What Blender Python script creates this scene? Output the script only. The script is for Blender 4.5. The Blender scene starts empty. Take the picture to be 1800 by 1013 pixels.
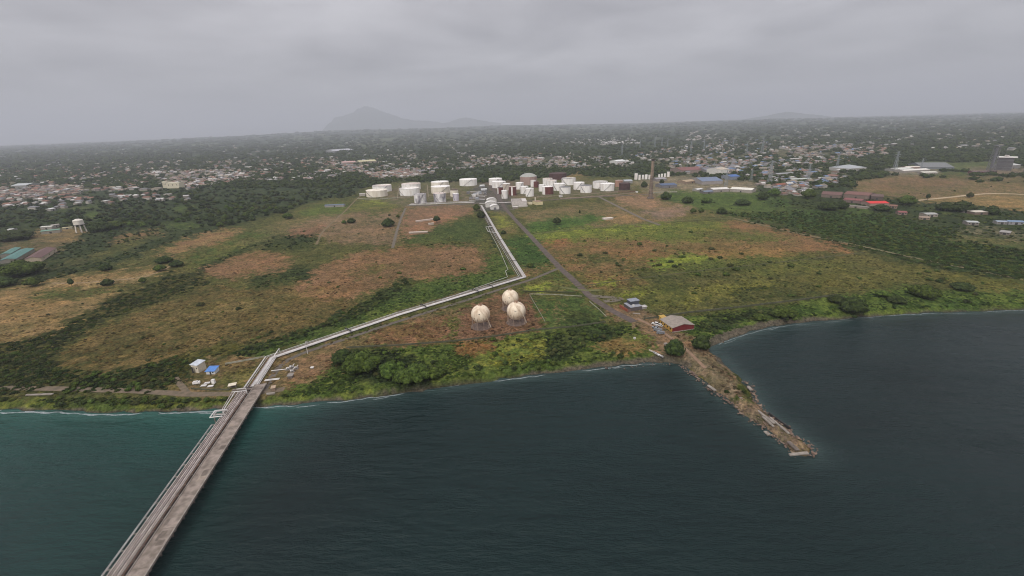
import bpy, math, random
import numpy as np
from mathutils import Matrix, Vector

random.seed(7)
rng = np.random.default_rng(7)
S = bpy.context.scene
COL = S.collection
R = math.radians

# ------------------------------------------------------------------ camera
IW, IH, FOC = 1800.0, 1013.0, 800.0          # photograph frame and focal length in its pixels
LAND = 3.0                                    # level of the coastal plain above the sea
PITCH, ROLL = math.atan(284.0 / 800.0), math.atan(59.0 / 1800.0)
CAM = np.array([0.0, 0.0, 150.0 + LAND])
_r, _u, _f = np.array([1.0, 0, 0]), np.array([0, math.sin(PITCH), math.cos(PITCH)]), np.array([0, math.cos(PITCH), -math.sin(PITCH)])
CR = math.cos(ROLL) * _r - math.sin(ROLL) * _u
CU = math.sin(ROLL) * _r + math.cos(ROLL) * _u
CF = _f
cam_data = bpy.data.cameras.new("camera")
cam = bpy.data.objects.new("camera", cam_data)
COL.objects.link(cam)
cam.matrix_world = Matrix(((CR[0], CU[0], -CF[0], CAM[0]), (CR[1], CU[1], -CF[1], CAM[1]), (CR[2], CU[2], -CF[2], CAM[2]), (0, 0, 0, 1)))
cam_data.sensor_fit = 'HORIZONTAL'
cam_data.sensor_width = 36.0
cam_data.lens = 36.0 * FOC / IW
cam_data.clip_start, cam_data.clip_end = 1.0, 200000.0
S.camera = cam

# ------------------------------------------------------------------ sky, sun, exposure
SUN_EL, SUN_AZ = R(43), R(205)                # azimuth clockwise from +Y (the view direction): behind the viewer, a little left
W = bpy.data.worlds.new("World")
S.world = W
W.use_nodes = True
nt = W.node_tree
nt.nodes.clear()
def N(tree, kind, **kw):
    n = tree.nodes.new(kind)
    for k, v in kw.items():
        setattr(n, k, v)
    return n
def srgb(c):
    c = np.asarray(c, float) / 255.0
    return np.where(c <= 0.04045, c / 12.92, ((c + 0.055) / 1.055) ** 2.4)
def rgba(c):
    l = srgb(c)
    return (float(l[0]), float(l[1]), float(l[2]), 1.0)
sky = N(nt, 'ShaderNodeTexSky', sky_type='NISHITA', sun_disc=False)
sky.sun_elevation, sky.sun_rotation = SUN_EL, SUN_AZ
bg_sky = N(nt, 'ShaderNodeBackground'); bg_sky.inputs['Strength'].default_value = 0.10
nt.links.new(sky.outputs[0], bg_sky.inputs['Color'])
tc = N(nt, 'ShaderNodeTexCoord')
sep = N(nt, 'ShaderNodeSeparateXYZ'); nt.links.new(tc.outputs['Generated'], sep.inputs[0])
def math_(tree, op, a, b=None, clamp=False):
    n = N(tree, 'ShaderNodeMath', operation=op, use_clamp=clamp)
    for i, x in enumerate((a, b)):
        if x is None: continue
        if isinstance(x, (int, float)): n.inputs[i].default_value = x
        else: tree.links.new(x, n.inputs[i])
    return n.outputs[0]
zc = math_(nt, 'ADD', math_(nt, 'MAXIMUM', sep.outputs[2], 0.0), 0.16)   # cloud deck: directions projected on a layer above
comb = N(nt, 'ShaderNodeCombineXYZ')
nt.links.new(math_(nt, 'DIVIDE', sep.outputs[0], zc), comb.inputs[0])
nt.links.new(math_(nt, 'DIVIDE', sep.outputs[1], zc), comb.inputs[1])
n1 = N(nt, 'ShaderNodeTexNoise'); n1.inputs['Scale'].default_value = 1.15; n1.inputs['Detail'].default_value = 7; n1.inputs['Roughness'].default_value = 0.52; n1.inputs['Distortion'].default_value = 0.25
off = N(nt, 'ShaderNodeVectorMath', operation='ADD'); off.inputs[1].default_value = (3.7, 1.35, 0)
nt.links.new(comb.outputs[0], off.inputs[0]); nt.links.new(off.outputs[0], n1.inputs['Vector'])
ramp = N(nt, 'ShaderNodeValToRGB')
ramp.color_ramp.elements[0].position = 0.33; ramp.color_ramp.elements[0].color = rgba((119, 117, 120))
ramp.color_ramp.elements[1].position = 0.66; ramp.color_ramp.elements[1].color = rgba((160, 158, 161))
nt.links.new(n1.outputs[0], ramp.inputs[0])
zf = math_(nt, 'POWER', math_(nt, 'SUBTRACT', 1.0, math_(nt, 'MAXIMUM', sep.outputs[2], 0.0)), 9.0)   # even milky air towards the horizon
mixh = N(nt, 'ShaderNodeMix', data_type='RGBA'); nt.links.new(zf, mixh.inputs[0]); nt.links.new(ramp.outputs[0], mixh.inputs[6]); mixh.inputs[7].default_value = rgba((138, 137, 139))
bg_cl = N(nt, 'ShaderNodeBackground')
nt.links.new(mixh.outputs[2], bg_cl.inputs['Color'])
# an overcast sky is brighter overhead than at the horizon
zen = math_(nt, 'ADD', 1.0, math_(nt, 'MULTIPLY', math_(nt, 'POWER', math_(nt, 'MAXIMUM', sep.outputs[2], 0.0), 1.6), 2.9))
nt.links.new(zen, bg_cl.inputs['Strength'])
mixs = N(nt, 'ShaderNodeMixShader'); mixs.inputs[0].default_value = 0.95
nt.links.new(bg_sky.outputs[0], mixs.inputs[1]); nt.links.new(bg_cl.outputs[0], mixs.inputs[2])
wout = N(nt, 'ShaderNodeOutputWorld'); nt.links.new(mixs.outputs[0], wout.inputs['Surface'])

sl = bpy.data.lights.new("sun", 'SUN'); sl.energy = 1.5; sl.angle = R(20); sl.color = (1.0, 0.95, 0.88)
so = bpy.data.objects.new("sun", sl); COL.objects.link(so)
sd = Vector((math.sin(SUN_AZ) * math.cos(SUN_EL), math.cos(SUN_AZ) * math.cos(SUN_EL), math.sin(SUN_EL)))
so.rotation_euler = sd.to_track_quat('Z', 'Y').to_euler()
so.location = (-200, -300, 600)
vs = S.view_settings
vs.view_transform, vs.look, vs.gamma, vs.exposure, vs.use_curve_mapping = 'Standard', 'None', 1.0, 0.62, False
S.cycles.max_bounces = 5; S.cycles.diffuse_bounces = 2; S.cycles.glossy_bounces = 2; S.cycles.volume_bounces = 1; S.cycles.transparent_max_bounces = 8
S.cycles.use_denoising = True
S.cycles.filter_width = 1.1

# ------------------------------------------------------------------ where a thing of the photograph stands
def ray(u, v):
    d = CF + CR * (u - IW / 2) / FOC + CU * (IH / 2 - v) / FOC
    return d
def P(u, v, z=LAND):
    d = ray(u, v)
    t = (z - CAM[2]) / d[2]
    return CAM + d * t
def proj(p):
    d = np.asarray(p, float) - CAM
    w = d @ CF
    return IW / 2 + FOC * (d @ CR) / w, IH / 2 - FOC * (d @ CU) / w
def depth(p):
    return float((np.asarray(p) - CAM) @ CF)
def mpp(p):
    return depth(p) / FOC                      # metres per photograph pixel
def height_at(b, vt):
    d0 = np.asarray(b, float) - CAM
    k = IH / 2 - vt
    return float((k * (d0 @ CF) - FOC * (d0 @ CU)) / (FOC * CU[2] - k * CF[2]))

# ------------------------------------------------------------------ tags
def tag(o, label=None, cat=None, group=None, kind=None):
    if label: o['label'] = label
    if cat: o['category'] = cat
    if group: o['group'] = group
    if kind: o['kind'] = kind
    return o
def thing(name, loc, label, cat, group=None, rz=0.0, scale=None):
    o = bpy.data.objects.new(name, None)
    COL.objects.link(o)
    o.location = tuple(float(x) for x in loc); o.rotation_euler = (0, 0, rz)
    if scale is not None: o.scale = scale
    o.empty_display_size = 1.0
    return tag(o, label, cat, group)
def copy_thing(src, loc, rz, label, group=None, scale=None):
    c = src.copy(); COL.objects.link(c)
    c.location = tuple(float(x) for x in loc); c.rotation_euler = (0, 0, rz)
    if scale is not None: c.scale = scale
    c['label'] = label
    if group: c['group'] = group
    for ch in list(src.children):
        k = ch.copy(); COL.objects.link(k); k.parent = c
        for g in ch.children:
            h = g.copy(); COL.objects.link(h); h.parent = k
    return c

# ------------------------------------------------------------------ materials
MATS = {}
def mat(name, c, c2=None, scale=0.6, rough=0.85, detail=4, spec=0.3, metal=0.0, stretch=None, lo=0.35, hi=0.65, bump=0.0, attr=None, rand=0.0):
    """Principled surface whose colour wanders between two tones by a noise fixed in the world (weathering, dirt, leaf clumps)."""
    if name in MATS: return MATS[name]
    m = bpy.data.materials.new(name); m.use_nodes = True
    t = m.node_tree; b = t.nodes['Principled BSDF']
    b.inputs['Roughness'].default_value = rough; b.inputs['Metallic'].default_value = metal
    b.inputs['Specular IOR Level'].default_value = spec
    geo = N(t, 'ShaderNodeNewGeometry')
    vec = geo.outputs['Position']
    if stretch:
        mp = N(t, 'ShaderNodeMapping'); mp.inputs['Scale'].default_value = stretch
        t.links.new(vec, mp.inputs['Vector']); vec = mp.outputs[0]
    nz = N(t, 'ShaderNodeTexNoise'); nz.inputs['Scale'].default_value = scale; nz.inputs['Detail'].default_value = detail; nz.inputs['Roughness'].default_value = 0.6
    t.links.new(vec, nz.inputs['Vector'])
    cr = N(t, 'ShaderNodeValToRGB')
    cr.color_ramp.elements[0].position = lo; cr.color_ramp.elements[0].color = rgba(c)
    cr.color_ramp.elements[1].position = hi; cr.color_ramp.elements[1].color = rgba(c2 if c2 is not None else c)
    t.links.new(nz.outputs[0], cr.inputs[0])
    colour = cr.outputs[0]
    if attr:
        at = N(t, 'ShaderNodeAttribute', attribute_name=attr)
        mx = N(t, 'ShaderNodeMix', data_type='RGBA', blend_type='MULTIPLY'); mx.inputs[0].default_value = 1.0
        t.links.new(colour, mx.inputs[6]); t.links.new(at.outputs['Color'], mx.inputs[7]); colour = mx.outputs[2]
    if rand:
        oi = N(t, 'ShaderNodeObjectInfo')
        hs = N(t, 'ShaderNodeHueSaturation')
        t.links.new(math_(t, 'ADD', 1.0 - rand / 2, math_(t, 'MULTIPLY', oi.outputs['Random'], rand)), hs.inputs['Value'])
        t.links.new(math_(t, 'ADD', 0.5 - rand * 0.04, math_(t, 'MULTIPLY', oi.outputs['Random'], rand * 0.08)), hs.inputs['Hue'])
        t.links.new(colour, hs.inputs['Color']); colour = hs.outputs[0]
    t.links.new(colour, b.inputs['Base Color'])
    if bump:
        bp = N(t, 'ShaderNodeBump'); bp.inputs['Strength'].default_value = bump; bp.inputs['Distance'].default_value = 0.5
        t.links.new(nz.outputs[0], bp.inputs['Height']); t.links.new(bp.outputs[0], b.inputs['Normal'])
    MATS[name] = m
    return m

# ------------------------------------------------------------------ mesh builder
class MB:
    def __init__(self):
        self.v, self.f, self.m, self.sm = [], [], [], []
    def add(self, vs, fs, mi=0, smooth=False):
        o = len(self.v)
        self.v += [tuple(map(float, p)) for p in vs]
        for f in fs:
            self.f.append(tuple(i + o for i in f)); self.m.append(mi); self.sm.append(smooth)
        return self
    def box(self, c, s, rz=0.0, mi=0, taper=1.0):
        hx, hy, hz = s[0] / 2, s[1] / 2, s[2] / 2
        vs = [(sx * hx * (taper if sz > 0 else 1), sy * hy * (taper if sz > 0 else 1), sz * hz) for sz in (-1, 1) for sx, sy in ((-1, -1), (1, -1), (1, 1), (-1, 1))]
        ca, sa = math.cos(rz), math.sin(rz)
        vs = [(c[0] + x * ca - y * sa, c[1] + x * sa + y * ca, c[2] + z) for x, y, z in vs]
        return self.add(vs, [(3, 2, 1, 0), (4, 5, 6, 7), (0, 1, 5, 4), (1, 2, 6, 5), (2, 3, 7, 6), (3, 0, 4, 7)], mi)
    def bar(self, a, b, w, h=None, mi=0):
        """square bar from a to b"""
        a, b = Vector(a), Vector(b); d = (b - a).normalized()
        up = Vector((0, 0, 1)) if abs(d.z) < 0.95 else Vector((1, 0, 0))
        s = d.cross(up).normalized() * (w / 2); t = s.cross(d).normalized() * ((h or w) / 2)
        vs = [a - s - t, a + s - t, a + s + t, a - s + t, b - s - t, b + s - t, b + s + t, b - s + t]
        return self.add(vs, [(3, 2, 1, 0), (4, 5, 6, 7), (0, 1, 5, 4), (1, 2, 6, 5), (2, 3, 7, 6), (3, 0, 4, 7)], mi)
    def cyl(self, c, r, h, n=24, r2=None, mi=0, cap=True, smooth=True):
        r2 = r if r2 is None else r2
        vs = [(c[0] + r * math.cos(2 * math.pi * i / n), c[1] + r * math.sin(2 * math.pi * i / n), c[2]) for i in range(n)]
        vs += [(c[0] + r2 * math.cos(2 * math.pi * i / n), c[1] + r2 * math.sin(2 * math.pi * i / n), c[2] + h) for i in range(n)]
        self.add(vs, [(i, (i + 1) % n, n + (i + 1) % n, n + i) for i in range(n)], mi, smooth)
        if cap:
            self.add(vs[n:], [tuple(range(n))], mi)
        return self
    def tube(self, pts, r, n=7, mi=0):
        """round pipe along a polyline with mitred bends"""
        pts = [Vector(tuple(map(float, p))) for p in pts]
        rings = []
        for i, p in enumerate(pts):
            a = (pts[i] - pts[i - 1]).normalized() if i else (pts[1] - pts[0]).normalized()
            b = (pts[i + 1] - pts[i]).normalized() if i < len(pts) - 1 else a
            d = (a + b)
            d = d.normalized() if d.length > 1e-6 else a
            k = 1.0 / max(0.5, a.dot(d))
            up = Vector((0, 0, 1)) if abs(d.z) < 0.9 else Vector((0, 1, 0))
            s = d.cross(up).normalized(); t = s.cross(d).normalized()
            rings.append([p + s * (r * k * math.cos(2 * math.pi * j / n)) + t * (r * math.sin(2 * math.pi * j / n)) for j in range(n)])
        vs = [q for ring in rings for q in ring]
        fs = [(i * n + j, i * n + (j + 1) % n, (i + 1) * n + (j + 1) % n, (i + 1) * n + j) for i in range(len(pts) - 1) for j in range(n)]
        self.add(vs, fs, mi, True)
        self.add(rings[0], [tuple(range(n))], mi); self.add(rings[-1], [tuple(range(n - 1, -1, -1))], mi)
        return self
    def build(self, name, mats, parent=None, loc=None):
        me = bpy.data.meshes.new(name)
        me.from_pydata(self.v, [], self.f)
        for m in (mats if isinstance(mats, (list, tuple)) else [mats]):
            me.materials.append(m)
        me.polygons.foreach_set('material_index', self.m)
        me.polygons.foreach_set('use_smooth', self.sm)
        me.update()
        o = bpy.data.objects.new(name, me); COL.objects.link(o)
        if parent: o.parent = parent
        if loc is not None: o.location = tuple(map(float, loc))
        return o
def grid_mesh(name, V, F, m, cols=None, smooth=True, attr='cover', parent=None):
    """mesh from numpy arrays; F is (n,3) or (n,4); cols a colour per vertex"""
    me = bpy.data.meshes.new(name)
    k = F.shape[1]
    me.vertices.add(len(V)); me.vertices.foreach_set('co', np.ascontiguousarray(V, np.float32).ravel())
    me.loops.add(F.size); me.loops.foreach_set('vertex_index', np.ascontiguousarray(F, np.int32).ravel())
    me.polygons.add(len(F)); me.polygons.foreach_set('loop_start', np.arange(0, F.size, k, dtype=np.int32))
    me.polygons.foreach_set('loop_total', np.full(len(F), k, np.int32))
    me.polygons.foreach_set('use_smooth', np.full(len(F), smooth, bool))
    me.update(calc_edges=True)
    if cols is not None:
        a = me.color_attributes.new(attr, 'FLOAT_COLOR', 'POINT')
        a.data.foreach_set('color', np.ascontiguousarray(np.c_[cols, np.ones(len(cols))], np.float32).ravel())
    me.materials.append(m)
    o = bpy.data.objects.new(name, me); COL.objects.link(o)
    if parent: o.parent = parent
    return o

# ------------------------------------------------------------------ noise and polygons (numpy)
def vnoise(x, y, seed=0):
    xi, yi = np.floor(x).astype(np.int64), np.floor(y).astype(np.int64)
    fx, fy = x - xi, y - yi
    fx, fy = fx * fx * (3 - 2 * fx), fy * fy * (3 - 2 * fy)
    def h(a, b):
        n = (a * 374761393 + b * 668265263 + seed * 1442695041) & 0x7fffffff
        n = ((n ^ (n >> 13)) * 1274126177) & 0x7fffffff
        return ((n ^ (n >> 16)) & 0xffff) / 65535.0
    return (h(xi, yi) * (1 - fx) + h(xi + 1, yi) * fx) * (1 - fy) + (h(xi, yi + 1) * (1 - fx) + h(xi + 1, yi + 1) * fx) * fy
def fbm(x, y, seed=0, octs=4, gain=0.5):
    s, a, t = 0, 1.0, 0
    for i in range(octs):
        s = s + a * vnoise(x * 2 ** i, y * 2 ** i, seed + i * 17); t += a; a *= gain
    return s / t
def in_poly(u, v, poly):
    r = np.zeros(u.shape, bool)
    n = len(poly)
    for i in range(n):
        x1, y1 = poly[i]; x2, y2 = poly[(i + 1) % n]
        if y1 == y2: continue
        c = ((y1 > v) != (y2 > v)) & (u < (x2 - x1) * (v - y1) / (y2 - y1) + x1)
        r ^= c
    return r
def seg_dist(x, y, pts):
    d = np.full(x.shape, 1e9)
    for (x1, y1), (x2, y2) in zip(pts[:-1], pts[1:]):
        dx, dy = x2 - x1, y2 - y1
        t = np.clip(((x - x1) * dx + (y - y1) * dy) / (dx * dx + dy * dy + 1e-9), 0, 1)
        d = np.minimum(d, np.hypot(x - x1 - t * dx, y - y1 - t * dy))
    return d
def smooth(a, b, x):
    t = np.clip((x - a) / (b - a), 0, 1)
    return t * t * (3 - 2 * t)

# ------------------------------------------------------------------ land cover: what grows or lies where (traced regions, two tones each)
SHORE = [(-420, 740), (-200, 727), (0, 722), (60, 722), (180, 728), (300, 725), (380, 722), (440, 716), (500, 714), (600, 706), (700, 693), (760, 685), (850, 672), (930, 662),
         (1000, 655), (1060, 647), (1130, 640), (1170, 638), (1195, 642), (1215, 655), (1235, 672), (1255, 690), (1270, 698), (1290, 712), (1310, 733), (1340, 748),
         (1370, 775), (1395, 797), (1405, 802), (1425, 800), (1432, 793), (1420, 780), (1395, 765), (1385, 752), (1365, 742), (1345, 725), (1330, 705), (1325, 690),
         (1310, 670), (1290, 655), (1270, 630), (1255, 620), (1250, 612), (1275, 600), (1310, 588), (1360, 575), (1420, 568), (1480, 562), (1560, 555), (1650, 550),
         (1720, 549), (1800, 545), (2000, 536), (2300, 520)]
SHORE_W = [tuple(P(u, v, 0.0)[:2]) for u, v in SHORE]
LAND_POLY = SHORE_W + [(60000, 9000), (60000, 90000), (-60000, 90000), (-60000, 400)]

U0, V0, CW, CH = -300, 150, 2400, 950
A = np.zeros((CH, CW, 3)); B = np.zeros((CH, CW, 3)); D = np.zeros((CH, CW))      # two tones of the cover, and how much woodland stands there
_vv, _uu = np.mgrid[V0:V0 + CH, U0:U0 + CW]
def paint(poly, a, b=None, wood=None):
    p = np.array(poly)
    x0, x1 = max(int(p[:, 0].min()) - U0 - 1, 0), min(int(p[:, 0].max()) - U0 + 2, CW)
    y0, y1 = max(int(p[:, 1].min()) - V0 - 1, 0), min(int(p[:, 1].max()) - V0 + 2, CH)
    if x1 <= x0 or y1 <= y0: return
    k = in_poly(_uu[y0:y1, x0:x1].astype(float), _vv[y0:y1, x0:x1].astype(float), poly)
    A[y0:y1, x0:x1][k] = srgb(a)
    B[y0:y1, x0:x1][k] = srgb(b if b is not None else a)
    if wood is not None: D[y0:y1, x0:x1][k] = wood
def line(pts, w, a, b=None, wood=0.0):
    for (x1, y1), (x2, y2) in zip(pts[:-1], pts[1:]):
        dx, dy = x2 - x1, y2 - y1; l = math.hypot(dx, dy) or 1
        nx, ny = -dy / l * w / 2, dx / l * w / 2
        paint([(x1 + nx, y1 + ny), (x2 + nx, y2 + ny), (x2 - nx, y2 - ny), (x1 - nx, y1 - ny)], a, b, wood)
FOREST, FOREST2 = (48, 60, 40), (62, 72, 48)
BROWN, BROWN2 = (128, 98, 76), (104, 88, 62)
TAN, TAN2 = (142, 116, 84), (118, 102, 70)
OLIVE, OLIVE2 = (96, 92, 56), (76, 80, 46)
GREEN, GREEN2 = (66, 84, 42), (84, 98, 48)
LIME, LIME2 = (134, 142, 56), (96, 114, 48)
SCRUB, SCRUB2 = (48, 60, 36), (68, 76, 42)
DIRT, DIRT2 = (128, 106, 90), (106, 90, 78)
full = [(-300, 150), (2100, 150), (2100, 1100), (-300, 1100)]
paint(full, FOREST, FOREST2, 0.95)
# the plain between the woods and the sea
paint([(-300, 470), (0, 500), (110, 472), (200, 432), (330, 402), (430, 392), (500, 372), (560, 352), (620, 346), (640, 330), (700, 318), (850, 322), (1000, 308), (1110, 312), (1200, 322), (1340, 338), (1400, 345), (1450, 352),
       (1380, 372), (1330, 378), (1500, 428), (1660, 465), (1800, 492), (2100, 520), (2100, 1100), (-300, 1100)], OLIVE, OLIVE2, 0.0)
# west side
paint([(-300, 560), (0, 512), (70, 494), (182, 478), (273, 468), (300, 472), (260, 492), (194, 524), (158, 542), (100, 575), (60, 594), (0, 606), (-300, 680)], TAN, TAN2)
paint([(30, 524), (90, 510), (200, 506), (262, 494), (212, 514), (120, 526)], OLIVE, GREEN)
paint([(190, 422), (230, 408), (285, 402), (290, 408), (240, 420), (200, 430)], BROWN, OLIVE)
paint([(262, 452), (300, 432), (330, 420), (370, 408), (412, 402), (424, 410), (370, 428), (320, 446)], BROWN, TAN)
paint([(424, 410), (470, 400), (470, 412), (400, 445), (360, 462), (330, 470), (330, 450)], OLIVE, GREEN)
line([(91, 498), (136, 498), (212, 492), (251, 489), (300, 468)], 3, (176, 150, 116))
# thicket that runs from the woods down to the shore road
paint([(-300, 680), (0, 606), (60, 594), (110, 574), (160, 544), (200, 522), (280, 494), (300, 478), (345, 478), (372, 498), (330, 512), (280, 530), (230, 546), (180, 566), (120, 600), (90, 626), (112, 652),
       (200, 655), (300, 628), (334, 622), (330, 662), (290, 690), (150, 692), (40, 692), (-300, 700)], (54, 60, 36), (78, 74, 42), 0.42)
paint([(100, 640), (96, 622), (200, 566), (300, 530), (380, 500), (430, 510), (520, 500), (600, 522), (640, 540), (560, 575), (480, 600), (420, 602), (340, 616), (260, 640), (180, 656)], (112, 94, 62), (84, 78, 48))
paint([(300, 640), (340, 612), (420, 600), (420, 625), (400, 640), (330, 665), (300, 665)], (92, 88, 46), (60, 66, 38))
paint([(515, 504), (545, 478), (620, 446), (720, 433), (830, 433), (854, 450), (848, 474), (800, 485), (700, 490), (640, 515), (590, 526), (540, 524)], (134, 102, 80), (112, 88, 66))
paint([(430, 510), (440, 492), (500, 468), (556, 470), (540, 490), (480, 500)], SCRUB, SCRUB2, 0.4)
paint([(352, 482), (370, 462), (420, 447), (480, 444), (514, 455), (500, 470), (460, 480), (400, 490)], (132, 100, 80), (112, 92, 66))
paint([(460, 440), (470, 420), (540, 405), (560, 420), (540, 438)], SCRUB, SCRUB2, 0.4)
paint([(500, 402), (560, 385), (600, 377), (650, 368), (704, 368), (696, 430), (640, 432), (590, 430), (560, 410)], (130, 106, 90), (112, 94, 74))
paint([(505, 412), (540, 392), (572, 390), (565, 412)], (138, 100, 86), (120, 92, 76))
paint([(708, 384), (715, 366), (780, 362), (830, 360), (832, 374), (800, 384), (756, 402), (740, 412), (704, 418)], (142, 106, 88), (122, 96, 80))
paint([(740, 412), (756, 402), (800, 386), (842, 384), (850, 420), (800, 430), (712, 430), (700, 420)], (78, 88, 50), (66, 80, 44))
paint([(604, 372), (640, 346), (716, 342), (716, 362), (650, 368)], (104, 104, 58), (86, 92, 48))
paint([(640, 350), (680, 352), (680, 358), (640, 357)], LIME, OLIVE)
paint([(520, 376), (560, 360), (608, 356), (600, 376), (560, 384)], (92, 104, 52), (80, 92, 48))
# the verge along the pipe rack
paint([(400, 640), (470, 598), (560, 575), (640, 540), (700, 510), (780, 490), (850, 478), (872, 440), (858, 420), (846, 395), (862, 396), (905, 470), (900, 490), (800, 516), (700, 548), (600, 586), (500, 612), (430, 640)], GREEN, GREEN2)
paint([(400, 622), (480, 596), (560, 570), (640, 530), (690, 500), (716, 489), (722, 505), (650, 545), (570, 580), (500, 600), (430, 628)], SCRUB, SCRUB2, 0.5)
paint([(842, 360), (850, 358), (874, 430), (862, 440), (850, 400)], SCRUB, SCRUB2, 0.3)
paint([(560, 598), (680, 548), (760, 520), (700, 552), (600, 590)], (100, 108, 52), GREEN)
line([(700, 431), (760, 427), (820, 424), (850, 428), (858, 440)], 5, (112, 112, 56), SCRUB)
line([(420, 425), (470, 418), (520, 402), (560, 396)], 4, SCRUB, OLIVE)
line([(345, 476), (400, 452), (450, 428), (480, 415)], 9, SCRUB, SCRUB2, .4)
line([(700, 434), (760, 430), (820, 427), (852, 432)], 4, SCRUB, OLIVE, .3)
line([(60, 492), (110, 478), (180, 462), (230, 446), (278, 424), (348, 405), (420, 388)], 15, SCRUB, FOREST2, .75)
line([(330, 470), (400, 442), (455, 420), (470, 405)], 6, (100, 104, 54), GREEN)
line([(560, 378), (640, 385), (690, 392)], 4, (112, 94, 76), OLIVE2)
line([(575, 415), (640, 405), (690, 400)], 5, (138, 112, 94), BROWN2)
line([(555, 405), (620, 396), (680, 388)], 3, (98, 92, 60), SCRUB)
paint([(640, 372), (690, 368), (690, 374), (650, 380)], OLIVE, GREEN)
paint([(600, 480), (680, 462), (700, 468), (640, 488)], (104, 88, 60), OLIVE)
paint([(700, 452), (800, 446), (840, 456), (760, 466)], (126, 96, 76), (110, 90, 66))
paint([(250, 560), (330, 540), (420, 520), (470, 530), (380, 556), (290, 580)], (118, 100, 68), (96, 88, 52))
paint([(-60, 702), (180, 700), (330, 702), (404, 700), (402, 714), (300, 720), (180, 724), (-60, 719)], (78, 92, 44), (104, 108, 50), .5)
for pts, w_, c1 in (([(450, 408), (520, 396), (600, 388), (690, 384)], 2, (142, 120, 100)), ([(560, 420), (640, 414), (694, 408)], 2.5, (88, 84, 58)), ([(470, 396), (540, 384), (600, 381)], 2, (140, 118, 96)), ([(600, 400), (660, 393), (700, 391)], 1.6, (92, 84, 62)),
                    ([(716, 372), (780, 369), (832, 366)], 1.5, (112, 92, 78)), ([(420, 430), (500, 408), (555, 396)], 2, (132, 116, 90)), ([(520, 440), (600, 432), (690, 428)], 2, (70, 76, 42)), ([(640, 500), (720, 470), (840, 452)], 2.5, (104, 90, 66)),
                    ([(300, 590), (420, 548), (560, 520)], 3, (82, 80, 46)), ([(340, 560), (460, 530), (600, 505)], 3, (126, 112, 76)), ([(0, 545), (120, 520), (230, 498)], 3, (108, 92, 62)), ([(60, 560), (150, 530), (200, 512)], 2, (144, 118, 86)),
                    ([(930, 440), (1000, 444), (1060, 438)], 1.8, (150, 122, 94)), ([(960, 455), (1100, 432), (1240, 416)], 2, (88, 88, 50)), ([(1100, 380), (1240, 374), (1290, 382)], 1.6, (134, 112, 92)), ([(900, 378), (1000, 366), (1110, 356)], 1.6, (132, 112, 92)), ([(950, 372), (1060, 366), (1110, 372)], 1.5, (78, 76, 52)),
                    ([(1150, 376), (1220, 366)], 2, (154, 134, 118)), ([(1130, 430), (1260, 424), (1400, 432)], 1.8, (152, 124, 92)), ([(1300, 402), (1380, 412), (1460, 430)], 1.6, (140, 112, 86)), ([(1240, 545), (1340, 534), (1460, 520)], 2, (64, 74, 38))):
    line(pts, w_, c1, None)
# yards by the pier and the spheres
paint([(290, 690), (330, 662), (350, 640), (380, 628), (470, 628), (520, 618), (640, 588), (780, 540), (800, 560), (795, 600), (640, 607), (600, 640), (560, 665), (500, 690), (450, 700), (380, 700)], (128, 104, 80), (104, 92, 64))
paint([(395, 655), (440, 642), (470, 636), (430, 690), (380, 690)], (112, 104, 66), (96, 92, 54))
paint([(520, 640), (560, 625), (600, 612), (590, 640), (550, 662), (500, 685)], (136, 104, 84), (124, 100, 78))
paint([(800, 548), (870, 520), (930, 514), (945, 560), (952, 582), (800, 602)], (124, 92, 76), (106, 84, 66))
paint([(640, 606), (660, 580), (786, 554), (790, 598), (740, 606)], (128, 94, 74), (104, 84, 58))
paint([(790, 558), (806, 550), (806, 600), (790, 602)], (98, 98, 54), OLIVE)
# the green bank above the beach
paint([(440, 708), (500, 692), (560, 666), (600, 640), (640, 612), (740, 609), (800, 602), (952, 582), (1100, 570), (1130, 582), (1150, 600), (1162, 632), (1000, 652), (850, 668), (700, 690), (560, 704)], (72, 88, 42), (94, 104, 48), .04)
paint([(850, 604), (930, 592), (1000, 602), (960, 626), (880, 642), (820, 652)], (128, 126, 58), (92, 104, 48))
paint([(800, 603), (870, 598), (872, 612), (830, 625), (800, 622)], (136, 98, 66), (112, 88, 54))
paint([(1060, 600), (1100, 590), (1130, 596), (1140, 612), (1080, 622), (1050, 616)], (128, 104, 68), OLIVE)
paint([(590, 640), (610, 618), (690, 612), (770, 650), (760, 680), (690, 675), (620, 665)], SCRUB, SCRUB2, 0.25)
paint([(958, 592), (1000, 580), (1100, 572), (1100, 588), (1030, 606), (1000, 630), (960, 640)], SCRUB, SCRUB2, 0.22)
paint([(936, 520), (1022, 524), (1066, 560), (1062, 574), (960, 578)], (68, 86, 46), (78, 94, 52), 0.0)
paint([(992, 550), (1030, 545), (1060, 566), (990, 574)], SCRUB, SCRUB2, 0.0)
line([(988, 522), (982, 545), (975, 572)], 5, (124, 104, 80))
paint([(925, 500), (985, 478), (1030, 515), (930, 513)], (104, 98, 60), (72, 90, 44))
paint([(930, 504), (960, 498), (955, 510), (925, 512)], LIME, GREEN)
paint([(890, 420), (930, 410), (968, 462), (940, 474), (910, 468)], (56, 80, 40), (66, 90, 46))
paint([(905, 470), (950, 474), (970, 472), (920, 492)], (124, 100, 76), OLIVE)
paint([(860, 372), (888, 372), (915, 408), (885, 412)], (112, 96, 68), (92, 100, 48))
paint([(872, 376), (896, 388), (905, 396), (880, 398)], LIME, OLIVE)
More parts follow.
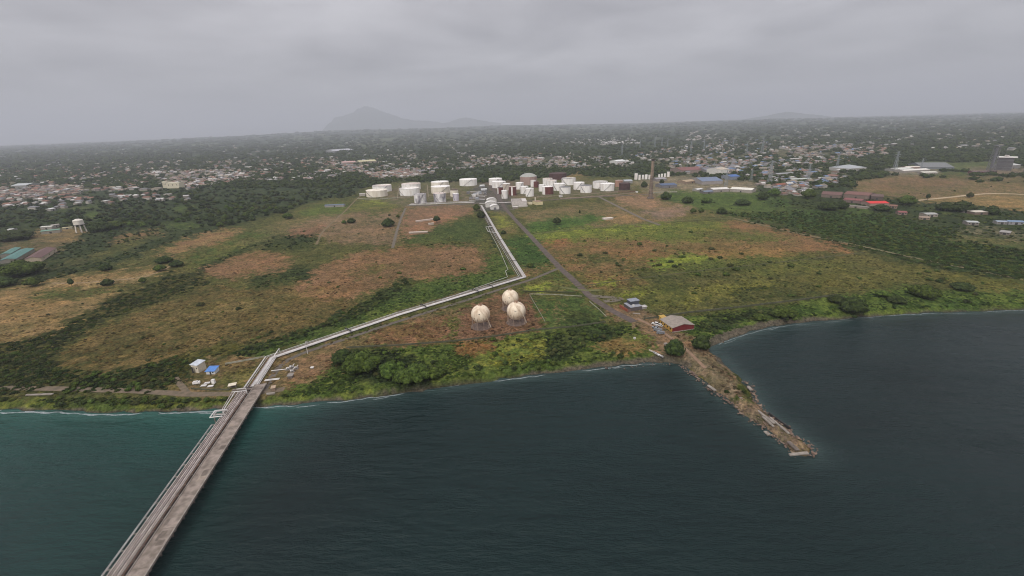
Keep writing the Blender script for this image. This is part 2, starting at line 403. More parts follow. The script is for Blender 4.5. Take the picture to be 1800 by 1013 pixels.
# east fields
paint([(905, 372), (1000, 362), (1150, 345), (1230, 365), (1180, 390), (1000, 400), (930, 395)], (122, 104, 80), (98, 92, 62))
paint([(922, 392), (980, 382), (1040, 376), (1060, 384), (1020, 398), (930, 410)], (80, 104, 48), (66, 90, 44))
paint([(1060, 380), (1110, 376), (1140, 386), (1060, 390)], (146, 116, 84), (130, 106, 76))
paint([(1070, 345), (1140, 340), (1160, 352), (1150, 368), (1110, 362)], (148, 116, 96), (128, 104, 86))
paint([(1120, 372), (1200, 362), (1215, 372), (1160, 386)], (138, 114, 104), (112, 98, 88))
paint([(925, 415), (1000, 404), (1180, 392), (1300, 388), (1400, 402), (1300, 420), (1100, 425), (960, 430)], (94, 104, 50), (112, 112, 56))
paint([(930, 412), (1060, 402), (1200, 390), (1200, 394), (1060, 408), (935, 418)], LIME, GREEN2)
paint([(950, 425), (1000, 420), (1000, 434), (960, 440)], (136, 96, 72), (112, 88, 60))
paint([(955, 436), (1050, 420), (1160, 425), (1200, 440), (1140, 470), (1040, 480), (1000, 475)], (128, 98, 72), (102, 92, 58))
paint([(1180, 432), (1260, 420), (1400, 425), (1460, 440), (1330, 448), (1250, 460)], (132, 104, 74), (108, 92, 60))
paint([(1262, 392), (1310, 386), (1400, 408), (1500, 436), (1490, 446), (1400, 440), (1340, 420), (1290, 408)], (134, 100, 76), (116, 94, 66))
paint([(1136, 460), (1180, 450), (1240, 444), (1270, 450), (1210, 466), (1160, 472)], LIME, LIME2)
paint([(1180, 470), (1260, 452), (1420, 450), (1420, 462), (1300, 472), (1200, 488)], (84, 94, 48), (98, 98, 52))
paint([(990, 490), (1060, 478), (1120, 480), (1130, 500), (1060, 512), (1020, 505)], (124, 98, 68), (100, 92, 54))
paint([(1040, 492), (1080, 490), (1085, 500), (1050, 502)], LIME, OLIVE)
paint([(1060, 512), (1160, 500), (1260, 505), (1300, 520), (1200, 540), (1120, 545)], (106, 102, 56), (84, 88, 46))
paint([(1080, 520), (1130, 508), (1140, 516), (1100, 526)], LIME, OLIVE)
paint([(1190, 532), (1215, 520), (1230, 528), (1200, 540)], (134, 130, 60), OLIVE)
paint([(1380, 488), (1500, 474), (1620, 470), (1720, 484), (1600, 496), (1450, 512)], (104, 98, 56), (88, 88, 46))
paint([(1660, 480), (1720, 478), (1800, 492), (1800, 540), (1700, 520)], (110, 104, 56), (86, 88, 44))
paint([(1060, 440), (1120, 436), (1180, 446), (1150, 456), (1080, 452)], (146, 106, 76), (120, 94, 64))
paint([(1220, 446), (1300, 436), (1420, 440), (1400, 448), (1290, 452)], (140, 108, 72), (116, 98, 58))
paint([(1000, 455), (1060, 446), (1130, 462), (1060, 470)], (118, 100, 70), OLIVE2)
paint([(1250, 400), (1330, 408), (1420, 424), (1300, 424), (1180, 412)], (92, 98, 50), OLIVE)
paint([(1300, 470), (1400, 462), (1520, 462), (1440, 476), (1320, 488)], (88, 92, 48), (110, 104, 56))
line([(1000, 512), (1120, 495), (1300, 470), (1500, 446)], 3, (80, 78, 44), SCRUB)
line([(1310, 386), (1420, 412), (1540, 442), (1660, 470), (1760, 488)], 7, SCRUB, FOREST2, .75)
paint([(1240, 500), (1330, 490), (1400, 500), (1320, 516), (1250, 518)], (116, 112, 56), SCRUB)
# green bank on the east shore
paint([(1190, 595), (1210, 556), (1300, 545), (1380, 535), (1480, 518), (1600, 505), (1700, 512), (1800, 512), (2100, 500), (2100, 536), (1800, 545), (1560, 553), (1420, 566), (1310, 584), (1255, 608), (1230, 600)], (70, 90, 42), (92, 106, 46))
paint([(1220, 572), (1240, 555), (1380, 540), (1395, 548), (1300, 566), (1250, 586)], SCRUB, SCRUB2, 0.2)
# works yard by the old mole
paint([(1060, 545), (1090, 532), (1130, 545), (1165, 560), (1172, 575), (1215, 590), (1240, 600), (1225, 625), (1180, 640), (1160, 632), (1140, 600), (1120, 575), (1080, 562)], (132, 104, 84), (112, 96, 80))
paint([(1166, 636), (1195, 625), (1235, 608), (1252, 616), (1270, 630), (1290, 655), (1310, 670), (1330, 700), (1345, 725), (1385, 752), (1432, 793), (1405, 802), (1340, 748), (1290, 712), (1235, 672)], (128, 106, 92), (112, 98, 80))
line([(1208, 622), (1240, 650), (1265, 672), (1300, 705), (1350, 740), (1400, 780)], 4, (142, 124, 110))
line([(1213, 656), (1250, 686), (1300, 722), (1400, 792)], 8, (140, 124, 112), (104, 92, 84))
paint([(1190, 640), (1210, 636), (1245, 668), (1240, 674), (1215, 656)], (84, 84, 44), (100, 92, 52))
paint([(1290, 680), (1318, 672), (1336, 700), (1320, 706)], (72, 82, 40), (90, 90, 48))
# tank farm and works ground
paint([(640, 346), (700, 326), (800, 318), (860, 318), (950, 318), (1110, 318), (1115, 338), (1030, 346), (960, 350), (900, 366), (860, 372), (830, 362), (716, 364)], (110, 100, 86), (92, 92, 64))
paint([(830, 330), (862, 318), (900, 350), (898, 372), (850, 370), (832, 358)], (98, 92, 92), (84, 80, 82))
paint([(845, 318), (900, 316), (910, 345), (880, 342)], (118, 96, 88), (100, 88, 80))
paint([(990, 306), (1030, 302), (1030, 312), (995, 314)], (140, 112, 84), OLIVE)
paint([(1108, 318), (1200, 308), (1330, 320), (1330, 340), (1240, 338), (1150, 345)], (138, 124, 108), (112, 104, 92), 0.0)
paint([(1150, 345), (1180, 335), (1340, 338), (1400, 350), (1360, 370), (1240, 372)], (84, 100, 50), (70, 88, 44), 0.04)
# scrub east of the fields
paint([(1245, 374), (1330, 372), (1420, 372), (1560, 378), (1700, 420), (1800, 440), (2100, 470), (2100, 520), (1800, 490), (1660, 464), (1500, 426), (1330, 384)], (52, 72, 38), (66, 86, 44), 0.9)
paint([(1330, 342), (1450, 352), (1530, 366), (1540, 378), (1420, 372), (1340, 366)], (60, 78, 42), (78, 94, 48), 0.5)
paint([(1660, 424), (1690, 406), (1800, 416), (2100, 430), (2100, 470), (1800, 440), (1720, 430)], (104, 98, 66), (76, 86, 50), 0.15)
paint([(1700, 396), (1800, 405), (1800, 425), (1690, 412)], (120, 112, 92), FOREST, 0.3)
# far east fields
paint([(1500, 318), (1560, 310), (1640, 306), (1800, 312), (2100, 320), (2100, 345), (1800, 342), (1690, 348), (1600, 350), (1500, 338)], (128, 106, 84), (104, 94, 64), 0.02)
paint([(1600, 352), (1680, 346), (1740, 341), (1800, 344), (2100, 348), (2100, 385), (1800, 372), (1700, 358)], (146, 118, 84), (126, 108, 74), 0.0)
paint([(1640, 303), (1700, 303), (1706, 310), (1640, 310)], OLIVE, GREEN, 0.0)
paint([(1620, 286), (1780, 283), (1800, 300), (1620, 300)], (92, 100, 64), (80, 90, 56), 0.0)
paint([(1560, 296), (1650, 296), (1650, 307), (1560, 308)], (130, 122, 110), (110, 104, 96), 0.0)
paint([(1700, 296), (1800, 296), (2000, 300), (2000, 312), (1700, 306)], (132, 114, 104), (112, 100, 92), 0.0)
paint([(1510, 322), (1600, 312), (1700, 318), (1690, 332), (1560, 336)], (124, 98, 82), (112, 94, 70), 0.0)
line([(1620, 310), (1690, 313), (1740, 318), (1830, 322)], 3.5, SCRUB, OLIVE, .3)
line([(1560, 326), (1640, 330), (1700, 330)], 2.5, (92, 92, 60), OLIVE2, .06)
paint([(1520, 338), (1600, 336), (1690, 336), (1660, 343), (1560, 348)], (116, 96, 76), OLIVE, .03)
paint([(1380, 336), (1440, 334), (1490, 362), (1480, 374), (1390, 366)], FOREST, SCRUB2, .6)
paint([(1560, 352), (1600, 354), (1720, 366), (1800, 378), (1800, 392), (1700, 392), (1600, 382)], FOREST, SCRUB2, .55)
# fields among the western woods
paint([(300, 366), (345, 362), (350, 366), (310, 372)], (86, 98, 54), GREEN, 0.0)
paint([(285, 392), (345, 390), (350, 398), (300, 402)], (92, 98, 56), GREEN, 0.0)
paint([(110, 366), (185, 360), (185, 364), (115, 372)], (90, 96, 64), GREEN, 0.0)
paint([(150, 372), (178, 374), (168, 384), (150, 382)], (92, 104, 52), GREEN, 0.1)
paint([(55, 408), (120, 398), (150, 404), (135, 425), (90, 430), (50, 424)], (130, 108, 78), (104, 92, 72), 0.02)
paint([(0, 424), (60, 420), (100, 425), (110, 440), (70, 452), (0, 462)], (110, 94, 76), (88, 84, 58), 0.0)
paint([(60, 460), (140, 452), (160, 458), (110, 474), (60, 474)], (92, 88, 58), SCRUB, 0.1)
paint([(545, 322), (640, 318), (640, 328), (600, 335)], SCRUB, FOREST, 0.8)
# open ground in the towns
for q in ([(0, 330), (90, 322), (180, 332), (100, 346), (0, 352)], [(250, 304), (420, 296), (440, 312), (320, 332)], [(560, 288), (640, 284), (640, 300), (560, 304)], [(640, 302), (740, 298), (745, 312), (655, 314)],
          [(860, 280), (1010, 276), (1010, 290), (900, 290)], [(1130, 280), (1330, 270), (1330, 296), (1200, 306)], [(1340, 262), (1500, 258), (1500, 274), (1380, 280)], [(1350, 300), (1480, 298), (1500, 315), (1370, 330)]):
    paint(q, (104, 96, 80), FOREST2, 0.28)
def blur(M, r):
    for ax in (0, 1):
        k = np.zeros_like(M); n = 0
        for s in range(-r, r + 1):
            k += np.roll(M, s, ax); n += 1
        M = k / n
    return M
A, B = blur(blur(A, 2), 2), blur(blur(B, 2), 2)
def sample(M, u, v):
    x = np.clip(np.asarray(u) - U0, 0, CW - 1.001); y = np.clip(np.asarray(v) - V0, 0, CH - 1.001)
    xi, yi = x.astype(int), y.astype(int)
    return M[yi, xi]
def uv_of(x, y, z=LAND):
    d = np.stack([x - CAM[0], y - CAM[1], np.full(x.shape, z - CAM[2])], -1)
    w = np.maximum(d @ CF, 1.0)
    return IW / 2 + FOC * (d @ CR) / w, IH / 2 - FOC * (d @ CU) / w

# ------------------------------------------------------------------ terrain
RISE = ([-900, 0, 225, 450, 600, 900, 1125, 1350, 1575, 1800, 2700], [0, 2, 3, 6, 9, 8.5, 5, 5, 3, 2, 2])     # how far the uplands lift the skyline
GROUND_ALBEDO = 0.94
def terrain_z(x, y, sdist):
    r = np.hypot(x, y)
    z = np.where(sdist > 0, -0.2 + (LAND + 0.2) * smooth(0.0, 8.0, sdist), -0.2 - 4.0 * smooth(0.0, 25.0, -sdist))
    u = IW / 2 + FOC * np.tan(np.clip(np.arctan2(x, np.maximum(y, 1)), -1.2, 1.2)) * 1.06
    z = z + np.interp(u, *RISE) / FOC * 17000 * smooth(3500, 17000, r) * (0.85 + 0.3 * fbm(x / 2600, y / 2600, 5, 3))
    return z
az = np.radians(np.linspace(-76, 76, 1180))
dep = np.concatenate([np.linspace(0.19, 3.0, 70), np.linspace(3.05, 30, 390), np.linspace(30.2, 58, 60)])
rad = 150.0 / np.tan(np.radians(dep))
AZ, RD = np.meshgrid(az, rad)
GX, GY = (np.sin(AZ) * RD).ravel(), (np.cos(AZ) * RD).ravel()
near = RD.ravel() < 1500
sdist = np.full(GX.shape, 1e4)
ins = in_poly(GX[near], GY[near], LAND_POLY)
wob = (fbm(GX[near] / 9, GY[near] / 9, 3, 3) - 0.5) * 5
sdist[near] = seg_dist(GX[near], GY[near], SHORE_W) * np.where(ins, 1, -1) + wob
GZ = terrain_z(GX, GY, sdist)
uu, vv = uv_of(GX, GY)
hz = 252 - 59.0 * uu / 1800
k = np.clip((vv - hz) * 0.035, 1.4, 9)                                     # ragged edges between one cover and the next
wu = (fbm(GX / 14, GY / 14, 21, 4) - 0.5) * 2; wv = (fbm(GX / 14, GY / 14, 44, 4) - 0.5) * 2
hu = (vnoise(GX / 2.3, GY / 2.3, 51) - 0.5) + 0.8 * (vnoise(GX / 5.1, GY / 5.1, 57) - 0.5); hv = (vnoise(GX / 2.3, GY / 2.3, 52) - 0.5) + 0.8 * (vnoise(GX / 5.1, GY / 5.1, 58) - 0.5)
su, sv = uu + wu * k * 2.2 + hu * k * 3.2, vv + wv * k * 1.0 + hv * k * 1.3
ca, cb = sample(A, su, sv), sample(B, su, sv)
m1 = smooth(0.38, 0.62, 0.55 * fbm(GX / 22, GY / 22, 9, 4, 0.6) + 0.45 * fbm(GX / 5.0, GY / 5.0, 12, 3, 0.6))[:, None]
cover = ca * (1 - m1) + cb * m1
big = fbm(GX / 60, GY / 60, 31, 4)
dry = smooth(0.52, 0.75, big)[:, None] * 0.35
cover = cover * (1 - dry) + cover * np.array([1.25, 1.08, 0.95]) * dry
tuft = smooth(0.5, 0.68, fbm(GX / 3.2, GY / 3.2, 77, 3, 0.6))[:, None] * (1 - 0.6 * smooth(0.14, 0.3, cover.sum(1)))[:, None]
cover = cover * (1 - 0.45 * tuft)
weed = (smooth(0.53, 0.66, 0.5 * fbm(GX / 17, GY / 12, 101, 4, 0.62) + 0.5 * fbm(GX / 4.2, GY / 3.6, 102, 3, 0.6)) * smooth(2600, 1500, RD.ravel()))[:, None]
bare = smooth(1.25, 1.55, cover[:, 0] / (cover[:, 1] + 1e-5))[:, None]
cover = cover * (1 - weed * (0.48 - 0.30 * bare)) + srgb((60, 68, 38)) * weed * (0.48 - 0.30 * bare)
straw = (smooth(0.56, 0.7, fbm(GX / 9, GY / 7, 111, 4, 0.6)))[:, None]
cover = cover * (1 + straw * np.array([0.22, 0.17, 0.08]))
far = smooth(2500, 6000, RD.ravel())[:, None]                              # woods, clearings and roofs of the far plain
ff = fbm(GX / 260, GY / 420, 63, 5, 0.62)[:, None]
cover = cover * (1 - far) + far * (srgb((50, 60, 44)) + srgb((104, 104, 84)) * smooth(0.52, 0.70, ff) * 0.5)
bw = np.interp(uu, [-500, 0, 400, 900, 1040, 1180, 1240, 1260, 1400, 1460, 1600, 2400], [2.6, 2.6, 3.5, 2.6, 4.5, 6, 5, 8, 6, 3.5, 2.4, 2.4])
on_mole = (uu > 1205) & (vv > 640) | (uu > 1275) & (vv > 615)
bw = np.where(on_mole, 0.2, bw)
beach = (smooth(1.0, -1.5, sdist - bw + (fbm(GX / 6, GY / 6, 90, 3) - 0.5) * 4))[:, None]
cover = cover * (1 - beach) + srgb((92, 84, 78)) * beach
wet = (smooth(2.2, 0.8, sdist) * np.where(on_mole, .4, 1))[:, None]
cover = cover * (1 - 0.55 * wet)
cover = cover * 0.94 + 0.06 * (cover @ np.array([0.3, 0.6, 0.1]))[:, None]
cover = cover * GROUND_ALBEDO * np.array([0.99, 1.015, 0.95])
nr, nc = RD.shape
idx = np.arange(nr * nc).reshape(nr, nc)
F = np.stack([idx[:-1, :-1], idx[:-1, 1:], idx[1:, 1:], idx[1:, :-1]], -1).reshape(-1, 4)
keep = (sdist[F] > -40).any(1)
F = F[keep]
def ground_material():
    m = bpy.data.materials.new('plain_cover'); m.use_nodes = True
    t = m.node_tree; b = t.nodes['Principled BSDF']
    b.inputs['Roughness'].default_value = 1.0; b.inputs['Specular IOR Level'].default_value = 0.05
    at = N(t, 'ShaderNodeAttribute', attribute_name='cover')
    geo = N(t, 'ShaderNodeNewGeometry')
    na = N(t, 'ShaderNodeTexNoise'); na.inputs['Scale'].default_value = 0.55; na.inputs['Detail'].default_value = 5; na.inputs['Roughness'].default_value = 0.7
    nb = N(t, 'ShaderNodeTexNoise'); nb.inputs['Scale'].default_value = 0.13; nb.inputs['Detail'].default_value = 4
    for n in (na, nb): t.links.new(geo.outputs['Position'], n.inputs['Vector'])
    cr = N(t, 'ShaderNodeValToRGB')
    cr.color_ramp.elements[0].position = 0.34; cr.color_ramp.elements[0].color = (0.36, 0.40, 0.38, 1)
    cr.color_ramp.elements[1].position = 0.72; cr.color_ramp.elements[1].color = (1.75, 1.70, 1.55, 1)
    t.links.new(na.outputs[0], cr.inputs[0])
    cr2 = N(t, 'ShaderNodeValToRGB')
    cr2.color_ramp.elements[0].position = 0.35; cr2.color_ramp.elements[0].color = (0.82, 0.86, 0.80, 1)
    cr2.color_ramp.elements[1].position = 0.65; cr2.color_ramp.elements[1].color = (1.15, 1.10, 1.08, 1)
    t.links.new(nb.outputs[0], cr2.inputs[0])
    prev = at.outputs['Color']
    for c in (cr, cr2):
        mx = N(t, 'ShaderNodeMix', data_type='RGBA', blend_type='MULTIPLY'); mx.inputs[0].default_value = 1.0
        t.links.new(prev, mx.inputs[6]); t.links.new(c.outputs[0], mx.inputs[7]); prev = mx.outputs[2]
    t.links.new(prev, b.inputs['Base Color'])
    bp = N(t, 'ShaderNodeBump'); bp.inputs['Strength'].default_value = 0.9; bp.inputs['Distance'].default_value = 1.8
    t.links.new(na.outputs[0], bp.inputs['Height']); t.links.new(bp.outputs[0], b.inputs['Normal'])
    return m
ground = grid_mesh('ground', np.stack([GX, GY, GZ], -1), F, ground_material(), cover)
tag(ground, kind='structure')

# ------------------------------------------------------------------ the sea
def sea_material():
    m = bpy.data.materials.new('sea_water'); m.use_nodes = True
    t = m.node_tree; b = t.nodes['Principled BSDF']
    geo = N(t, 'ShaderNodeNewGeometry')
    at = N(t, 'ShaderNodeAttribute', attribute_name='cover')
    t.links.new(at.outputs['Color'], b.inputs['Base Color'])
    b.inputs['Roughness'].default_value = 0.22; b.inputs['IOR'].default_value = 1.33
    b.inputs['Specular IOR Level'].default_value = 0.27
    mp = N(t, 'ShaderNodeMapping'); mp.inputs['Scale'].default_value = (0.35, 1.0, 1.0); mp.inputs['Rotation'].default_value = (0, 0, R(12))
    t.links.new(geo.outputs['Position'], mp.inputs['Vector'])
    w1 = N(t, 'ShaderNodeTexNoise'); w1.inputs['Scale'].default_value = 0.45; w1.inputs['Detail'].default_value = 6; w1.inputs['Roughness'].default_value = 0.62
    w2 = N(t, 'ShaderNodeTexNoise'); w2.inputs['Scale'].default_value = 0.05; w2.inputs['Detail'].default_value = 3
    t.links.new(mp.outputs[0], w1.inputs['Vector']); t.links.new(mp.outputs[0], w2.inputs['Vector'])
    w4 = N(t, 'ShaderNodeTexNoise'); w4.inputs['Scale'].default_value = 0.16; w4.inputs['Detail'].default_value = 3; t.links.new(mp.outputs[0], w4.inputs['Vector'])
    h = math_(t, 'ADD', math_(t, 'ADD', w1.outputs[0], math_(t, 'MULTIPLY', w4.outputs[0], 2.2)), math_(t, 'MULTIPLY', w2.outputs[0], 1.6))
    bp = N(t, 'ShaderNodeBump'); bp.inputs['Strength'].default_value = 1.0; bp.inputs['Distance'].default_value = 1.5
    t.links.new(h, bp.inputs['Height']); t.links.new(bp.outputs[0], b.inputs['Normal'])
    w3 = N(t, 'ShaderNodeTexNoise'); w3.inputs['Scale'].default_value = 0.011; w3.inputs['Detail'].default_value = 4; w3.inputs['Roughness'].default_value = 0.65
    t.links.new(mp.outputs[0], w3.inputs['Vector'])
    r3 = N(t, 'ShaderNodeMapRange'); r3.inputs[1].default_value = 0.35; r3.inputs[2].default_value = 0.65; r3.inputs[3].default_value = 0.16; r3.inputs[4].default_value = 0.48
    t.links.new(w3.outputs[0], r3.inputs[0]); t.links.new(r3.outputs[0], b.inputs['Roughness'])
    return m
sx = np.concatenate([[-30000, -9000, -3000, -1200], np.arange(-900, 901, 6.0), [1200, 3000, 9000, 30000]])
sy = np.concatenate([[-2500, -900, -300], np.arange(-60, 700, 6.0), [900, 2500]])
SX, SY = np.meshgrid(sx, sy)
sxr, syr = SX.ravel(), SY.ravel()
us, vs_ = uv_of(sxr, np.maximum(syr, 30.0), 0.0)
ds = seg_dist(sxr, syr, SHORE_W)
shallow = (np.exp(-ds / 70) * smooth(-95, -170, sxr) * (0.55 + 0.9 * fbm(sxr / 60, syr / 60, 4, 4)))[:, None]
murk = fbm(sxr / 120, syr / 80, 8, 4)[:, None]
sc = srgb((14, 33, 33)) * (0.55 + 0.7 * murk) + srgb((10, 78, 66)) * np.clip(shallow, 0, 1.1) * 0.5
surf = (np.exp(-ds / 5.0))[:, None]
sc = sc + srgb((70, 84, 80)) * surf * 0.5
nr, nc = SX.shape
idx = np.arange(nr * nc).reshape(nr, nc)
SF = np.stack([idx[:-1, :-1], idx[:-1, 1:], idx[1:, 1:], idx[1:, :-1]], -1).reshape(-1, 4)
sea = grid_mesh('sea', np.stack([sxr, syr, np.zeros_like(sxr)], -1), SF, sea_material(), sc)
tag(sea, kind='structure')

# ------------------------------------------------------------------ far mountains
def mountain(name, u0, u1, prof, dist, m):
    """a ridge of real depth: prof = skyline heights in metres at even steps from u0 to u1"""
    n = 120
    t = np.linspace(0, 1, n)
    hgt = np.interp(t, np.linspace(0, 1, len(prof)), prof)
    x0, x1 = (u0 - 900) / FOC * dist * 0.9425, (u1 - 900) / FOC * dist * 0.9425
    X = np.linspace(x0, x1, n)
    rows = 40
    V = []
    for j in range(rows):
        s = j / (rows - 1) * 2 - 1
        e = (1 - abs(s)) ** 0.9
        y = dist + s * abs(x1 - x0) * 0.35 + 0 * X
        z = hgt * e * (0.8 + 0.4 * fbm(X / 500, y / 500, 3, 4)) / (0.8 + 0.4 * 0.5)
        if abs(s) < 0.03: z = hgt * (0.94 + 0.12 * fbm(X / 300, y / 300, 6, 4))
        V.append(np.stack([X, y, z + 20], -1))
    V = np.concatenate(V)
    idx = np.arange(rows * n).reshape(rows, n)
    F = np.stack([idx[:-1, :-1], idx[:-1, 1:], idx[1:, 1:], idx[1:, :-1]], -1).reshape(-1, 4)
    o = grid_mesh(name, V, F, m)
    tag(o, kind='structure')
m_hill = mat('hill_forest', (52, 64, 46), (70, 80, 58), scale=0.003, rough=1)
kk = 25.0 / 21.0
mountain('mountain', 585, 795, [x * kk for x in (150, 690, 760, 850, 1010, 1110, 990, 820, 700, 570, 490, 470, 440, 380, 300)], 25000, m_hill)
mountain('hill', 780, 890, [x * kk for x in (300, 350, 400, 490, 530, 480, 400, 350, 300, 250)], 25000, m_hill)
mountain('hill', 1320, 1465, [120, 170, 220, 300, 350, 300, 230, 180, 120], 20000, m_hill)
# ------------------------------------------------------------------ shared surfaces
M_WHITE = mat('white_tank_paint', (234, 231, 227), (204, 195, 186), scale=0.2, lo=.42, hi=.75, detail=7, stretch=(1, 1, 0.22), rough=0.6)
M_CREAM = mat('cream_tank_paint', (230, 223, 208), (206, 196, 180), scale=0.12, stretch=(1, 1, 0.18), rough=0.65)
M_STAIN = mat('streaked_white_paint', (128, 124, 130), (226, 223, 220), scale=0.09, stretch=(1, 1, 0.6), rough=0.7, lo=0.4, hi=0.62)
M_RUST = mat('red_brown_tank_paint', (108, 58, 52), (86, 50, 46), scale=0.15, stretch=(1, 1, 0.2), rough=0.8)
M_DRUST = mat('dark_brown_tank_paint', (78, 54, 52), (62, 46, 44), scale=0.12, rough=0.85)
M_PINK = mat('faded_pink_tank_paint', (164, 140, 130), (140, 118, 110), scale=0.12, stretch=(1, 1, 0.2), rough=0.75)
M_DOME = mat('grey_dome_metal', (158, 158, 150), (140, 142, 136), scale=0.2, rough=0.6)
M_ROOFW = mat('pale_tank_roof', (236, 234, 230), (216, 212, 206), scale=0.1, rough=0.6)
M_ROOFS = mat('stained_tank_roof', (176, 158, 148), (206, 198, 190), scale=0.07, rough=0.7)
M_STEEL = mat('grey_steel', (120, 120, 122), (92, 90, 90), scale=0.8, rough=0.6)
M_DARK = mat('dark_steel', (58, 56, 56), (44, 42, 42), scale=0.8, rough=0.7)
M_CONC = mat('weathered_concrete', (150, 143, 134), (122, 114, 106), scale=0.35, rough=0.9)
M_CONCD = mat('old_concrete', (118, 108, 100), (92, 84, 78), scale=0.4, rough=0.95)
M_PIPE = mat('pale_pipe_metal', (186, 180, 176), (150, 142, 138), scale=0.25, stretch=(1, 1, 1), rough=0.45, spec=0.5)
M_PIPEB = mat('bright_pipe_metal', (210, 207, 204), (182, 178, 174), scale=0.22, rough=0.4, spec=0.5)
M_PIPER = mat('rusty_pipe', (128, 98, 80), (104, 86, 76), scale=0.5, rough=0.8)
M_WOOD = mat('sleeper_concrete', (112, 104, 96), (90, 84, 78), scale=0.6, rough=0.9)
M_ASPH = mat('worn_asphalt', (96, 86, 80), (78, 70, 66), scale=0.25, rough=0.95, spec=0.15)
M_TRACK = mat('dirt_track', (118, 104, 84), (98, 88, 66), scale=0.3, rough=1, spec=0.1)
M_GLASS = mat('dark_window', (36, 38, 42), (28, 30, 34), scale=1, rough=0.25, spec=0.5)
def roofm(c, k=0.86): return mat('roof_%d_%d_%d' % c, c, tuple(int(x * k) for x in c), scale=0.5, stretch=(1, 1, 1), rough=0.75)
def wallm(c, k=0.9): return mat('wall_%d_%d_%d' % c, c, tuple(int(x * k) for x in c), scale=0.4, rough=0.9)

# ------------------------------------------------------------------ roads and tracks
_lvl = [0]
def road(name, pts, w, m, label=None):
    """a strip lying on the plain along traced points, each a sheet of its own level"""
    _lvl[0] += 1
    z = LAND + 0.05 + 0.006 * _lvl[0]
    p = [P(u, v)[:2] for u, v in pts]
    q = [p[0]]
    for a, b in zip(p[:-1], p[1:]):
        n = max(1, int(np.hypot(*(b - a)) / 6))
        q += [a + (b - a) * (i + 1) / n for i in range(n)]
    q = np.array(q)
    for _ in range(3): q[1:-1] = q[1:-1] * 0.5 + 0.25 * (q[:-2] + q[2:])
    t = np.gradient(q, axis=0); t /= np.linalg.norm(t, axis=1)[:, None] + 1e-9
    nrm = np.stack([-t[:, 1], t[:, 0]], 1)
    ra = w / 2 * (0.85 + 0.35 * fbm(q[:, 0] / 7, q[:, 1] / 7, 2, 3)); rb = w / 2 * (0.85 + 0.35 * fbm(q[:, 0] / 7, q[:, 1] / 7, 8, 3))
    V = np.concatenate([np.c_[q + nrm * ra[:, None], np.full(len(q), z)], np.c_[q - nrm * rb[:, None], np.full(len(q), z)]])
    i = np.arange(len(q) - 1); n = len(q)
    F = np.stack([i, i + n, i + 1 + n, i + 1], -1)
    return tag(grid_mesh(name, V, F, m), kind='structure')
road('road', [(1115, 566), (1075, 546), (1040, 524), (1005, 490), (984, 471), (960, 445), (928, 410), (905, 386), (886, 364), (876, 345), (862, 326)], 7.0, M_ASPH)
road('road', [(984, 471), (958, 482), (932, 492.5), (880, 508.5), (800, 534.5), (700, 565), (620, 592), (540, 618), (505, 631), (492, 640), (470, 676), (462, 690)], 4.0, mat('grey_track', (98, 90, 82), (82, 76, 68), scale=0.3, rough=1))
road('road', [(-200, 680), (0, 682), (120, 684), (250, 688), (340, 694), (420, 692), (470, 690), (500, 684)], 5.0, mat('dusty_shore_road', (112, 98, 82), (88, 80, 66), scale=.3, rough=1))
road('road', [(716, 362), (780, 361), (840, 358), (876, 356), (960, 352), (1040, 347), (1140, 342)], 8.0, M_ASPH)
road('path', [(330, 692), (318, 678), (308, 664)], 3.5, mat('dusty_shore_road', (1, 1, 1)))
road('path', [(640, 340), (625, 352), (606, 372), (585, 390), (565, 410), (556, 430)], 3.2, M_TRACK)
road('path', [(713, 366), (704, 386), (698, 405), (692, 428), (690, 436)], 4.0, mat('grey_dirt_track', (106, 98, 88), (90, 84, 72), scale=0.3, rough=1))
road('path', [(640, 340), (700, 346), (760, 345), (800, 343)], 8.0, M_TRACK)
road('path', [(1050, 345), (1090, 365), (1130, 385), (1160, 396)], 6.0, mat('grey_dirt_track', (1, 1, 1)))
road('path', [(1062, 530), (1105, 526), (1040, 520)], 6.0, mat('grey_dirt_track', (1, 1, 1)))
road('path', [(1120, 560), (1160, 580), (1195, 605), (1215, 622), (1240, 648)], 2.4, mat('pale_dirt_track', (138, 112, 92), (118, 98, 80), scale=0.35, rough=1))
road('path', [(930, 413), (1000, 404), (1100, 396), (1220, 386), (1290, 384)], 2.4, mat('grass_track', (100, 98, 62), (84, 88, 50), scale=0.3, rough=1))
road('path', [(1290, 384), (1400, 410), (1500, 430), (1600, 452), (1700, 472), (1810, 494), (1950, 520)], 4.0, mat('pale_verge_track', (118, 104, 80), (92, 90, 62), scale=0.3, rough=1))
road('path', [(1010, 505), (1100, 492), (1250, 474), (1400, 458), (1520, 444)], 2.2, mat('dark_grass_track', (74, 72, 46), (66, 68, 42), scale=0.3, rough=1))
road('path', [(985, 505), (1030, 512), (1055, 510)], 4, mat('grass_track', (1, 1, 1)))

road('path', [(1607, 353), (1640, 350), (1680, 346), (1710, 342.5), (1740, 340.5), (1770, 340.5), (1810, 343), (1900, 348)], 8.0, mat('pale_curved_track', (176, 156, 128), (150, 134, 108), scale=.2, rough=1))
road('path', [(92, 498), (136, 498.5), (212, 492), (251, 489), (285, 476), (300, 468)], 3.0, mat('pale_field_path', (146, 124, 96), (124, 108, 80), scale=.2, rough=1))
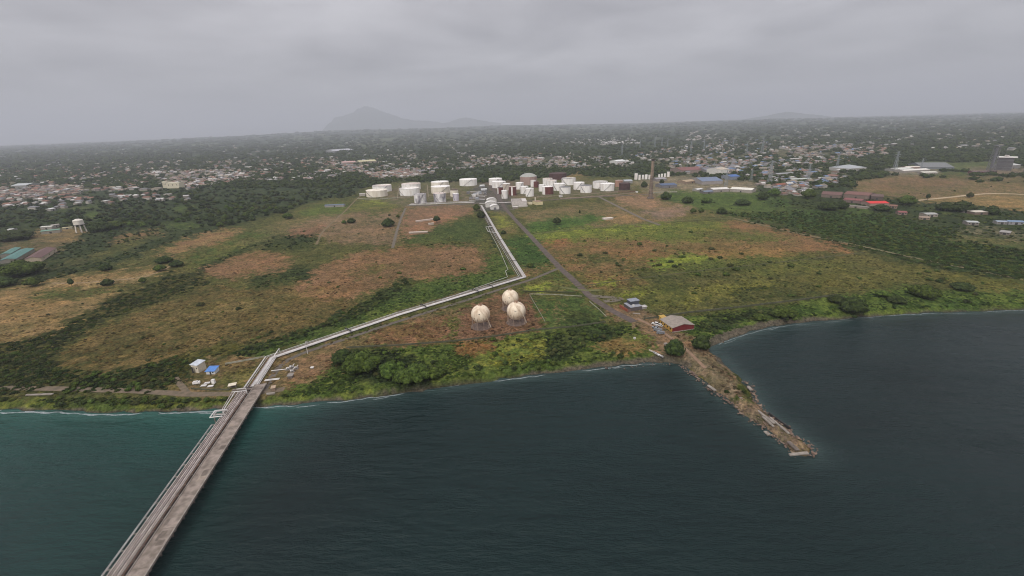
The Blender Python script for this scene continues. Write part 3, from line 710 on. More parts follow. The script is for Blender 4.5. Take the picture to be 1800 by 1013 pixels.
# ------------------------------------------------------------------ sea edge: foam
def foam_line():
    V, F = [], []
    pts = np.array(SHORE_W)
    q = []
    for a, b in zip(pts[:-1], pts[1:]):
        n = max(1, int(np.hypot(*(b - a)) / 1.2))
        q += [a + (b - a) * i / n for i in range(n)]
    q = np.array(q)
    t = np.gradient(q, axis=0); t /= np.linalg.norm(t, axis=1)[:, None] + 1e-9
    nrm = np.stack([t[:, 1], -t[:, 0]], 1)                      # seaward
    s = np.arange(len(q))
    gate = fbm(s / 26.0, s * 0 + 3, 4, 4)
    for k, (o0, wd, thr, zz) in enumerate(((0.2, 0.75, 0.34, 0.05), (2.0, 0.7, 0.56, 0.07))):
        jit = (fbm(s / 6.0, s * 0 + k, 11 + k, 3) - 0.5) * 2.4
        on = fbm(s / 18.0 + 40 * k, s * 0 + k, 7 + k, 4)
        w = wd * smooth(thr, thr + 0.16, on) * (0.5 + fbm(s / 2.0, s * 0, 5 + k, 3))
        # no surf round the sheltered mole
        uq = np.array([proj((x_, y_, 0))[0] for x_, y_ in q]); vq = np.array([proj((x_, y_, 0))[1] for x_, y_ in q])
        w = np.where(((vq > 640) & (uq > 1190)) | ((vq > 606) & (uq > 1240)), 0.0, np.where((uq > 1245), w * .6, w)) * np.where(uq < 430, 1.5, 1.0)
        a = q + nrm * (o0 + jit)[:, None]; b = a + nrm * w[:, None]
        base = len(V)
        for i in range(len(q)):
            V.append((a[i, 0], a[i, 1], zz)); V.append((b[i, 0], b[i, 1], zz))
        for i in range(len(q) - 1):
            if w[i] > 0.1 and w[i + 1] > 0.1:
                F.append((base + 2 * i, base + 2 * i + 1, base + 2 * i + 3, base + 2 * i + 2))
    o = grid_mesh('foam', np.array(V), np.array(F), mat('sea_foam', (150, 156, 156), (96, 108, 110), scale=1.2, rough=0.9))
    tag(o, 'broken white line of surf along the dark beach', 'surf', kind='stuff')
foam_line()

# ------------------------------------------------------------------ storage tanks
def wpos(u0, u1, vb):
    f = P((u0 + u1) / 2, vb)
    r = (u1 - u0) / 2 * mpp(f)
    d = np.array([f[0], f[1], 0]) / math.hypot(f[0], f[1])
    r *= 1 + 0.5 * r / max(depth(f), 1)
    return f, f + d * r, r
def tank(u0, u1, vb, vt, label, shell=M_WHITE, roof=M_ROOFW, style='cone', name='storage_tank', cat='storage tank', group='storage tanks of the tank farm', stair=True, rise=0.06, band=None):
    f, c, r = wpos(u0, u1, vb)
    h = max(4.0, height_at(f, vt))
    t = thing(name, c, label, cat, group)
    b = MB().cyl((0, 0, 0), r, h, 40, cap=False)
    for k in range(1, 5):                                               # plate courses
        z = h * k / 5
        b.cyl((0, 0, z - 0.06), r + 0.05, 0.12, 40, cap=False)
    b.build('shell', shell, t)
    if style == 'open':                                                 # floating roof sunk inside the rim
        MB().cyl((0, 0, h * 0.80), r * 0.985, 0.2, 40).build('floating_roof', roof, t)
        MB().cyl((0, 0, h - 0.35), r + 0.25, 0.35, 40, cap=False).build('rim', M_STEEL, t)
    else:
        rise_h = r * rise
        m = MB()
        n = 40
        prof = [(r + 0.15, 0.0), (r * 0.75, rise_h * (0.5 if style == 'dome' else 0.25)), (r * 0.5, rise_h * (0.8 if style == 'dome' else 0.5)), (r * 0.22, rise_h * (0.96 if style == 'dome' else 0.78)), (0.3, rise_h)]
        vs = [(q * math.cos(2 * math.pi * i / n), q * math.sin(2 * math.pi * i / n), h + z) for q, z in prof for i in range(n)]
        fs = [(j * n + i, j * n + (i + 1) % n, (j + 1) * n + (i + 1) % n, (j + 1) * n + i) for j in range(len(prof) - 1) for i in range(n)]
        m.add(vs, fs, 0, style == 'dome'); m.add(vs[-n:], [tuple(range(n))])
        m.build('roof', roof, t)
        MB().cyl((0, 0, h + rise_h), 0.5, 1.0, 8).build('vent', M_STEEL, t); MB().cyl((r * 0.7, 0, h + rise_h * 0.3), 0.4, 1.1, 8).build('vent', M_STEEL, t)
    if stair:                                                           # spiral stair on the side towards the sea
        s = MB()
        a0 = -math.pi / 2 + rng.uniform(-0.7, 0.1); sweep = min(1.0, h * 1.5 / r) * (1 if rng.random() < 0.6 else -1)
        pts = [((r + 0.5) * math.cos(a0 + sweep * i / 10), (r + 0.5) * math.sin(a0 + sweep * i / 10), 0.3 + (h - 0.3) * i / 10) for i in range(11)]
        for a, b2 in zip(pts[:-1], pts[1:]): s.bar(a, b2, 0.9, 0.35)
        for a, b2 in zip(pts[:-1], pts[1:]): s.bar((a[0], a[1], a[2] + 1.1), (b2[0], b2[1], b2[2] + 1.1), 0.12)
        s.build('stair', M_STEEL, t)
    if band is not None:                                                # a panel of other paint on the shell
        a0, a1, mm = band
        n = 14
        vs = [((r + 0.12) * math.cos(a0 + (a1 - a0) * i / n), (r + 0.12) * math.sin(a0 + (a1 - a0) * i / n), z) for z in (0.2, h - 0.2) for i in range(n + 1)]
        MB().add(vs, [(i, i + 1, n + 2 + i, n + 1 + i) for i in range(n)], 0, True).build('painted_panel', mm, t)
    return t
PI = math.pi
WT = 'wide white storage tank'
tank(645, 681.6, 347, 336, 'cream white storage tank at the west corner, in front of its open twin', M_CREAM, M_CREAM)
tank(656, 689, 338, 327.5, 'white open-topped storage tank half hidden behind the westernmost cream tank', M_WHITE, M_ROOFS, 'open')
tank(703.4, 738.5, 344.5, 332.5, 'wide white tank standing before the tank with the stained roof', M_WHITE, M_ROOFW, 'open')
tank(707, 740, 335, 324.5, 'wide white tank with a brown stained roof, second group from the west', M_WHITE, M_ROOFS, 'cone', rise=0.10)
tank(758.5, 792, 341, 329.5, 'wide cream tank in the third pair, nearer the sea of the two', M_CREAM, M_ROOFW)
tank(758.5, 789.6, 333, 321, 'wide cream tank in the third pair, rear one before the trees', M_CREAM, M_ROOFW)
tank(808, 839, 327.5, 316.5, 'lone white tank at the back before the dark trees, diagonal stair on its side', M_WHITE, M_ROOFW)
tank(729, 750.5, 358.5, 342.5, 'white tank with a big dark stain on its front, beside the pipe track', M_STAIN, M_ROOFW, 'open')
tank(763, 784.5, 356.5, 341, 'white tank with dark streaks and a rusty rim beside the pipe track', M_STAIN, M_ROOFS, 'cone')
tank(792, 806, 346, 335, 'small white tank with a dark top behind the narrow lilac white tank', M_CREAM, M_DRUST, 'cone', stair=False)
tank(796.7, 807.2, 353.5, 341, 'narrow lilac white tank with a diagonal stair, east of the streaked tanks', mat('lilac_white_paint', (202, 196, 204), (178, 172, 180), scale=0.12, stretch=(1, 1, 0.2)), M_ROOFW)
tank(859.5, 883, 326, 315, 'white tank with a bright roof, rear one of the western group by the road', M_WHITE, M_ROOFW)
tank(865, 889.5, 331, 320.5, 'wide white tank in the middle of the western group by the road', M_WHITE, M_ROOFW)
tank(883.5, 897, 335, 323.5, 'pale tan tank between the wide white tank and the rust brown tank', mat('pale_tan_paint', (196, 184, 172), (176, 164, 152), scale=0.12, stretch=(1, 1, 0.2)), M_ROOFW)
tank(874.7, 884.7, 341.5, 330.5, 'small rust brown tank with a white edge beside the road into the works', M_RUST, M_DRUST, band=(-PI * 0.98, -PI * 0.72, M_WHITE), stair=False)
tank(881.8, 892.5, 349.5, 335.5, 'slender white tank with a bold diagonal stair nearest the works road', M_WHITE, M_ROOFW)
tank(894.7, 908, 344, 329, 'rust brown tank with two white upright stripes', M_RUST, M_ROOFS, band=(-PI * 0.62, -PI * 0.5, M_WHITE), stair=False)
tank(914, 944, 326, 311.5, 'big faded pink tank under a grey domed roof, the tallest of the tanks', M_PINK, M_DOME, 'dome', rise=0.36, stair=False)
tank(906.7, 920.5, 333.5, 321.7, 'white tank standing in front of the domed pink tank', M_WHITE, M_ROOFW)
tank(915, 929, 341.5, 328.5, 'white tank with a bright rim behind the twin-stair tank', M_WHITE, M_ROOFW)
tank(924, 938.7, 346, 332, 'white tank with two dark stairs on its front, east of the works road', M_WHITE, M_ROOFW)
tank(932.7, 942, 328.5, 317.5, 'narrow pale tank between the domed tank and a small dark red tank', M_WHITE, M_ROOFS, stair=False)
tank(938, 947, 330, 320, 'small dark red tank beside the narrow pale tank', M_RUST, M_RUST, stair=False)
tank(947, 959, 337, 325.5, 'white tank directly behind the half red, half white tank', M_WHITE, M_ROOFW)
tank(953, 972.6, 342.5, 329, 'half red, half white tank in the middle of the eastern group', M_WHITE, M_ROOFW, band=(-PI * 0.68, -PI * 0.04, M_RUST), stair=False)
tank(954, 971, 327.5, 314.5, 'white tank with an uneven rusty roof edge at the back of the eastern group', M_WHITE, M_ROOFS)
tank(960, 979, 331, 318, 'white tank with a brown roof rim in the second row of the eastern group', M_WHITE, M_ROOFS)
tank(973, 993, 336, 324, 'broad white tank between the half red tank and the grey rimmed tank', M_WHITE, M_ROOFW)
tank(987, 1012, 326, 314.5, 'tallest white tank at the back with dark stains on its roof', M_WHITE, M_DRUST, 'open')
tank(983, 1003, 341.5, 330, 'white tank with a grey rim in the front row beside a small white hut', M_WHITE, M_STEEL)
tank(1008, 1027, 334, 321.7, 'white tank behind the flat topped tank, fourth from the east end', M_WHITE, M_ROOFW)
tank(1020, 1040, 339.5, 327, 'clean white flat topped tank, third in the front row from the east end', M_WHITE, M_STEEL)
tank(1041.7, 1068, 332, 320.5, 'wide white tank hidden in part by the easternmost white tank', M_WHITE, M_STEEL, 'open')
tank(1055, 1079.5, 336.5, 324, 'easternmost wide white tank with a bright roof', M_WHITE, M_ROOFW)
tank(1081, 1095, 329, 318, 'tan pink tank behind the dark brown tank at the east end', mat('tan_pink_paint', (164, 128, 110), (146, 114, 98), scale=0.15, stretch=(1, 1, 0.2)), M_PINK, stair=False)
tank(1088, 1107, 335, 323, 'dark brown tank at the east end of the tank farm', M_DRUST, M_DRUST, stair=False)
tank(965, 996, 316.5, 306, 'dark red brown tank far back against the trees', mat('dark_red_paint', (84, 56, 54), (70, 48, 48), scale=0.1), M_DRUST, stair=False)
for i, (u0, u1, vb, vt, lab) in enumerate([(1115, 1120.5, 316, 305.5, 'broad white silo at the west end of the silo row'), (1122, 1126, 316.5, 308, 'narrow greyish silo, second from the west end of the silo row'),
        (1128, 1131.6, 315.5, 308, 'slim white silo in the middle of the western silo row'), (1133, 1138, 315.5, 307.5, 'white silo next but one west of the brick chimney'), (1139.5, 1144, 315.5, 308, 'white silo standing just west of the brick chimney'),
        (1157, 1160, 312, 307, 'small white silo just east of the brick chimney'), (1161.5, 1165, 311.5, 306, 'small white silo, second east of the brick chimney'), (1167, 1170.5, 311.5, 305.5, 'white silo beside the tall silo at the east end'), (1172, 1177, 311, 302.5, 'tall white silo at the east end of the silo row')]):
    tank(u0, u1, vb, vt, lab, M_WHITE, M_ROOFW, name='silo', cat='silo', group='white silos beside the chimney', stair=False)

# ------------------------------------------------------------------ the three gas spheres
M_SPH = mat('cream_sphere_paint', (222, 208, 186), (176, 152, 128), scale=0.3, stretch=(1, 1, 0.35), rough=0.65, lo=.42, hi=.72, detail=7)
M_SPHR = mat('rust_patches', (138, 104, 84), (168, 140, 116), scale=0.5, rough=0.8)
def sphere_tank(u, v, rp, vg, label):
    g = P(u, vg)
    r = rp * mpp(g)
    zc_ = height_at(g, v)
    t = thing('gas_sphere', g, label, 'spherical tank', 'cream gas spheres in the dirt yard')
    b = MB(); n, m = 36, 20
    vs = [(r * math.sin(PI * j / m) * math.cos(2 * PI * i / n), r * math.sin(PI * j / m) * math.sin(2 * PI * i / n), zc_ - r * math.cos(PI * j / m)) for j in range(m + 1) for i in range(n)]
    b.add(vs, [(j * n + i, j * n + (i + 1) % n, (j + 1) * n + (i + 1) % n, (j + 1) * n + i) for j in range(m) for i in range(n)], 0, True)
    for k in range(8):                                                 # weld seams
        a = 2 * PI * k / 8 + .2
        pts = [((r + 0.02) * math.sin(PI * j / 16) * math.cos(a), (r + 0.02) * math.sin(PI * j / 16) * math.sin(a), zc_ - (r + 0.02) * math.cos(PI * j / 16)) for j in range(2, 15)]
        b.tube(pts, 0.03, 4)
    b.build('shell', M_SPH, t)
    L = 9
    for k in range(L):
        a = 2 * PI * k / L + 0.2
        x, y = r * 0.96 * math.cos(a), r * 0.96 * math.sin(a)
        lg = MB().cyl((x, y, 0), 0.24, zc_ - r * 0.05, 9, 0.24); lg.box((x, y, 0.2), (1.0, 1.0, 0.4), a)
        lg.build('leg', mat('sphere_leg', (150, 132, 116), (124, 106, 94), scale=.5), t)
    br = MB()
    for k in range(L):
        a, a2 = 2 * PI * k / L + 0.2, 2 * PI * (k + 1) / L + 0.2
        p = lambda q, z: (r * 0.96 * math.cos(q), r * 0.96 * math.sin(q), z)
        br.bar(p(a, 0.8), p(a2, zc_ - r * 0.55), 0.05); br.bar(p(a2, 0.8), p(a, zc_ - r * 0.55), 0.05)
    br.build('brace', mat('sphere_leg', (1, 1, 1)), t)
    top = MB(); top.cyl((0, 0, zc_ + r * 0.985), 1.5, 0.25, 14)
    for k in range(10):
        a, a2 = 2 * PI * k / 10, 2 * PI * (k + 1) / 10
        q = lambda w, z: (1.5 * math.cos(w), 1.5 * math.sin(w), zc_ + r + z)
        top.bar(q(a, 0), q(a, 1.1), 0.1); top.bar(q(a, 1.05), q(a2, 1.05), 0.1)
    top.cyl((0.3, 0.2, zc_ + r), 0.4, 0.9, 8)
    top.build('platform', M_SPHR, t)
    hp = MB()
    for k, (a, e) in enumerate(((-1.75, 0.35), (-1.62, 0.33), (-1.2, -0.25), (-2.2, -0.2), (-1.4, -0.4))):
        hp.cyl((0, 0, 0), 0.1, 0.1, 4, cap=False) if False else None
        n_ = Vector((math.cos(a) * math.cos(e), math.sin(a) * math.cos(e), math.sin(e)))
        c = n_ * (r + 0.01) + Vector((0, 0, zc_))
        s_ = Vector((-math.sin(a), math.cos(a), 0)); u_ = n_.cross(s_)
        w = 0.2 + 0.08 * (k % 2)
        hp.add([c - s_ * w - u_ * w * 1.4 + n_ * 0.06, c + s_ * w - u_ * w * 1.4 + n_ * 0.06, c + s_ * w + u_ * w * 1.4 + n_ * 0.06, c - s_ * w + u_ * w * 1.4 + n_ * 0.06], [(0, 1, 2, 3)])
    hp.build('access_plate', M_DARK, t)
    ap = MB().cyl((0, 0, 0.01), r * 1.12, 0.12, 24); ap.build('base_slab', mat('sphere_slab', (112, 96, 88), (92, 80, 74), scale=0.4, rough=1), t)
    st = MB()
    pts = [((r + 0.6) * math.cos(-0.3 - 1.5 * i / 14) * (1 if i < 6 else math.cos((i - 6) / 8 * 1.35)), (r + 0.6) * math.sin(-0.3 - 1.5 * i / 14) * (1 if i < 6 else math.cos((i - 6) / 8 * 1.35)), zc_ * i / 6 if i < 6 else zc_ + (r + 0.4) * math.sin((i - 6) / 8 * 1.35)) for i in range(15)]
    for a, b2 in zip(pts[:-1], pts[1:]): st.bar(a, b2, 0.7, 0.2)
    st.build('stair', M_SPH, t)
    return t
sphere_tank(846, 552, 16.4, 574, 'cream gas sphere nearest the shore path, standing apart from the other two')
sphere_tank(908, 546.5, 16.4, 566.5, 'cream gas sphere beside the green lawn, overlapping the one behind it')
sphere_tank(897.5, 523.5, 14.4, 542.5, 'cream gas sphere at the back of the yard beside the pipe rack')

# ------------------------------------------------------------------ chimney
g = P(1143.3, 349)
hch = height_at(g, 279.5)
t = thing('chimney', g, 'tall brown brick chimney standing alone on bare ground east of the tanks', 'chimney')
w = 7.0 * mpp(g)
MB().cyl((0, 0, 0), w / 2, hch, 20, w / 2 * 0.66, cap=False).build('shaft', mat('chimney_brick', (138, 122, 106), (104, 92, 82), scale=0.13, stretch=(0.4, 0.4, 1), rough=0.95, lo=0.42, hi=0.58), t)
b = MB(); b.cyl((0, 0, hch - 3.5), w / 2 * 0.66 + 0.7, 3.5, 20, w / 2 * 0.66 + 0.9, cap=False); b.cyl((0, 0, hch - 0.4), w / 2 * 0.66 + 0.4, 0.2, 20); b.build('cap', mat('sooty_brick', (64, 56, 52), (52, 46, 44), scale=0.5), t)
b = MB()
for k in range(1, 8): b.cyl((0, 0, hch * k / 8), w / 2 * (1 - 0.34 * k / 8) + 0.12, 0.5, 20, cap=False)
b.build('band', M_DARK, t)
b = MB().box((0, 0, 1.2), (w * 1.35, w * 1.35, 2.4)); b.build('base', M_CONCD, t)
b = MB().bar((0, -w / 2 - 0.3, 0), (0, -w / 2 * 0.66 - 0.5, hch - 3), 0.5, 0.2); b.build('ladder', M_STEEL, t)

# ------------------------------------------------------------------ buildings
def building(name, label, cat, A_, B_, dep_m, h, roofc, wallc=(196, 188, 176), style='gable', group=None, along=True, over=0.4, rise=None, doors=0, windows=0, base_z=LAND, wall2=None, ridge_vents=False):
    """front wall from pixel A_ to pixel B_, reaching dep_m metres back from it"""
    a, b2 = P(*A_, base_z), P(*B_, base_z)
    L = float(np.hypot(*(b2 - a)[:2])); ang = math.atan2(b2[1] - a[1], b2[0] - a[0])
    n = np.array([-math.sin(ang), math.cos(ang), 0])
    c = (a + b2) / 2 + n * dep_m / 2
    t = thing(name, c, label, cat, group, ang)
    hx, hy = L / 2, dep_m / 2
    rise = rise if rise is not None else (0.22 * (dep_m if along else L) / 2)
    wm, rm = wallm(wallc), roofm(roofc)
    w = MB()
    ww = [(-hx, -hy), (hx, -hy), (hx, hy), (-hx, hy)]
    if style == 'mono':
        hs = [h, h, h + rise, h + rise]
        w.add([(x, y, 0) for x, y in ww] + [(x, y, z) for (x, y), z in zip(ww, hs)], [(0, 1, 5, 4), (1, 2, 6, 5), (2, 3, 7, 6), (3, 0, 4, 7)])
        ox, oy = hx + over, hy + over
        sl_ = rise / (2 * hy)
        z0, z1 = h - over * sl_ + 0.03, h + rise + over * sl_ + 0.03
        r = MB().add([(-ox, -oy, z0), (ox, -oy, z0), (ox, oy, z1), (-ox, oy, z1), (-ox, -oy, z0 + 0.18), (ox, -oy, z0 + 0.18), (ox, oy, z1 + 0.18), (-ox, oy, z1 + 0.18)],
                     [(3, 2, 1, 0), (4, 5, 6, 7), (0, 1, 5, 4), (1, 2, 6, 5), (2, 3, 7, 6), (3, 0, 4, 7)])
    elif style == 'flat':
        w.add([(x, y, 0) for x, y in ww] + [(x, y, h) for x, y in ww], [(0, 1, 5, 4), (1, 2, 6, 5), (2, 3, 7, 6), (3, 0, 4, 7)])
        r = MB().box((0, 0, h + 0.15), (L + 2 * over, dep_m + 2 * over, 0.3))
    elif style == 'hip':
        w.add([(x, y, 0) for x, y in ww] + [(x, y, h) for x, y in ww], [(0, 1, 5, 4), (1, 2, 6, 5), (2, 3, 7, 6), (3, 0, 4, 7)])
        ox, oy = hx + over, hy + over; k = max(0.0, ox - oy) if ox > oy else 0.0; k2 = max(0.0, oy - ox)
        r = MB().add([(-ox, -oy, h), (ox, -oy, h), (ox, oy, h), (-ox, oy, h), (-k, -k2, h + rise), (k, k2, h + rise)] if ox > oy else
                     [(-ox, -oy, h), (ox, -oy, h), (ox, oy, h), (-ox, oy, h), (0, -k2, h + rise), (0, k2, h + rise)],
                     [(0, 1, 5, 4), (1, 2, 5), (2, 3, 4, 5), (3, 0, 4)] if ox > oy else [(0, 1, 4), (1, 2, 5, 4), (2, 3, 5), (3, 0, 4, 5)])
    else:
        if along:      # ridge parallel with the front
            w.add([(x, y, 0) for x, y in ww] + [(x, y, h) for x, y in ww] + [(-hx, 0, h + rise), (hx, 0, h + rise)], [(0, 1, 5, 4), (1, 2, 6, 9, 5), (2, 3, 7, 6), (3, 0, 4, 8, 7)])
            ox, oy = hx + over, hy + over; e = over * rise / hy
            top = [(-ox, -oy, h - e + .05), (ox, -oy, h - e + .05), (ox, 0, h + rise + .05), (-ox, 0, h + rise + .05), (ox, oy, h - e + .05), (-ox, oy, h - e + .05)]
        else:          # gable end to the front
            w.add([(x, y, 0) for x, y in ww] + [(x, y, h) for x, y in ww] + [(0, -hy, h + rise), (0, hy, h + rise)], [(0, 1, 5, 8, 4), (1, 2, 6, 5), (2, 3, 7, 9, 6), (3, 0, 4, 7)])
            ox, oy = hx + over, hy + over; e = over * rise / hx
            top = [(-ox, oy, h - e + .05), (-ox, -oy, h - e + .05), (0, -oy, h + rise + .05), (0, oy, h + rise + .05), (ox, -oy, h - e + .05), (ox, oy, h - e + .05)]
        low = [(x, y, z + 0.2) for x, y, z in top]
        r = MB().add(top + low, [(0, 3, 2, 1), (3, 5, 4, 2), (6, 7, 8, 9), (9, 8, 10, 11), (0, 1, 7, 6), (4, 5, 11, 10), (1, 2, 8, 7), (2, 4, 10, 8), (5, 3, 9, 11), (3, 0, 6, 9)])
    w.build('wall', wm if wall2 is None else wallm(wall2), t)
    ro = r.build('roof', rm, t)
    for k in range(doors):
        x = -hx + L * (k + 0.5) / doors
        MB().box((x, -hy - 0.03, min(h * .8, 3.2) / 2), (min(3.0, L / doors * .6), 0.1, min(h * .8, 3.2))).build('door', M_DARK, t)
    for k in range(windows):
        x = -hx + L * (k + 0.5) / windows
        MB().box((x, -hy - 0.03, h * 0.6), (min(1.6, L / windows * .55), 0.08, h * 0.3)).build('window', M_GLASS, t)
    return t
# works by the old mole
t = building('warehouse', 'red walled warehouse under a worn grey gable roof near the mole', 'warehouse', (1181.4, 584.5), (1219.5, 579), 17, 3.6, (144, 134, 124), (110, 38, 40), 'gable', along=False, rise=2.0, over=0.5)
w_len = 17
hxw = float(np.hypot(*(P(1219.5, 579) - P(1181.4, 584.5))[:2])) / 2
MB().box((-hxw - 0.05, 0, 1.7), (0.12, w_len, 3.4)).build('side_wall', wallm((178, 140, 66)), t)
MB().box((0, -w_len / 2 - 0.25, 0.25), (2 * hxw + 0.6, 0.5, 0.5)).build('plinth', M_CONC, t)
for k in range(4): MB().box((-hxw - 0.13, -6 + 4 * k, 2.0), (0.06, 1.6, 1.2)).build('window', M_GLASS, t)
building('shed', 'small ochre lean-to shed built against the back of the red warehouse', 'shed', (1166, 567.5), (1174, 566), 6, 3.0, (184, 150, 80), (184, 148, 74), 'mono', rise=0.5)
t = building('derelict_building', 'roofless grey block with a slab roof and a rust red side wall by the road', 'ruin', (1108, 547.5), (1128, 544.5), 11, 3.2, (150, 152, 160), (92, 84, 84), 'flat', over=0.2)
hl = float(np.hypot(*(P(1128, 544.5) - P(1108, 547.5))[:2])) / 2
MB().box((-hl - 3.4, -0.4, 1.3), (0.4, 12, 2.6), 0.1).build('side_wall', wallm((140, 78, 60)), t)
MB().box((-hl - 1.7, -6.0, 1.0), (3.2, 0.3, 2.0)).build('front_wall', wallm((120, 96, 88)), t)
MB().box((1.5, 2.4, 5.0), (hl * 1.5, 6.0, 3.0)).build('upper_wall', wallm((70, 72, 80)), t)
MB().box((1.5, 2.4, 6.65), (hl * 1.5 + 0.8, 6.8, 0.3)).build('upper_roof', roofm((138, 142, 154)), t)
MB().box((-hl * 0.3, -3.5, 4.0), (1.6, 1.6, 1.3)).build('water_drum', M_PIPEB, t)
building('shed', 'pale low shelter on the east side of the roofless grey block', 'shed', (1129, 544), (1137, 542.5), 3, 1.8, (176, 172, 168), (150, 144, 138), 'mono', rise=0.3)
# huts by the pier
t = building('watch_house', 'tall cream watch house with a white lean-to roof beside the blue roofed hut', 'watch house', (338.5, 654.5), (350, 656), 6.0, 5.7, (190, 196, 204), (206, 196, 176), 'mono', rise=0.5, over=0.5)
lw = float(np.hypot(*(P(350, 656) - P(338.5, 654.5))[:2]))
MB().box((-lw * 0.17, -4.03, 2.4), (lw * 0.26, 0.1, 4.6)).build('doorway', M_DARK, t)
MB().box((lw * 0.3, -3.03, 3.4), (lw * 0.12, 0.1, 1.1)).build('window', M_GLASS, t)
t = building('hut', 'low white hut under a bright blue roof beside the tall watch house', 'hut', (363, 658.5), (378, 658), 5.0, 2.3, (86, 128, 190), (204, 204, 202), 'mono', rise=0.9, over=0.5)
MB().box((0, -2.53, 1.05), (1.0, 0.08, 2.1)).build('door', M_DARK, t)
MB().box((1.7, -2.53, 1.4), (0.9, 0.08, 0.8)).build('window', M_GLASS, t)
g = P(410, 682)
t = thing('guard_shelter', g, 'small square shelter with a cream flat roof beside the pier entrance', 'shelter', None, 0.35)
MB().box((0, 0, 2.55), (4.6, 3.6, 0.25)).build('roof', roofm((214, 204, 184)), t)
for x, y in ((-1.9, -1.4), (1.9, -1.4), (1.9, 1.4), (-1.9, 1.4)): MB().box((x, y, 1.22), (0.2, 0.2, 2.44)).build('post', M_CONC, t)
MB().box((0, 0.9, 0.6), (3.4, 1.2, 1.2)).build('counter', M_CONCD, t)
def junk(name, label, cat, u, v, boxes, group=None, rz=0.0):
    t = thing(name, P(u, v), label, cat, group, rz)
    for nm, c, s_, rr, mm in boxes: MB().box(c, s_, rr, 0).build(nm, mm, t)
    return t
junk('container', 'white upright container tank beside the grey panels below the watch house', 'container', 376, 674, [('body', (0, 0, 1.3), (1.8, 1.5, 2.6), 0, M_WHITE), ('lid', (0, 0, 2.7), (2.0, 1.7, 0.2), 0, M_PIPEB), ('base', (0, 0, 0.1), (2.1, 1.9, 0.2), 0, M_CONC)], None)
junk('parked_van', 'pale van parked at the west end of the yard below the watch house', 'van', 346, 675.5, [('body', (0, 0, 1.2), (4.0, 1.7, 1.3), 0, M_WHITE), ('cabin', (-0.3, 0, 2.05), (2.6, 1.55, 0.4), 0, M_PIPEB), ('windscreen', (1.03, 0, 2.0), (0.1, 1.4, 0.4), 0, M_GLASS), ('wheel', (1.2, -0.8, .35), (.7, .2, .7), 0, M_DARK), ('wheel', (-1.2, -0.8, .35), (.7, .2, .7), 0, M_DARK), ('wheel', (1.2, .8, .35), (.7, .2, .7), 0, M_DARK), ('wheel', (-1.2, .8, .35), (.7, .2, .7), 0, M_DARK)], None, 0.3)
for i, (u, v, l) in enumerate(((358, 679, 'grey metal sheet stack nearest the shore road'), (364, 674.5, 'grey metal sheet stack between the van and the white container'), (370, 680, 'grey metal sheet stack in front of the white container'))):
    junk('sheet_stack', l, 'sheet stack', u, v, [('sheet', (0, 0, 0.3), (3.6, 2.0, 0.16), 0.1, M_PIPE), ('sheet', (0.2, 0.1, 0.6), (3.3, 1.9, 0.16), 0.2, M_PIPEB), ('pallet', (0, 0, 0.12), (3.0, 1.7, 0.2), 0, M_CONCD)], 'stacks of grey sheet metal')
t = building('shed', 'tiny tan shed beside the pier road end', 'shed', (478, 688), (484, 687), 2.2, 2.0, (172, 150, 128), (140, 120, 104), 'mono', rise=0.3)
junk('concrete_block', 'long pale concrete block lying below the tiny tan shed', 'concrete block', 476, 693, [('body', (0, 0, 0.4), (5, 1.1, 0.8), 0.1, M_CONC)])
junk('concrete_slab', 'long pale slab lying on the bank beside the west shore road', 'concrete slab', 70, 694.5, [('body', (0, 0, 0.35), (17, 1.2, 0.6), 0, M_CONC), ('footing', (-6, 0, 0.05), (1, 1.6, 0.3), 0, M_CONCD), ('footing', (6, 0, 0.05), (1, 1.6, 0.3), 0, M_CONCD)])
# pump skids
def pump(u, v, label, k):
    t = thing('pump_skid', P(u, v), label, 'pump skid', 'pumps on the slab by the pier')
    MB().box((0, 0, 0.2), (3.2 * k, 2.2 * k, 0.4)).build('base_slab', M_CONC, t)
    MB().tube([(-1.1 * k, 0, 1.1), (0.9 * k, 0, 1.1)], 0.6 * k, 10).build('motor', M_PIPEB, t)
    MB().tube([(1.0 * k, 0, 0.4), (1.0 * k, 0, 2.3 * k), (1.0 * k, 1.6 * k, 2.3 * k)], 0.25 * k, 8).build('pipe', M_PIPE, t)
    MB().cyl((0.2, -0.8 * k, 0.4), 0.35 * k, 1.3 * k, 10).build('valve', M_STEEL, t)
pump(507, 650, 'grey pump skid at the west side of the pump cluster', 1.0)
pump(514, 647, 'white pump skid at the back of the pump cluster', 1.0)
pump(521, 648.5, 'grey pump skid at the east side of the pump cluster', 0.9)
pump(514, 654, 'low grey pump skid at the front of the pump cluster', 0.9)
building('shed', 'small grey roofed hut in front of the pump cluster', 'shed', (506, 666), (514, 665.5), 2.4, 1.8, (140, 134, 128), (110, 100, 92), 'mono', rise=0.3)
for pts, lab in (([(477, 652), (503, 649)], 'low pale pipe running from the pier rack to the pump cluster'), ([(466, 668), (492, 665)], 'low pair of pale pipes running from the pier rack towards the red ground')):
    m = MB(); a, b2 = P(*pts[0], LAND + 0.5), P(*pts[1], LAND + 0.5); m.tube([a, b2], 0.28, 8)
    if 'pair' in lab: m.tube([a + np.array([0, -1.2, 0]), b2 + np.array([0, -1.2, 0])], 0.28, 8)
    o = m.build('branch_pipe', M_PIPEB); tag(o, lab, 'pipe')
t = thing('lamp_post', P(541, 622), 'thin pale lamp post leaning over the pipe rack at the dirt yard', 'lamp post')
MB().cyl((0, 0, 0), 0.22, 9.5, 8, 0.12).build('pole', M_PIPEB, t); MB().box((0.6, 0.6, 9.5), (1.8, 0.3, 0.2), 0.8).build('lamp', M_PIPE, t)
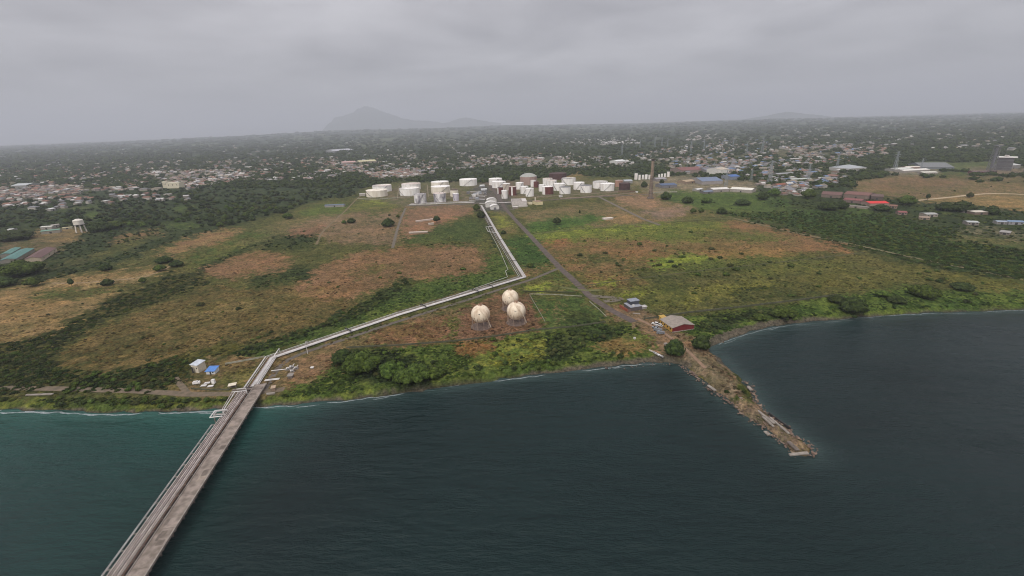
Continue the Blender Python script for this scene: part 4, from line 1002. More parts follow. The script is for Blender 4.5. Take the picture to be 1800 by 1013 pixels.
junk('valve_box', 'small pale valve box on the dirt yard east of the pump cluster', 'valve box', 549, 648, [('body', (0, 0, 0.5), (2.0, 1.2, 1.0), 0, M_CONC), ('lid', (0, 0, 1.08), (2.2, 1.4, 0.14), 0, M_ROOFW)])
# works buildings at the tank farm
def barrel_hut(name, label, A_, B_, dep_m, h, n_bays=1, group=None):
    a, b2 = P(*A_), P(*B_); L = float(np.hypot(*(b2 - a)[:2])); ang = math.atan2(b2[1] - a[1], b2[0] - a[0])
    c = (a + b2) / 2 + np.array([-math.sin(ang), math.cos(ang), 0]) * dep_m / 2
    t = thing(name, c, label, 'hall', group, ang)
    hx, hy = L / 2, dep_m / 2; n = 12
    arc = [(hx * math.cos(PI - PI * i / n), h + hx * 0.42 * math.sin(PI * i / n)) for i in range(n + 1)]
    w = MB()
    for y in (-hy, hy): w.add([(-hx, y, 0), (hx, y, 0)] + [(x, y, z) for x, z in reversed(arc)], [tuple(range(n + 3))])
    w.add([(-hx, -hy, 0), (-hx, hy, 0), (-hx, hy, h), (-hx, -hy, h), (hx, -hy, 0), (hx, hy, 0), (hx, hy, h), (hx, -hy, h)], [(0, 1, 2, 3), (4, 5, 6, 7)])
    w.build('wall', wallm((208, 204, 198)), t)
    r = MB().add([(x * 1.06, y, z + 0.15) for y in (-hy - .8, hy + .8) for x, z in arc], [(i, i + 1, n + 2 + i, n + 1 + i) for i in range(n)], 0, True)
    r.build('roof', roofm((224, 221, 216)), t)
    MB().box((0, -hy - 0.05, h * .4), (L * .3, 0.1, h * .8)).build('door', M_STEEL, t)
    return t
barrel_hut('white_hall', 'white round roofed hall, front one of three stepping down to the works road', (863, 369), (877.5, 368), 12, 5)
barrel_hut('white_hall', 'white round roofed hall, middle one of three, set a little to the west', (854.5, 365), (872, 364), 12, 7)
barrel_hut('white_hall', 'white round roofed hall, rear one of three beside the works road', (857, 359.5), (873, 358.5), 12, 8)
def open_building():
    a, b2 = P(900, 362), P(926, 361); L = float(np.hypot(*(b2 - a)[:2])); ang = math.atan2(b2[1] - a[1], b2[0] - a[0]); dp = 34
    c = (a + b2) / 2 + np.array([-math.sin(ang), math.cos(ang), 0]) * dp / 2
    t = thing('roofless_hall', c, 'large pale roofless hall with a dark open inside beside the works road', 'hall', None, ang)
    hx, hy, h = L / 2, dp / 2, 9.0; w = wallm((200, 192, 186))
    MB().box((0, -hy, h / 2), (L, 0.6, h)).build('front_wall', w, t); MB().box((0, hy, h / 2), (L, 0.6, h)).build('rear_wall', w, t)
    MB().box((-hx + 0.3, 0, h / 2), (0.6, dp - 0.7, h)).build('side_wall', w, t); MB().box((hx - 0.3, 0, h / 2), (0.6, dp - 0.7, h)).build('side_wall', w, t)
    MB().box((hx * .68, 0, h - .3), (L * .3, dp - 0.8, 0.4)).build('roof_slab', roofm((204, 198, 192)), t)
    MB().box((0, 0, 0.15), (L - 1.3, dp - 0.8, 0.3)).build('floor_slab', mat('dark_floor', (74, 66, 62), (58, 54, 52), scale=.2), t)
open_building()
t = building('ruined_hall', 'cream yellow ruined hall with broken walls and a thin upright post', 'hall', (943, 361), (954.5, 360), 22, 6, (150, 126, 104), (212, 198, 156), 'flat', over=-0.6)
MB().box((-16, 6, 2.5), (14, 0.6, 5), -0.9).build('broken_wall', wallm((212, 202, 172)), t); MB().box((-2, 9, 8), (1.2, 1.2, 10)).build('post', M_CREAM, t)
building('shed', 'white flat canopy in front of the large roofless hall', 'shed', (901.5, 367), (911, 366.5), 5, 3.2, (220, 216, 210), (150, 140, 134), 'flat')
building('wall_block', 'long low pale wall in front of the large roofless hall', 'low wall', (912, 364.5), (927.5, 363.2), 2, 2.6, (206, 200, 192), (196, 188, 180), 'flat', over=0.1)
building('shed', 'tiny white box hut in front of the grey rimmed tank', 'shed', (984.5, 347), (989, 346.5), 5, 4, (216, 212, 206), (206, 202, 198), 'flat')
building('shed', 'small white marker hut at the end of the low wall near the brown tank', 'shed', (1118.5, 339.5), (1121.5, 339.2), 3, 3, (220, 218, 214), (214, 210, 206), 'flat')
building('shed', 'white low hut left of the first white tanks by the track', 'shed', (632, 345), (642, 344.5), 8, 5, (188, 182, 176), (170, 164, 156), 'gable')
building('canopy', 'small white canopy roof on the west side of the works road, nearer the tanks', 'canopy', (844, 329.5), (852, 329), 14, 4, (206, 206, 204), (140, 140, 140), 'gable')
building('canopy', 'small white canopy roof on the west side of the works road, nearer the pipes', 'canopy', (846, 336.5), (856, 336), 14, 4, (206, 208, 206), (130, 130, 132), 'gable')
# process plant between the tanks and the pipe rack
def plant():
    t = thing('pipe_plant', P(840, 350), 'maze of grey pipes and pumps where the pipe rack reaches the tanks', 'process plant')
    o = P(840, 350)
    for k in range(7):
        a, b2 = P(822 + rng.uniform(0, 6), 338 + 2.6 * k), P(852 + rng.uniform(0, 6), 336.5 + 2.6 * k)
        MB().tube([a - o + np.array([0, 0, 1.2]), b2 - o + np.array([0, 0, 1.2])], 0.55, 6).build('pipe', M_PIPE if k % 2 else M_PIPEB, t)
    for k in range(10):
        p = P(rng.uniform(822, 854), rng.uniform(339, 352)) - o
        m = MB(); hh = rng.uniform(2.5, 5)
        m.box((p[0], p[1], hh / 2), (rng.uniform(4, 9), rng.uniform(4, 9), hh)); m.cyl((p[0] + 3, p[1], hh), 1.2, 2.0, 8)
        m.build('pump_house', [M_STEEL, wallm((150, 154, 160)), M_PIPEB][k % 3], t)
    MB().tube([P(834, 357) - o + [0, 0, 1.4], P(720, 361) - o + [0, 0, 1.4]], 0.7, 6).build('header_pipe', M_PIPEB, t)
    MB().tube([P(836, 355) - o + [0, 0, 1.4], P(722, 359) - o + [0, 0, 1.4]], 0.6, 6).build('header_pipe', M_PIPE, t)
    MB().tube([P(843, 359) - o + [0, 0, 1.4], P(898, 357) - o + [0, 0, 1.4]], 0.7, 6).build('header_pipe', M_PIPEB, t)
plant()
# other larger roofs
BL = [
 ('long_shed', 'long low shed with a slate blue roof alone on the grass west of the tanks', 'shed', (571, 365), (605, 363.5), 12, 4, (100, 112, 130), (150, 146, 140), 'gable'),
 ('ruin', 'pale roofless wall remains standing on bare red ground beside a round tree', 'ruin', (732, 391), (762, 387), 4, 2.0, (196, 180, 168), (196, 180, 166), 'flat'),
 ('ruin', 'long pale slab remains on the edge of the green field, nearest the sea', 'ruin', (719, 411), (751, 409.5), 6, 1.4, (188, 172, 158), (178, 162, 148), 'flat'),
 ('ruin', 'small pale wall stump at the foot of the round tree on bare ground', 'ruin', (754, 396), (763, 395), 4, 2.4, (190, 178, 164), (184, 170, 156), 'flat'),
 ('water_tank_base', 'white ring wall with dark machinery on an orange dirt patch in the east field', 'ruin', (1062, 387), (1078, 385.5), 8, 2.0, (206, 196, 184), (196, 186, 174), 'flat'),
 ('shed', 'long shed with a deep blue roof just east of the brick chimney', 'shed', (1163, 331), (1190, 329.5), 34, 6, (84, 98, 124), (120, 118, 120), 'gable'),
 ('long_shed', 'long white roofed shed at the east end of the works, before dark trees', 'shed', (1283, 337), (1321, 339.5), 30, 6, (222, 218, 206), (160, 152, 144), 'gable'),
 ('long_shed', 'white roofed shed just west of the longest white roof', 'shed', (1253, 338.5), (1282, 337), 26, 6, (216, 212, 204), (150, 142, 136), 'gable'),
 ('shed', 'dark blue grey roofed shed in front of the white roofs', 'shed', (1238, 341), (1254, 340), 18, 4, (112, 122, 138), (110, 106, 104), 'gable'),
 ('shed', 'small white roof at the scrub edge west of the blue grey shed', 'shed', (1226, 337), (1236, 335.5), 14, 4, (206, 206, 204), (150, 146, 140), 'gable'),
 ('factory', 'wide factory with a faded slate blue roof behind the white sheds', 'factory', (1234, 325), (1270, 323.5), 70, 8, (112, 124, 146), (150, 144, 140), 'gable'),
 ('factory', 'white tall fronted factory among dark roofs behind the slate blue factory', 'factory', (1266, 309), (1281, 307.5), 50, 16, (188, 176, 160), (210, 206, 198), 'gable'),
 ('factory', 'bright blue roofed building east of the white tall fronted factory', 'factory', (1284, 316.5), (1301, 315.5), 40, 8, (72, 104, 160), (126, 130, 140), 'gable'),
 ('factory', 'dull red roofed factory block behind the silo row', 'factory', (1198, 306), (1236, 304), 70, 10, (124, 84, 80), (140, 124, 116), 'gable'),
 ('factory', 'grey roofed factory between the dull red and white fronted factories', 'factory', (1242, 306), (1264, 305), 70, 9, (112, 112, 120), (130, 126, 124), 'gable'),
 ('shed', 'pale grey long roof on the yard behind the chimney', 'shed', (1154, 319.5), (1172, 318.5), 30, 6, (150, 146, 148), (130, 124, 122), 'gable'),
 ('shed', 'grey white sheds at the foot of the trees west of the silos', 'shed', (1098, 323), (1112, 322.5), 30, 6, (168, 172, 176), (140, 138, 136), 'gable'),
 ('hall', 'bright white hall standing out among dark trees behind the tank farm', 'hall', (1084.5, 289.5), (1100, 288), 40, 12, (222, 222, 220), (206, 204, 200), 'gable'),
 ('long_shed', 'tan long roof lying along the yard east of the chimney', 'shed', (1206, 323.5), (1228, 321), 30, 5, (172, 150, 122), (140, 122, 104), 'gable'),
 ('apartment_block', 'cream block of flats with rows of windows in the western town', 'flats', (294, 331.5), (316, 331), 22, 17, (206, 198, 176), (204, 196, 172), 'flat'),
 ('apartment_block', 'low cream wing joined to the west side of the cream block of flats', 'flats', (287, 330.5), (294, 330.8), 18, 20, (196, 190, 168), (198, 190, 166), 'flat'),
 ('hall', 'broad pale grey roofed hall at the west edge of the town', 'hall', (20, 331), (47, 330), 60, 8, (178, 182, 182), (140, 138, 134), 'gable'),
 ('hall', 'long pale cream roof in the middle of the town beyond the tanks', 'hall', (632, 288), (662, 286), 60, 9, (196, 188, 150), (160, 150, 130), 'gable'),
 ('hall', 'pink roofed hall beside the long pale cream roof in the town', 'hall', (603, 289.5), (626, 288), 50, 9, (196, 160, 154), (160, 146, 138), 'gable'),
 ('hall', 'large grey white roof highest up in the town above the western tanks', 'hall', (588, 268.5), (622, 266), 130, 11, (172, 172, 178), (140, 140, 144), 'gable'),
 ('shed', 'green roofed shed near the white water tower', 'shed', (73, 412.5), (106, 409), 12, 5, (112, 148, 130), (146, 140, 128), 'gable'),
 ('shed', 'white roofed shed behind the green roofed shed', 'shed', (72, 404.5), (92, 403.5), 10, 5, (196, 194, 186), (150, 146, 138), 'gable'),
 ('shed', 'grey roofed shed beside the white roofed shed near the water tower', 'shed', (92, 401.5), (106, 399.5), 10, 5, (160, 154, 146), (136, 130, 122), 'gable'),
 ('shed', 'narrow cream shed running towards the foot of the water tower', 'shed', (110, 404), (127, 402.5), 6, 3, (184, 176, 140), (150, 142, 120), 'gable'),
 ('shed', 'tiny white roof among bushes on the west edge below the woods', 'shed', (14, 408), (23, 407.5), 10, 4, (206, 206, 204), (150, 146, 140), 'gable'),
 ('shed', 'white roofed shed alone in the western woods', 'shed', (90, 371.5), (99, 370), 14, 5, (212, 212, 210), (150, 146, 140), 'gable'),
 ('brown_hall', 'long brown roofed hall, west one of the row beside the scrub', 'hall', (1443, 347), (1478, 349), 40, 6, (108, 80, 74), (120, 106, 96), 'gable'),
 ('brown_hall', 'longest rust brown roof in the row, behind the bright red roof', 'hall', (1482, 347.5), (1526, 351), 40, 7, (118, 84, 76), (124, 108, 98), 'gable'),
 ('brown_hall', 'brown roof with a dark open end beside the longest rust brown roof', 'hall', (1530, 351), (1552, 352), 34, 6, (100, 80, 74), (92, 80, 74), 'gable'),
 ('brown_hall', 'dull red low roof in front of the longest rust brown roof', 'hall', (1481, 355.5), (1513, 358.5), 22, 5, (128, 80, 78), (122, 104, 98), 'gable'),
 ('red_hall', 'hall with a bright red roof at the edge of the green scrub', 'hall', (1528, 363), (1562, 362.5), 24, 5, (206, 56, 54), (150, 130, 118), 'gable'),
 ('shed', 'grey fenced shed in front of the dull red low roof', 'shed', (1484, 364), (1524, 368), 10, 3, (130, 122, 114), (150, 140, 128), 'gable'),
 ('house', 'small rust pink roofed house east of the bright red hall', 'house', (1579, 378), (1594, 378.5), 14, 4, (140, 86, 84), (140, 120, 110), 'gable'),
 ('house', 'brown gable house just behind the small rust pink roof', 'house', (1562, 366), (1576, 367), 14, 4, (128, 92, 78), (140, 120, 104), 'gable'),
 ('shed', 'white flat roofed shed standing before the orange field', 'shed', (1713, 378), (1737, 377.5), 14, 4, (206, 198, 184), (120, 104, 92), 'flat'),
 ('shed', 'pale grey tin roof among bushes in front of the white flat roofed shed', 'shed', (1694, 374.5), (1702, 374), 10, 3, (186, 186, 184), (130, 124, 118), 'gable'),
 ('house', 'grey white roofed house among the trees south of the red hall', 'house', (1628, 382), (1648, 381.5), 14, 4, (164, 164, 160), (150, 140, 128), 'gable'),
 ('house', 'tan tin roofed shack beside the grey white roofed house', 'house', (1616, 386), (1634, 387), 8, 3, (150, 132, 116), (140, 124, 108), 'mono'),
 ('house', 'pale roofed house with grey walls in the eastern bushes', 'house', (1700, 396), (1720, 396.5), 12, 4, (176, 180, 178), (136, 128, 120), 'gable'),
 ('house', 'blue tin roofed shack at the east edge among smoke grey trees', 'house', (1772, 395), (1800, 396), 12, 4, (120, 140, 164), (150, 148, 150), 'gable'),
 ('house', 'grey blue tin roofed shack just west of the blue shack', 'house', (1752, 394.5), (1770, 395), 10, 3.5, (150, 160, 172), (150, 146, 142), 'gable'),
 ('tin_shack', 'grey tin roof with a rusty edge at the far east side in the bushes', 'house', (1756, 412), (1774, 414), 10, 3, (150, 146, 142), (130, 120, 112), 'mono'),
 ('factory', 'long white roof in front of the grey glasshouses, nearest the brown field', 'factory', (1622, 306.5), (1648, 306), 20, 4, (216, 212, 200), (150, 144, 136), 'gable'),
 ('factory', 'longest white roof of the three before the grey glasshouses', 'factory', (1588, 304), (1634, 301.5), 26, 5, (220, 216, 208), (150, 144, 136), 'gable'),
 ('factory', 'white roof at the west end before the grey glasshouses', 'factory', (1573, 301.5), (1606, 299.5), 30, 5, (208, 206, 198), (140, 138, 134), 'gable'),
 ('factory', 'rust edged white roof behind the longest white roof', 'factory', (1594, 297.5), (1619, 297), 24, 5, (206, 196, 186), (140, 116, 104), 'gable'),
 ('glasshouse', 'wide grey glasshouse on the plain behind the white roofs', 'glasshouse', (1621, 297.5), (1677, 297.5), 110, 5, (116, 118, 118), (116, 120, 124), 'gable'),
 ('long_shed', 'long dark red building along the foot of the plant tower', 'shed', (1709, 306.5), (1752, 306), 16, 6, (110, 90, 92), (112, 76, 76), 'gable'),
 ('hall', 'pale grey roofed hall at the foot of the dark plant block', 'hall', (1770, 297.5), (1793, 296), 40, 9, (178, 180, 176), (130, 128, 124), 'gable'),
 ('villa', 'large pale grey villa with a hipped roof among the eastern trees', 'villa', (1492, 302.5), (1522, 300), 60, 9, (164, 168, 170), (170, 166, 160), 'hip'),
 ('long_shed', 'long pale tin roof beside the road in the eastern shanty quarter', 'shed', (1392, 319.5), (1426, 318), 18, 5, (178, 184, 178), (140, 134, 128), 'gable'),
 ('long_shed', 'grey tin roof at the top of the eastern shanty quarter', 'shed', (1366, 309.5), (1396, 308), 20, 5, (150, 152, 154), (130, 126, 122), 'gable'),
 ('house', 'orange red roofed house at the west side of the shanty quarter', 'house', (1366, 329), (1382, 328), 16, 5, (158, 96, 78), (140, 120, 108), 'gable'),
]
for nm, lab, cat, a, b2, dp, h, rc, wc, st in BL:
    big_ = abs(b2[0] - a[0]) > 24
    building(nm, lab, cat, a, b2, dp, h, rc, wc, st, rise=(0.25 if nm == 'villa' else 0.16) * dp / 2, doors=(1 if cat in ('house', 'shed', 'hall', 'hut') else 0), windows=(6 if cat == 'flats' and big_ else (3 if cat in ('villa', 'house', 'flats') else 0)))
gd = lambda a, b_: float(np.hypot(*(P(*a) - P(*b_))[:2]))
building('teal_shed', 'long teal roofed shed at the west edge, in front of the shorter one', 'shed', (30, 461), (62, 442), gd((30, 461), (2, 464)), 4.5, (84, 122, 116), (130, 126, 116), 'gable', rise=1.6)
building('teal_shed', 'short teal roofed shed behind the long teal shed at the west edge', 'shed', (21, 453), (39, 442), gd((21, 453), (3, 455)), 5.5, (90, 128, 120), (130, 126, 116), 'gable', rise=1.4)
building('house', 'house with a large dark brown gable roof beside the teal sheds', 'house', (74, 460), (101, 442), gd((74, 460), (47, 462)), 5, (104, 80, 76), (176, 162, 140), 'gable', rise=2.6, windows=3)
# dark plant block and tower in the east
def lattice(t, name, pts_low, pts_top, nseg, wdt, m, tiers=None):
    k = MB()
    L0, T0 = [Vector(p) for p in pts_low], [Vector(p) for p in pts_top]
    for a, b2 in zip(L0, T0): k.bar(a, b2, wdt)
    for s in range(nseg):
        f0, f1 = s / nseg, (s + 1) / nseg
        for i in range(4):
            a, b2 = L0[i].lerp(T0[i], f0), L0[(i + 1) % 4].lerp(T0[(i + 1) % 4], f1)
            c, d = L0[(i + 1) % 4].lerp(T0[(i + 1) % 4], f0), L0[i].lerp(T0[i], f1)
            k.bar(a, b2, wdt * .6); k.bar(c, d, wdt * .6); k.bar(d, b2, wdt * .6)
    return k.build(name, m, t)
g = P(1741, 300); hh = height_at(g, 256.5)
t = thing('plant_tower', g, 'tall grey lattice plant tower at the east edge beside a dark block', 'tower')
q = 6.0
lattice(t, 'frame', [(-q, -q, 0), (q, -q, 0), (q, q, 0), (-q, q, 0)], [(-q * .7, -q * .7, hh), (q * .7, -q * .7, hh), (q * .7, q * .7, hh), (-q * .7, q * .7, hh)], 8, 1.0, M_STEEL)
MB().cyl((0, 0, hh * .1), 3.2, hh * .8, 14).build('column', mat('tower_column', (128, 128, 136), (108, 108, 114), scale=.2), t)
MB().box((0, 0, hh + 1), (14, 14, 1.6)).build('head_deck', M_STEEL, t)
g = P(1762, 300); hh = height_at(g, 277.5)
t = thing('plant_block', g, 'dark grey plant block with a thin white roof deck beside the lattice tower', 'plant', None, -math.atan2(g[0], g[1]))
MB().box((0, 12, hh / 2), (31, 20, hh)).build('body', mat('dark_plant', (104, 102, 102), (84, 82, 84), scale=.1, stretch=(1, 1, 3)), t)
MB().box((2, 12, hh + .9), (37, 25, 1.8)).build('roof_deck', M_ROOFW, t); MB().box((0, 12, hh + 4), (9, 8, 4)).build('roof_cabin', M_PIPE, t)
for k in range(3): MB().box((0, 1.4, hh * (k + 1) / 4), (32, 1.2, 1.2)).build('gallery', M_STEEL, t)
g = P(1800, 306); hh = height_at(g, 286)
t = thing('plant_block', g, 'dark plant block cut by the east edge, with a pale roof deck', 'plant', None, -math.atan2(g[0], g[1]))
MB().box((10, 10, hh / 2), (26, 18, hh)).build('body', mat('dark_plant', (1, 1, 1)), t); MB().box((10, 10, hh + 1), (30, 22, 2)).build('roof_deck', roofm((206, 202, 188)), t)
for k in range(3):
    u = 1731 + 5.5 * k
    tank(u, u + 3.4, 305.5, 301, ('white upright vessel at the west end of the red building', 'white upright vessel in the middle, before the red building', 'white upright vessel at the east end, before the red building')[k], M_WHITE, M_ROOFW, name='vessel', cat='vessel', group='white vessels before the dark red building', stair=False)
# water tower in the west
g = P(143.5, 408); ht = height_at(g, 386); r = 7.2 * mpp(g)
t = thing('water_tower', g, 'white water tower on splayed legs at the edge of the western woods', 'water tower')
zb = height_at(g, 394.5)
b = MB(); b.cyl((0, 0, zb), r, (ht - zb) * .85, 24, cap=False); b.cyl((0, 0, zb + (ht - zb) * .85), r, (ht - zb) * .25, 24, r * .35)
b.add([(r * math.cos(2 * PI * i / 24), r * math.sin(2 * PI * i / 24), zb) for i in range(24)], [tuple(range(23, -1, -1))])
b.build('tank', mat('water_tower_white', (214, 208, 198), (190, 182, 172), scale=.2), t)
for k in range(6):
    a = 2 * PI * k / 6 + .3
    MB().bar((r * 1.1 * math.cos(a), r * 1.1 * math.sin(a), 0), (r * .85 * math.cos(a), r * .85 * math.sin(a), zb), 1.1).build('leg', mat('water_tower_white', (1, 1, 1)), t)
MB().cyl((0, 0, 0), 1.6, zb, 12).build('riser', M_CONC, t)
MB().cyl((0, 0, zb - .5), r * 1.12, .5, 24).build('walkway', M_STEEL, t)

# ------------------------------------------------------------------ pylons and masts
def make_pylon():
    t = thing('pylon', (0, 0, 0), 'lattice power pylon', 'pylon', 'power pylons over the eastern plain')
    lattice(t, 'tower', [(-4, -4, 0), (4, -4, 0), (4, 4, 0), (-4, 4, 0)], [(-.8, -.8, 50), (.8, -.8, 50), (.8, .8, 50), (-.8, .8, 50)], 7, .42, mat('pylon_steel', (142, 148, 150), (122, 128, 132), scale=.1))
    for z, w in ((36, 9), (42, 7.5), (48, 6)):
        k = MB(); k.bar((-w, 0, z), (w, 0, z), .5); k.bar((-w, 0, z), (0, 0, z + 2.5), .3); k.bar((w, 0, z), (0, 0, z + 2.5), .3)
        k.build('crossarm', mat('pylon_steel', (1, 1, 1)), t)
    return t
pyl = [(1572, 301, 265, 'pylon beside the white roofs before the grey glasshouses'), (1352, 323, 281, 'tall pylon at the west side of the shanty quarter'), (1093, 274, 254, 'lone pylon above the trees behind the tank farm'),
       (1150.7, 259, 240, 'pylon in the mid plain, just above the top of the brick chimney'), (1163, 259, 241, 'pylon close east of the one above the brick chimney'), (1173, 261, 243, 'pylon third east of the one above the brick chimney'),
       (1214, 268, 248, 'pylon in line with the pink roofs of the far estate'), (1237, 265, 246, 'pylon before the pale roofs of the far estate'), (1208, 295, 279, 'pylon rising from trees behind the dull red factory'),
       (1275, 332, 298, 'dark pylon among the white sheds of the works'), (1339, 270, 241, 'pylon on the skyline side of the eastern town'), (1312, 270, 250, 'pylon between the eastern town and the far estate'),
       (1420, 318, 288, 'pylon rising behind the long pale tin roof'), (1320, 318, 296, 'pylon in the dark trees east of the bright blue roof'), (1255, 300, 284, 'pylon behind the grey roofed factory'),
       (1470, 300, 272, 'pylon in the dark trees west of the pale villa'), (1618, 300, 278, 'faint pylon at the west end of the glasshouses'), (1288, 262, 244, 'faint pylon above the far estate roofs'), (1125, 262, 245, 'faint pylon west of the brick chimney top')]
p0 = make_pylon()
for i, (u, vb, vt, lab) in enumerate(pyl):
    g = P(u, vb); s_ = height_at(g, vt) / 52.0
    if i == 0:
        p0.location = tuple(g); p0.scale = (s_, s_, s_); p0['label'] = lab
    else:
        copy_thing(p0, g, rng.uniform(-.5, .5), lab, scale=(s_, s_, s_))

# ------------------------------------------------------------------ pier
ZP = 4.6
pl0, pl1 = P(412, 700, ZP), P(186, 1013, ZP)
pr0, pr1 = P(455, 695, ZP), P(257, 1013, ZP)
c0 = (pl0 + pr0) / 2; c1 = (pl1 + pr1) / 2
pd = (c1 - c0); pd[2] = 0; PL = float(np.linalg.norm(pd)); pd /= PL
pn = np.array([-pd[1], pd[0], 0])                                  # across; sign set so that + is the road side
if (pr1 - c1) @ pn < 0: pn = -pn
PWID = 0.5 * (abs((pr0 - pl0) @ pn) + abs((pr1 - pl1) @ pn))
print('PIER', PL, abs((pr0 - pl0) @ pn), abs((pr1 - pl1) @ pn))
START, END = -14.0, PL + 60.0
ang = math.atan2(pd[1], pd[0])
pier = thing('pier', (c0[0], c0[1], 0), 'long concrete pier carrying a roadway and pipes out over the dark water', 'pier', None, ang)
side = 1.0 if (pn @ np.array([-math.sin(ang), math.cos(ang), 0])) > 0 else -1.0    # local +y towards the road side
def py(y): return side * y
hw = PWID / 2
mid = (START + END) / 2; ln = END - START
M_DECK = mat('pier_deck_concrete', (144, 132, 123), (104, 95, 86), scale=0.3, stretch=(1, 1, 1), rough=0.95, lo=0.36, hi=0.62, detail=9)
dk = MB().box((mid, py(hw * .5), ZP - .35), (ln, hw, .7))
for k in range(int(ln / 18)):
    dk.box((START + 4 + k * 18, py(hw * .5), ZP), (.22, hw - .9, .012), 0, 1)
for k in range(16):
    x_ = START + 6 + rng.random() * (ln - 12)
    dk.box((x_, py(hw * rng.uniform(.25, .75)), ZP + .001 * k / 34), (rng.uniform(1.5, 5), hw * rng.uniform(.15, .4), .016), rng.normal(0, .05), 1 + int(rng.integers(2)))
dk.build('road_deck', [M_DECK, mat('dark_deck_patch', (108, 98, 90), (88, 80, 72), scale=.8), mat('pale_deck_patch', (150, 138, 126), (126, 114, 102), scale=.8)], pier)
MB().box((mid, py(-hw * .5), ZP - .9), (ln, hw - .06, .5)).build('pipe_deck', mat('dark_pipe_deck', (64, 56, 52), (48, 42, 40), scale=.6), pier)  # one dark tone, seen as the gaps between the pale pipes
for y in (hw - .2, .15):
    MB().box((mid, py(y), ZP + .16), (ln, .4 if y > 1 else .3, .32)).build('kerb', M_CONC, pier)
for k in range(int(ln / 9)):
    x = START + 4 + k * 9.0
    MB().box((x, 0, ZP - 1.55), (1.1, PWID - 1.2, .85)).build('cap_beam', M_CONCD, pier) if k * 9 < 260 else None
    for y in (-hw * .66, 0, hw * .66):
        if k * 9 > 250 or x < -2: continue
        MB().cyl((x, py(y), -6), .42, ZP + 4.2, 9, cap=False).build('pile', M_CONCD, pier)
# rail on the road side
rl = MB()
for k in range(int(ln / 3)):
    pass
# pipes and outriggers on the pier: a rack of its own
rack = thing('pier_pipe_rack', (c0[0], c0[1], 0), 'bundle of pale pipes on brackets along the west side of the pier', 'pipe rack', None, ang)
M_PP = mat('pier_pipe_metal', (204, 192, 186), (160, 146, 138), scale=.35, rough=.6, detail=6)
M_PP2 = mat('pier_pipe_grey', (180, 170, 165), (132, 122, 114), scale=.3, rough=.6, detail=6)
offs = [(-hw * .14, .18, M_PIPER), (-hw * .26, .24, M_PP2), (-hw * .38, .30, M_PP), (-hw * .53, .30, M_PP2), (-hw * .67, .27, M_PP), (-hw * .80, .22, M_PP2), (-hw * .93, .20, M_PP)]
for y, r, m_ in offs:
    MB().tube([(START + 8, py(y), ZP + .45), (END, py(y), ZP + .45)], r, 8).build('pipe', m_, rack)
for y, r in ((-hw - 1.9, .15), (-hw - 1.45, .12)):
    MB().tube([(26, py(y), ZP + .05), (END, py(y), ZP + .05)], r, 6).build('outer_pipe', M_PIPE, rack)
for k in range(30):
    x = 26 + k * 8.0
    if x > END: break
    m = MB(); m.bar((x, py(-hw + .1), ZP - .2), (x, py(-hw - 2.2), ZP - .2), .3); m.bar((x, py(-hw - 2.1), ZP - .2), (x, py(-hw + .1), ZP - 1.2), .15); m.build('bracket', M_CONC, rack)
for k in range(32):
    x = START + 9 + k * 6.5
    MB().box((x, py(-hw * .54), ZP - .08), (.35, hw * .95, .9)).build('sleeper', M_WOOD, rack)
# expansion loops
lx = 17.0
MB().tube([(lx - 3, py(-hw * .79), ZP + .45), (lx - 3, py(-hw * .79), ZP + 1.3), (lx - 3, py(-hw - 4.6), ZP + 1.3), (lx + 3.6, py(-hw - 4.6), ZP + 1.3), (lx + 3.6, py(-hw * .79), ZP + 1.3), (lx + 3.6, py(-hw * .79), ZP + .45)], .3, 8).build('expansion_loop', M_PIPEB, rack)
MB().tube([(lx - 1.6, py(-hw * .66), ZP + .45), (lx - 1.6, py(-hw * .66), ZP + 1.6), (lx - 1.6, py(-hw - 3.2), ZP + 1.6), (lx + 2.2, py(-hw - 3.2), ZP + 1.6), (lx + 2.2, py(-hw * .66), ZP + 1.6), (lx + 2.2, py(-hw * .66), ZP + .45)], .26, 8).build('expansion_loop', M_PIPE, rack)
m = MB(); m.bar((lx, py(-hw - 4.4), -4), (lx, py(-hw - 4.4), ZP + 1.1), .4); m.bar((lx, py(-hw - 4.4), ZP + .9), (lx, py(-hw), ZP + .9), .3); m.build('loop_support', M_CONC, rack)
for k, (x, y0, y1) in enumerate(((-3.0, -hw * 1.25, -hw * .1), (-6.0, -hw * 1.0, -hw * .3))):
    MB().tube([(x, py(y0), ZP + .3), (x, py(y0), ZP + 2.6), (x, py(y1), ZP + 2.6), (x, py(y1), ZP + .3)], .26, 8).build('riser', M_PIPEB, rack)
MB().tube([(-7, py(-hw * 1.25), ZP + .4), (12, py(-hw * 1.12), ZP + .4), (16, py(-hw * .95), ZP + .4)], .26, 8).build('pipe', M_PIPEB, rack)
MB().tube([(-5, py(-hw * 1.45), ZP + .4), (11, py(-hw * 1.28), ZP + .4), (16, py(-hw * 1.02), ZP + .4)], .2, 8).build('pipe', M_PIPE, rack)

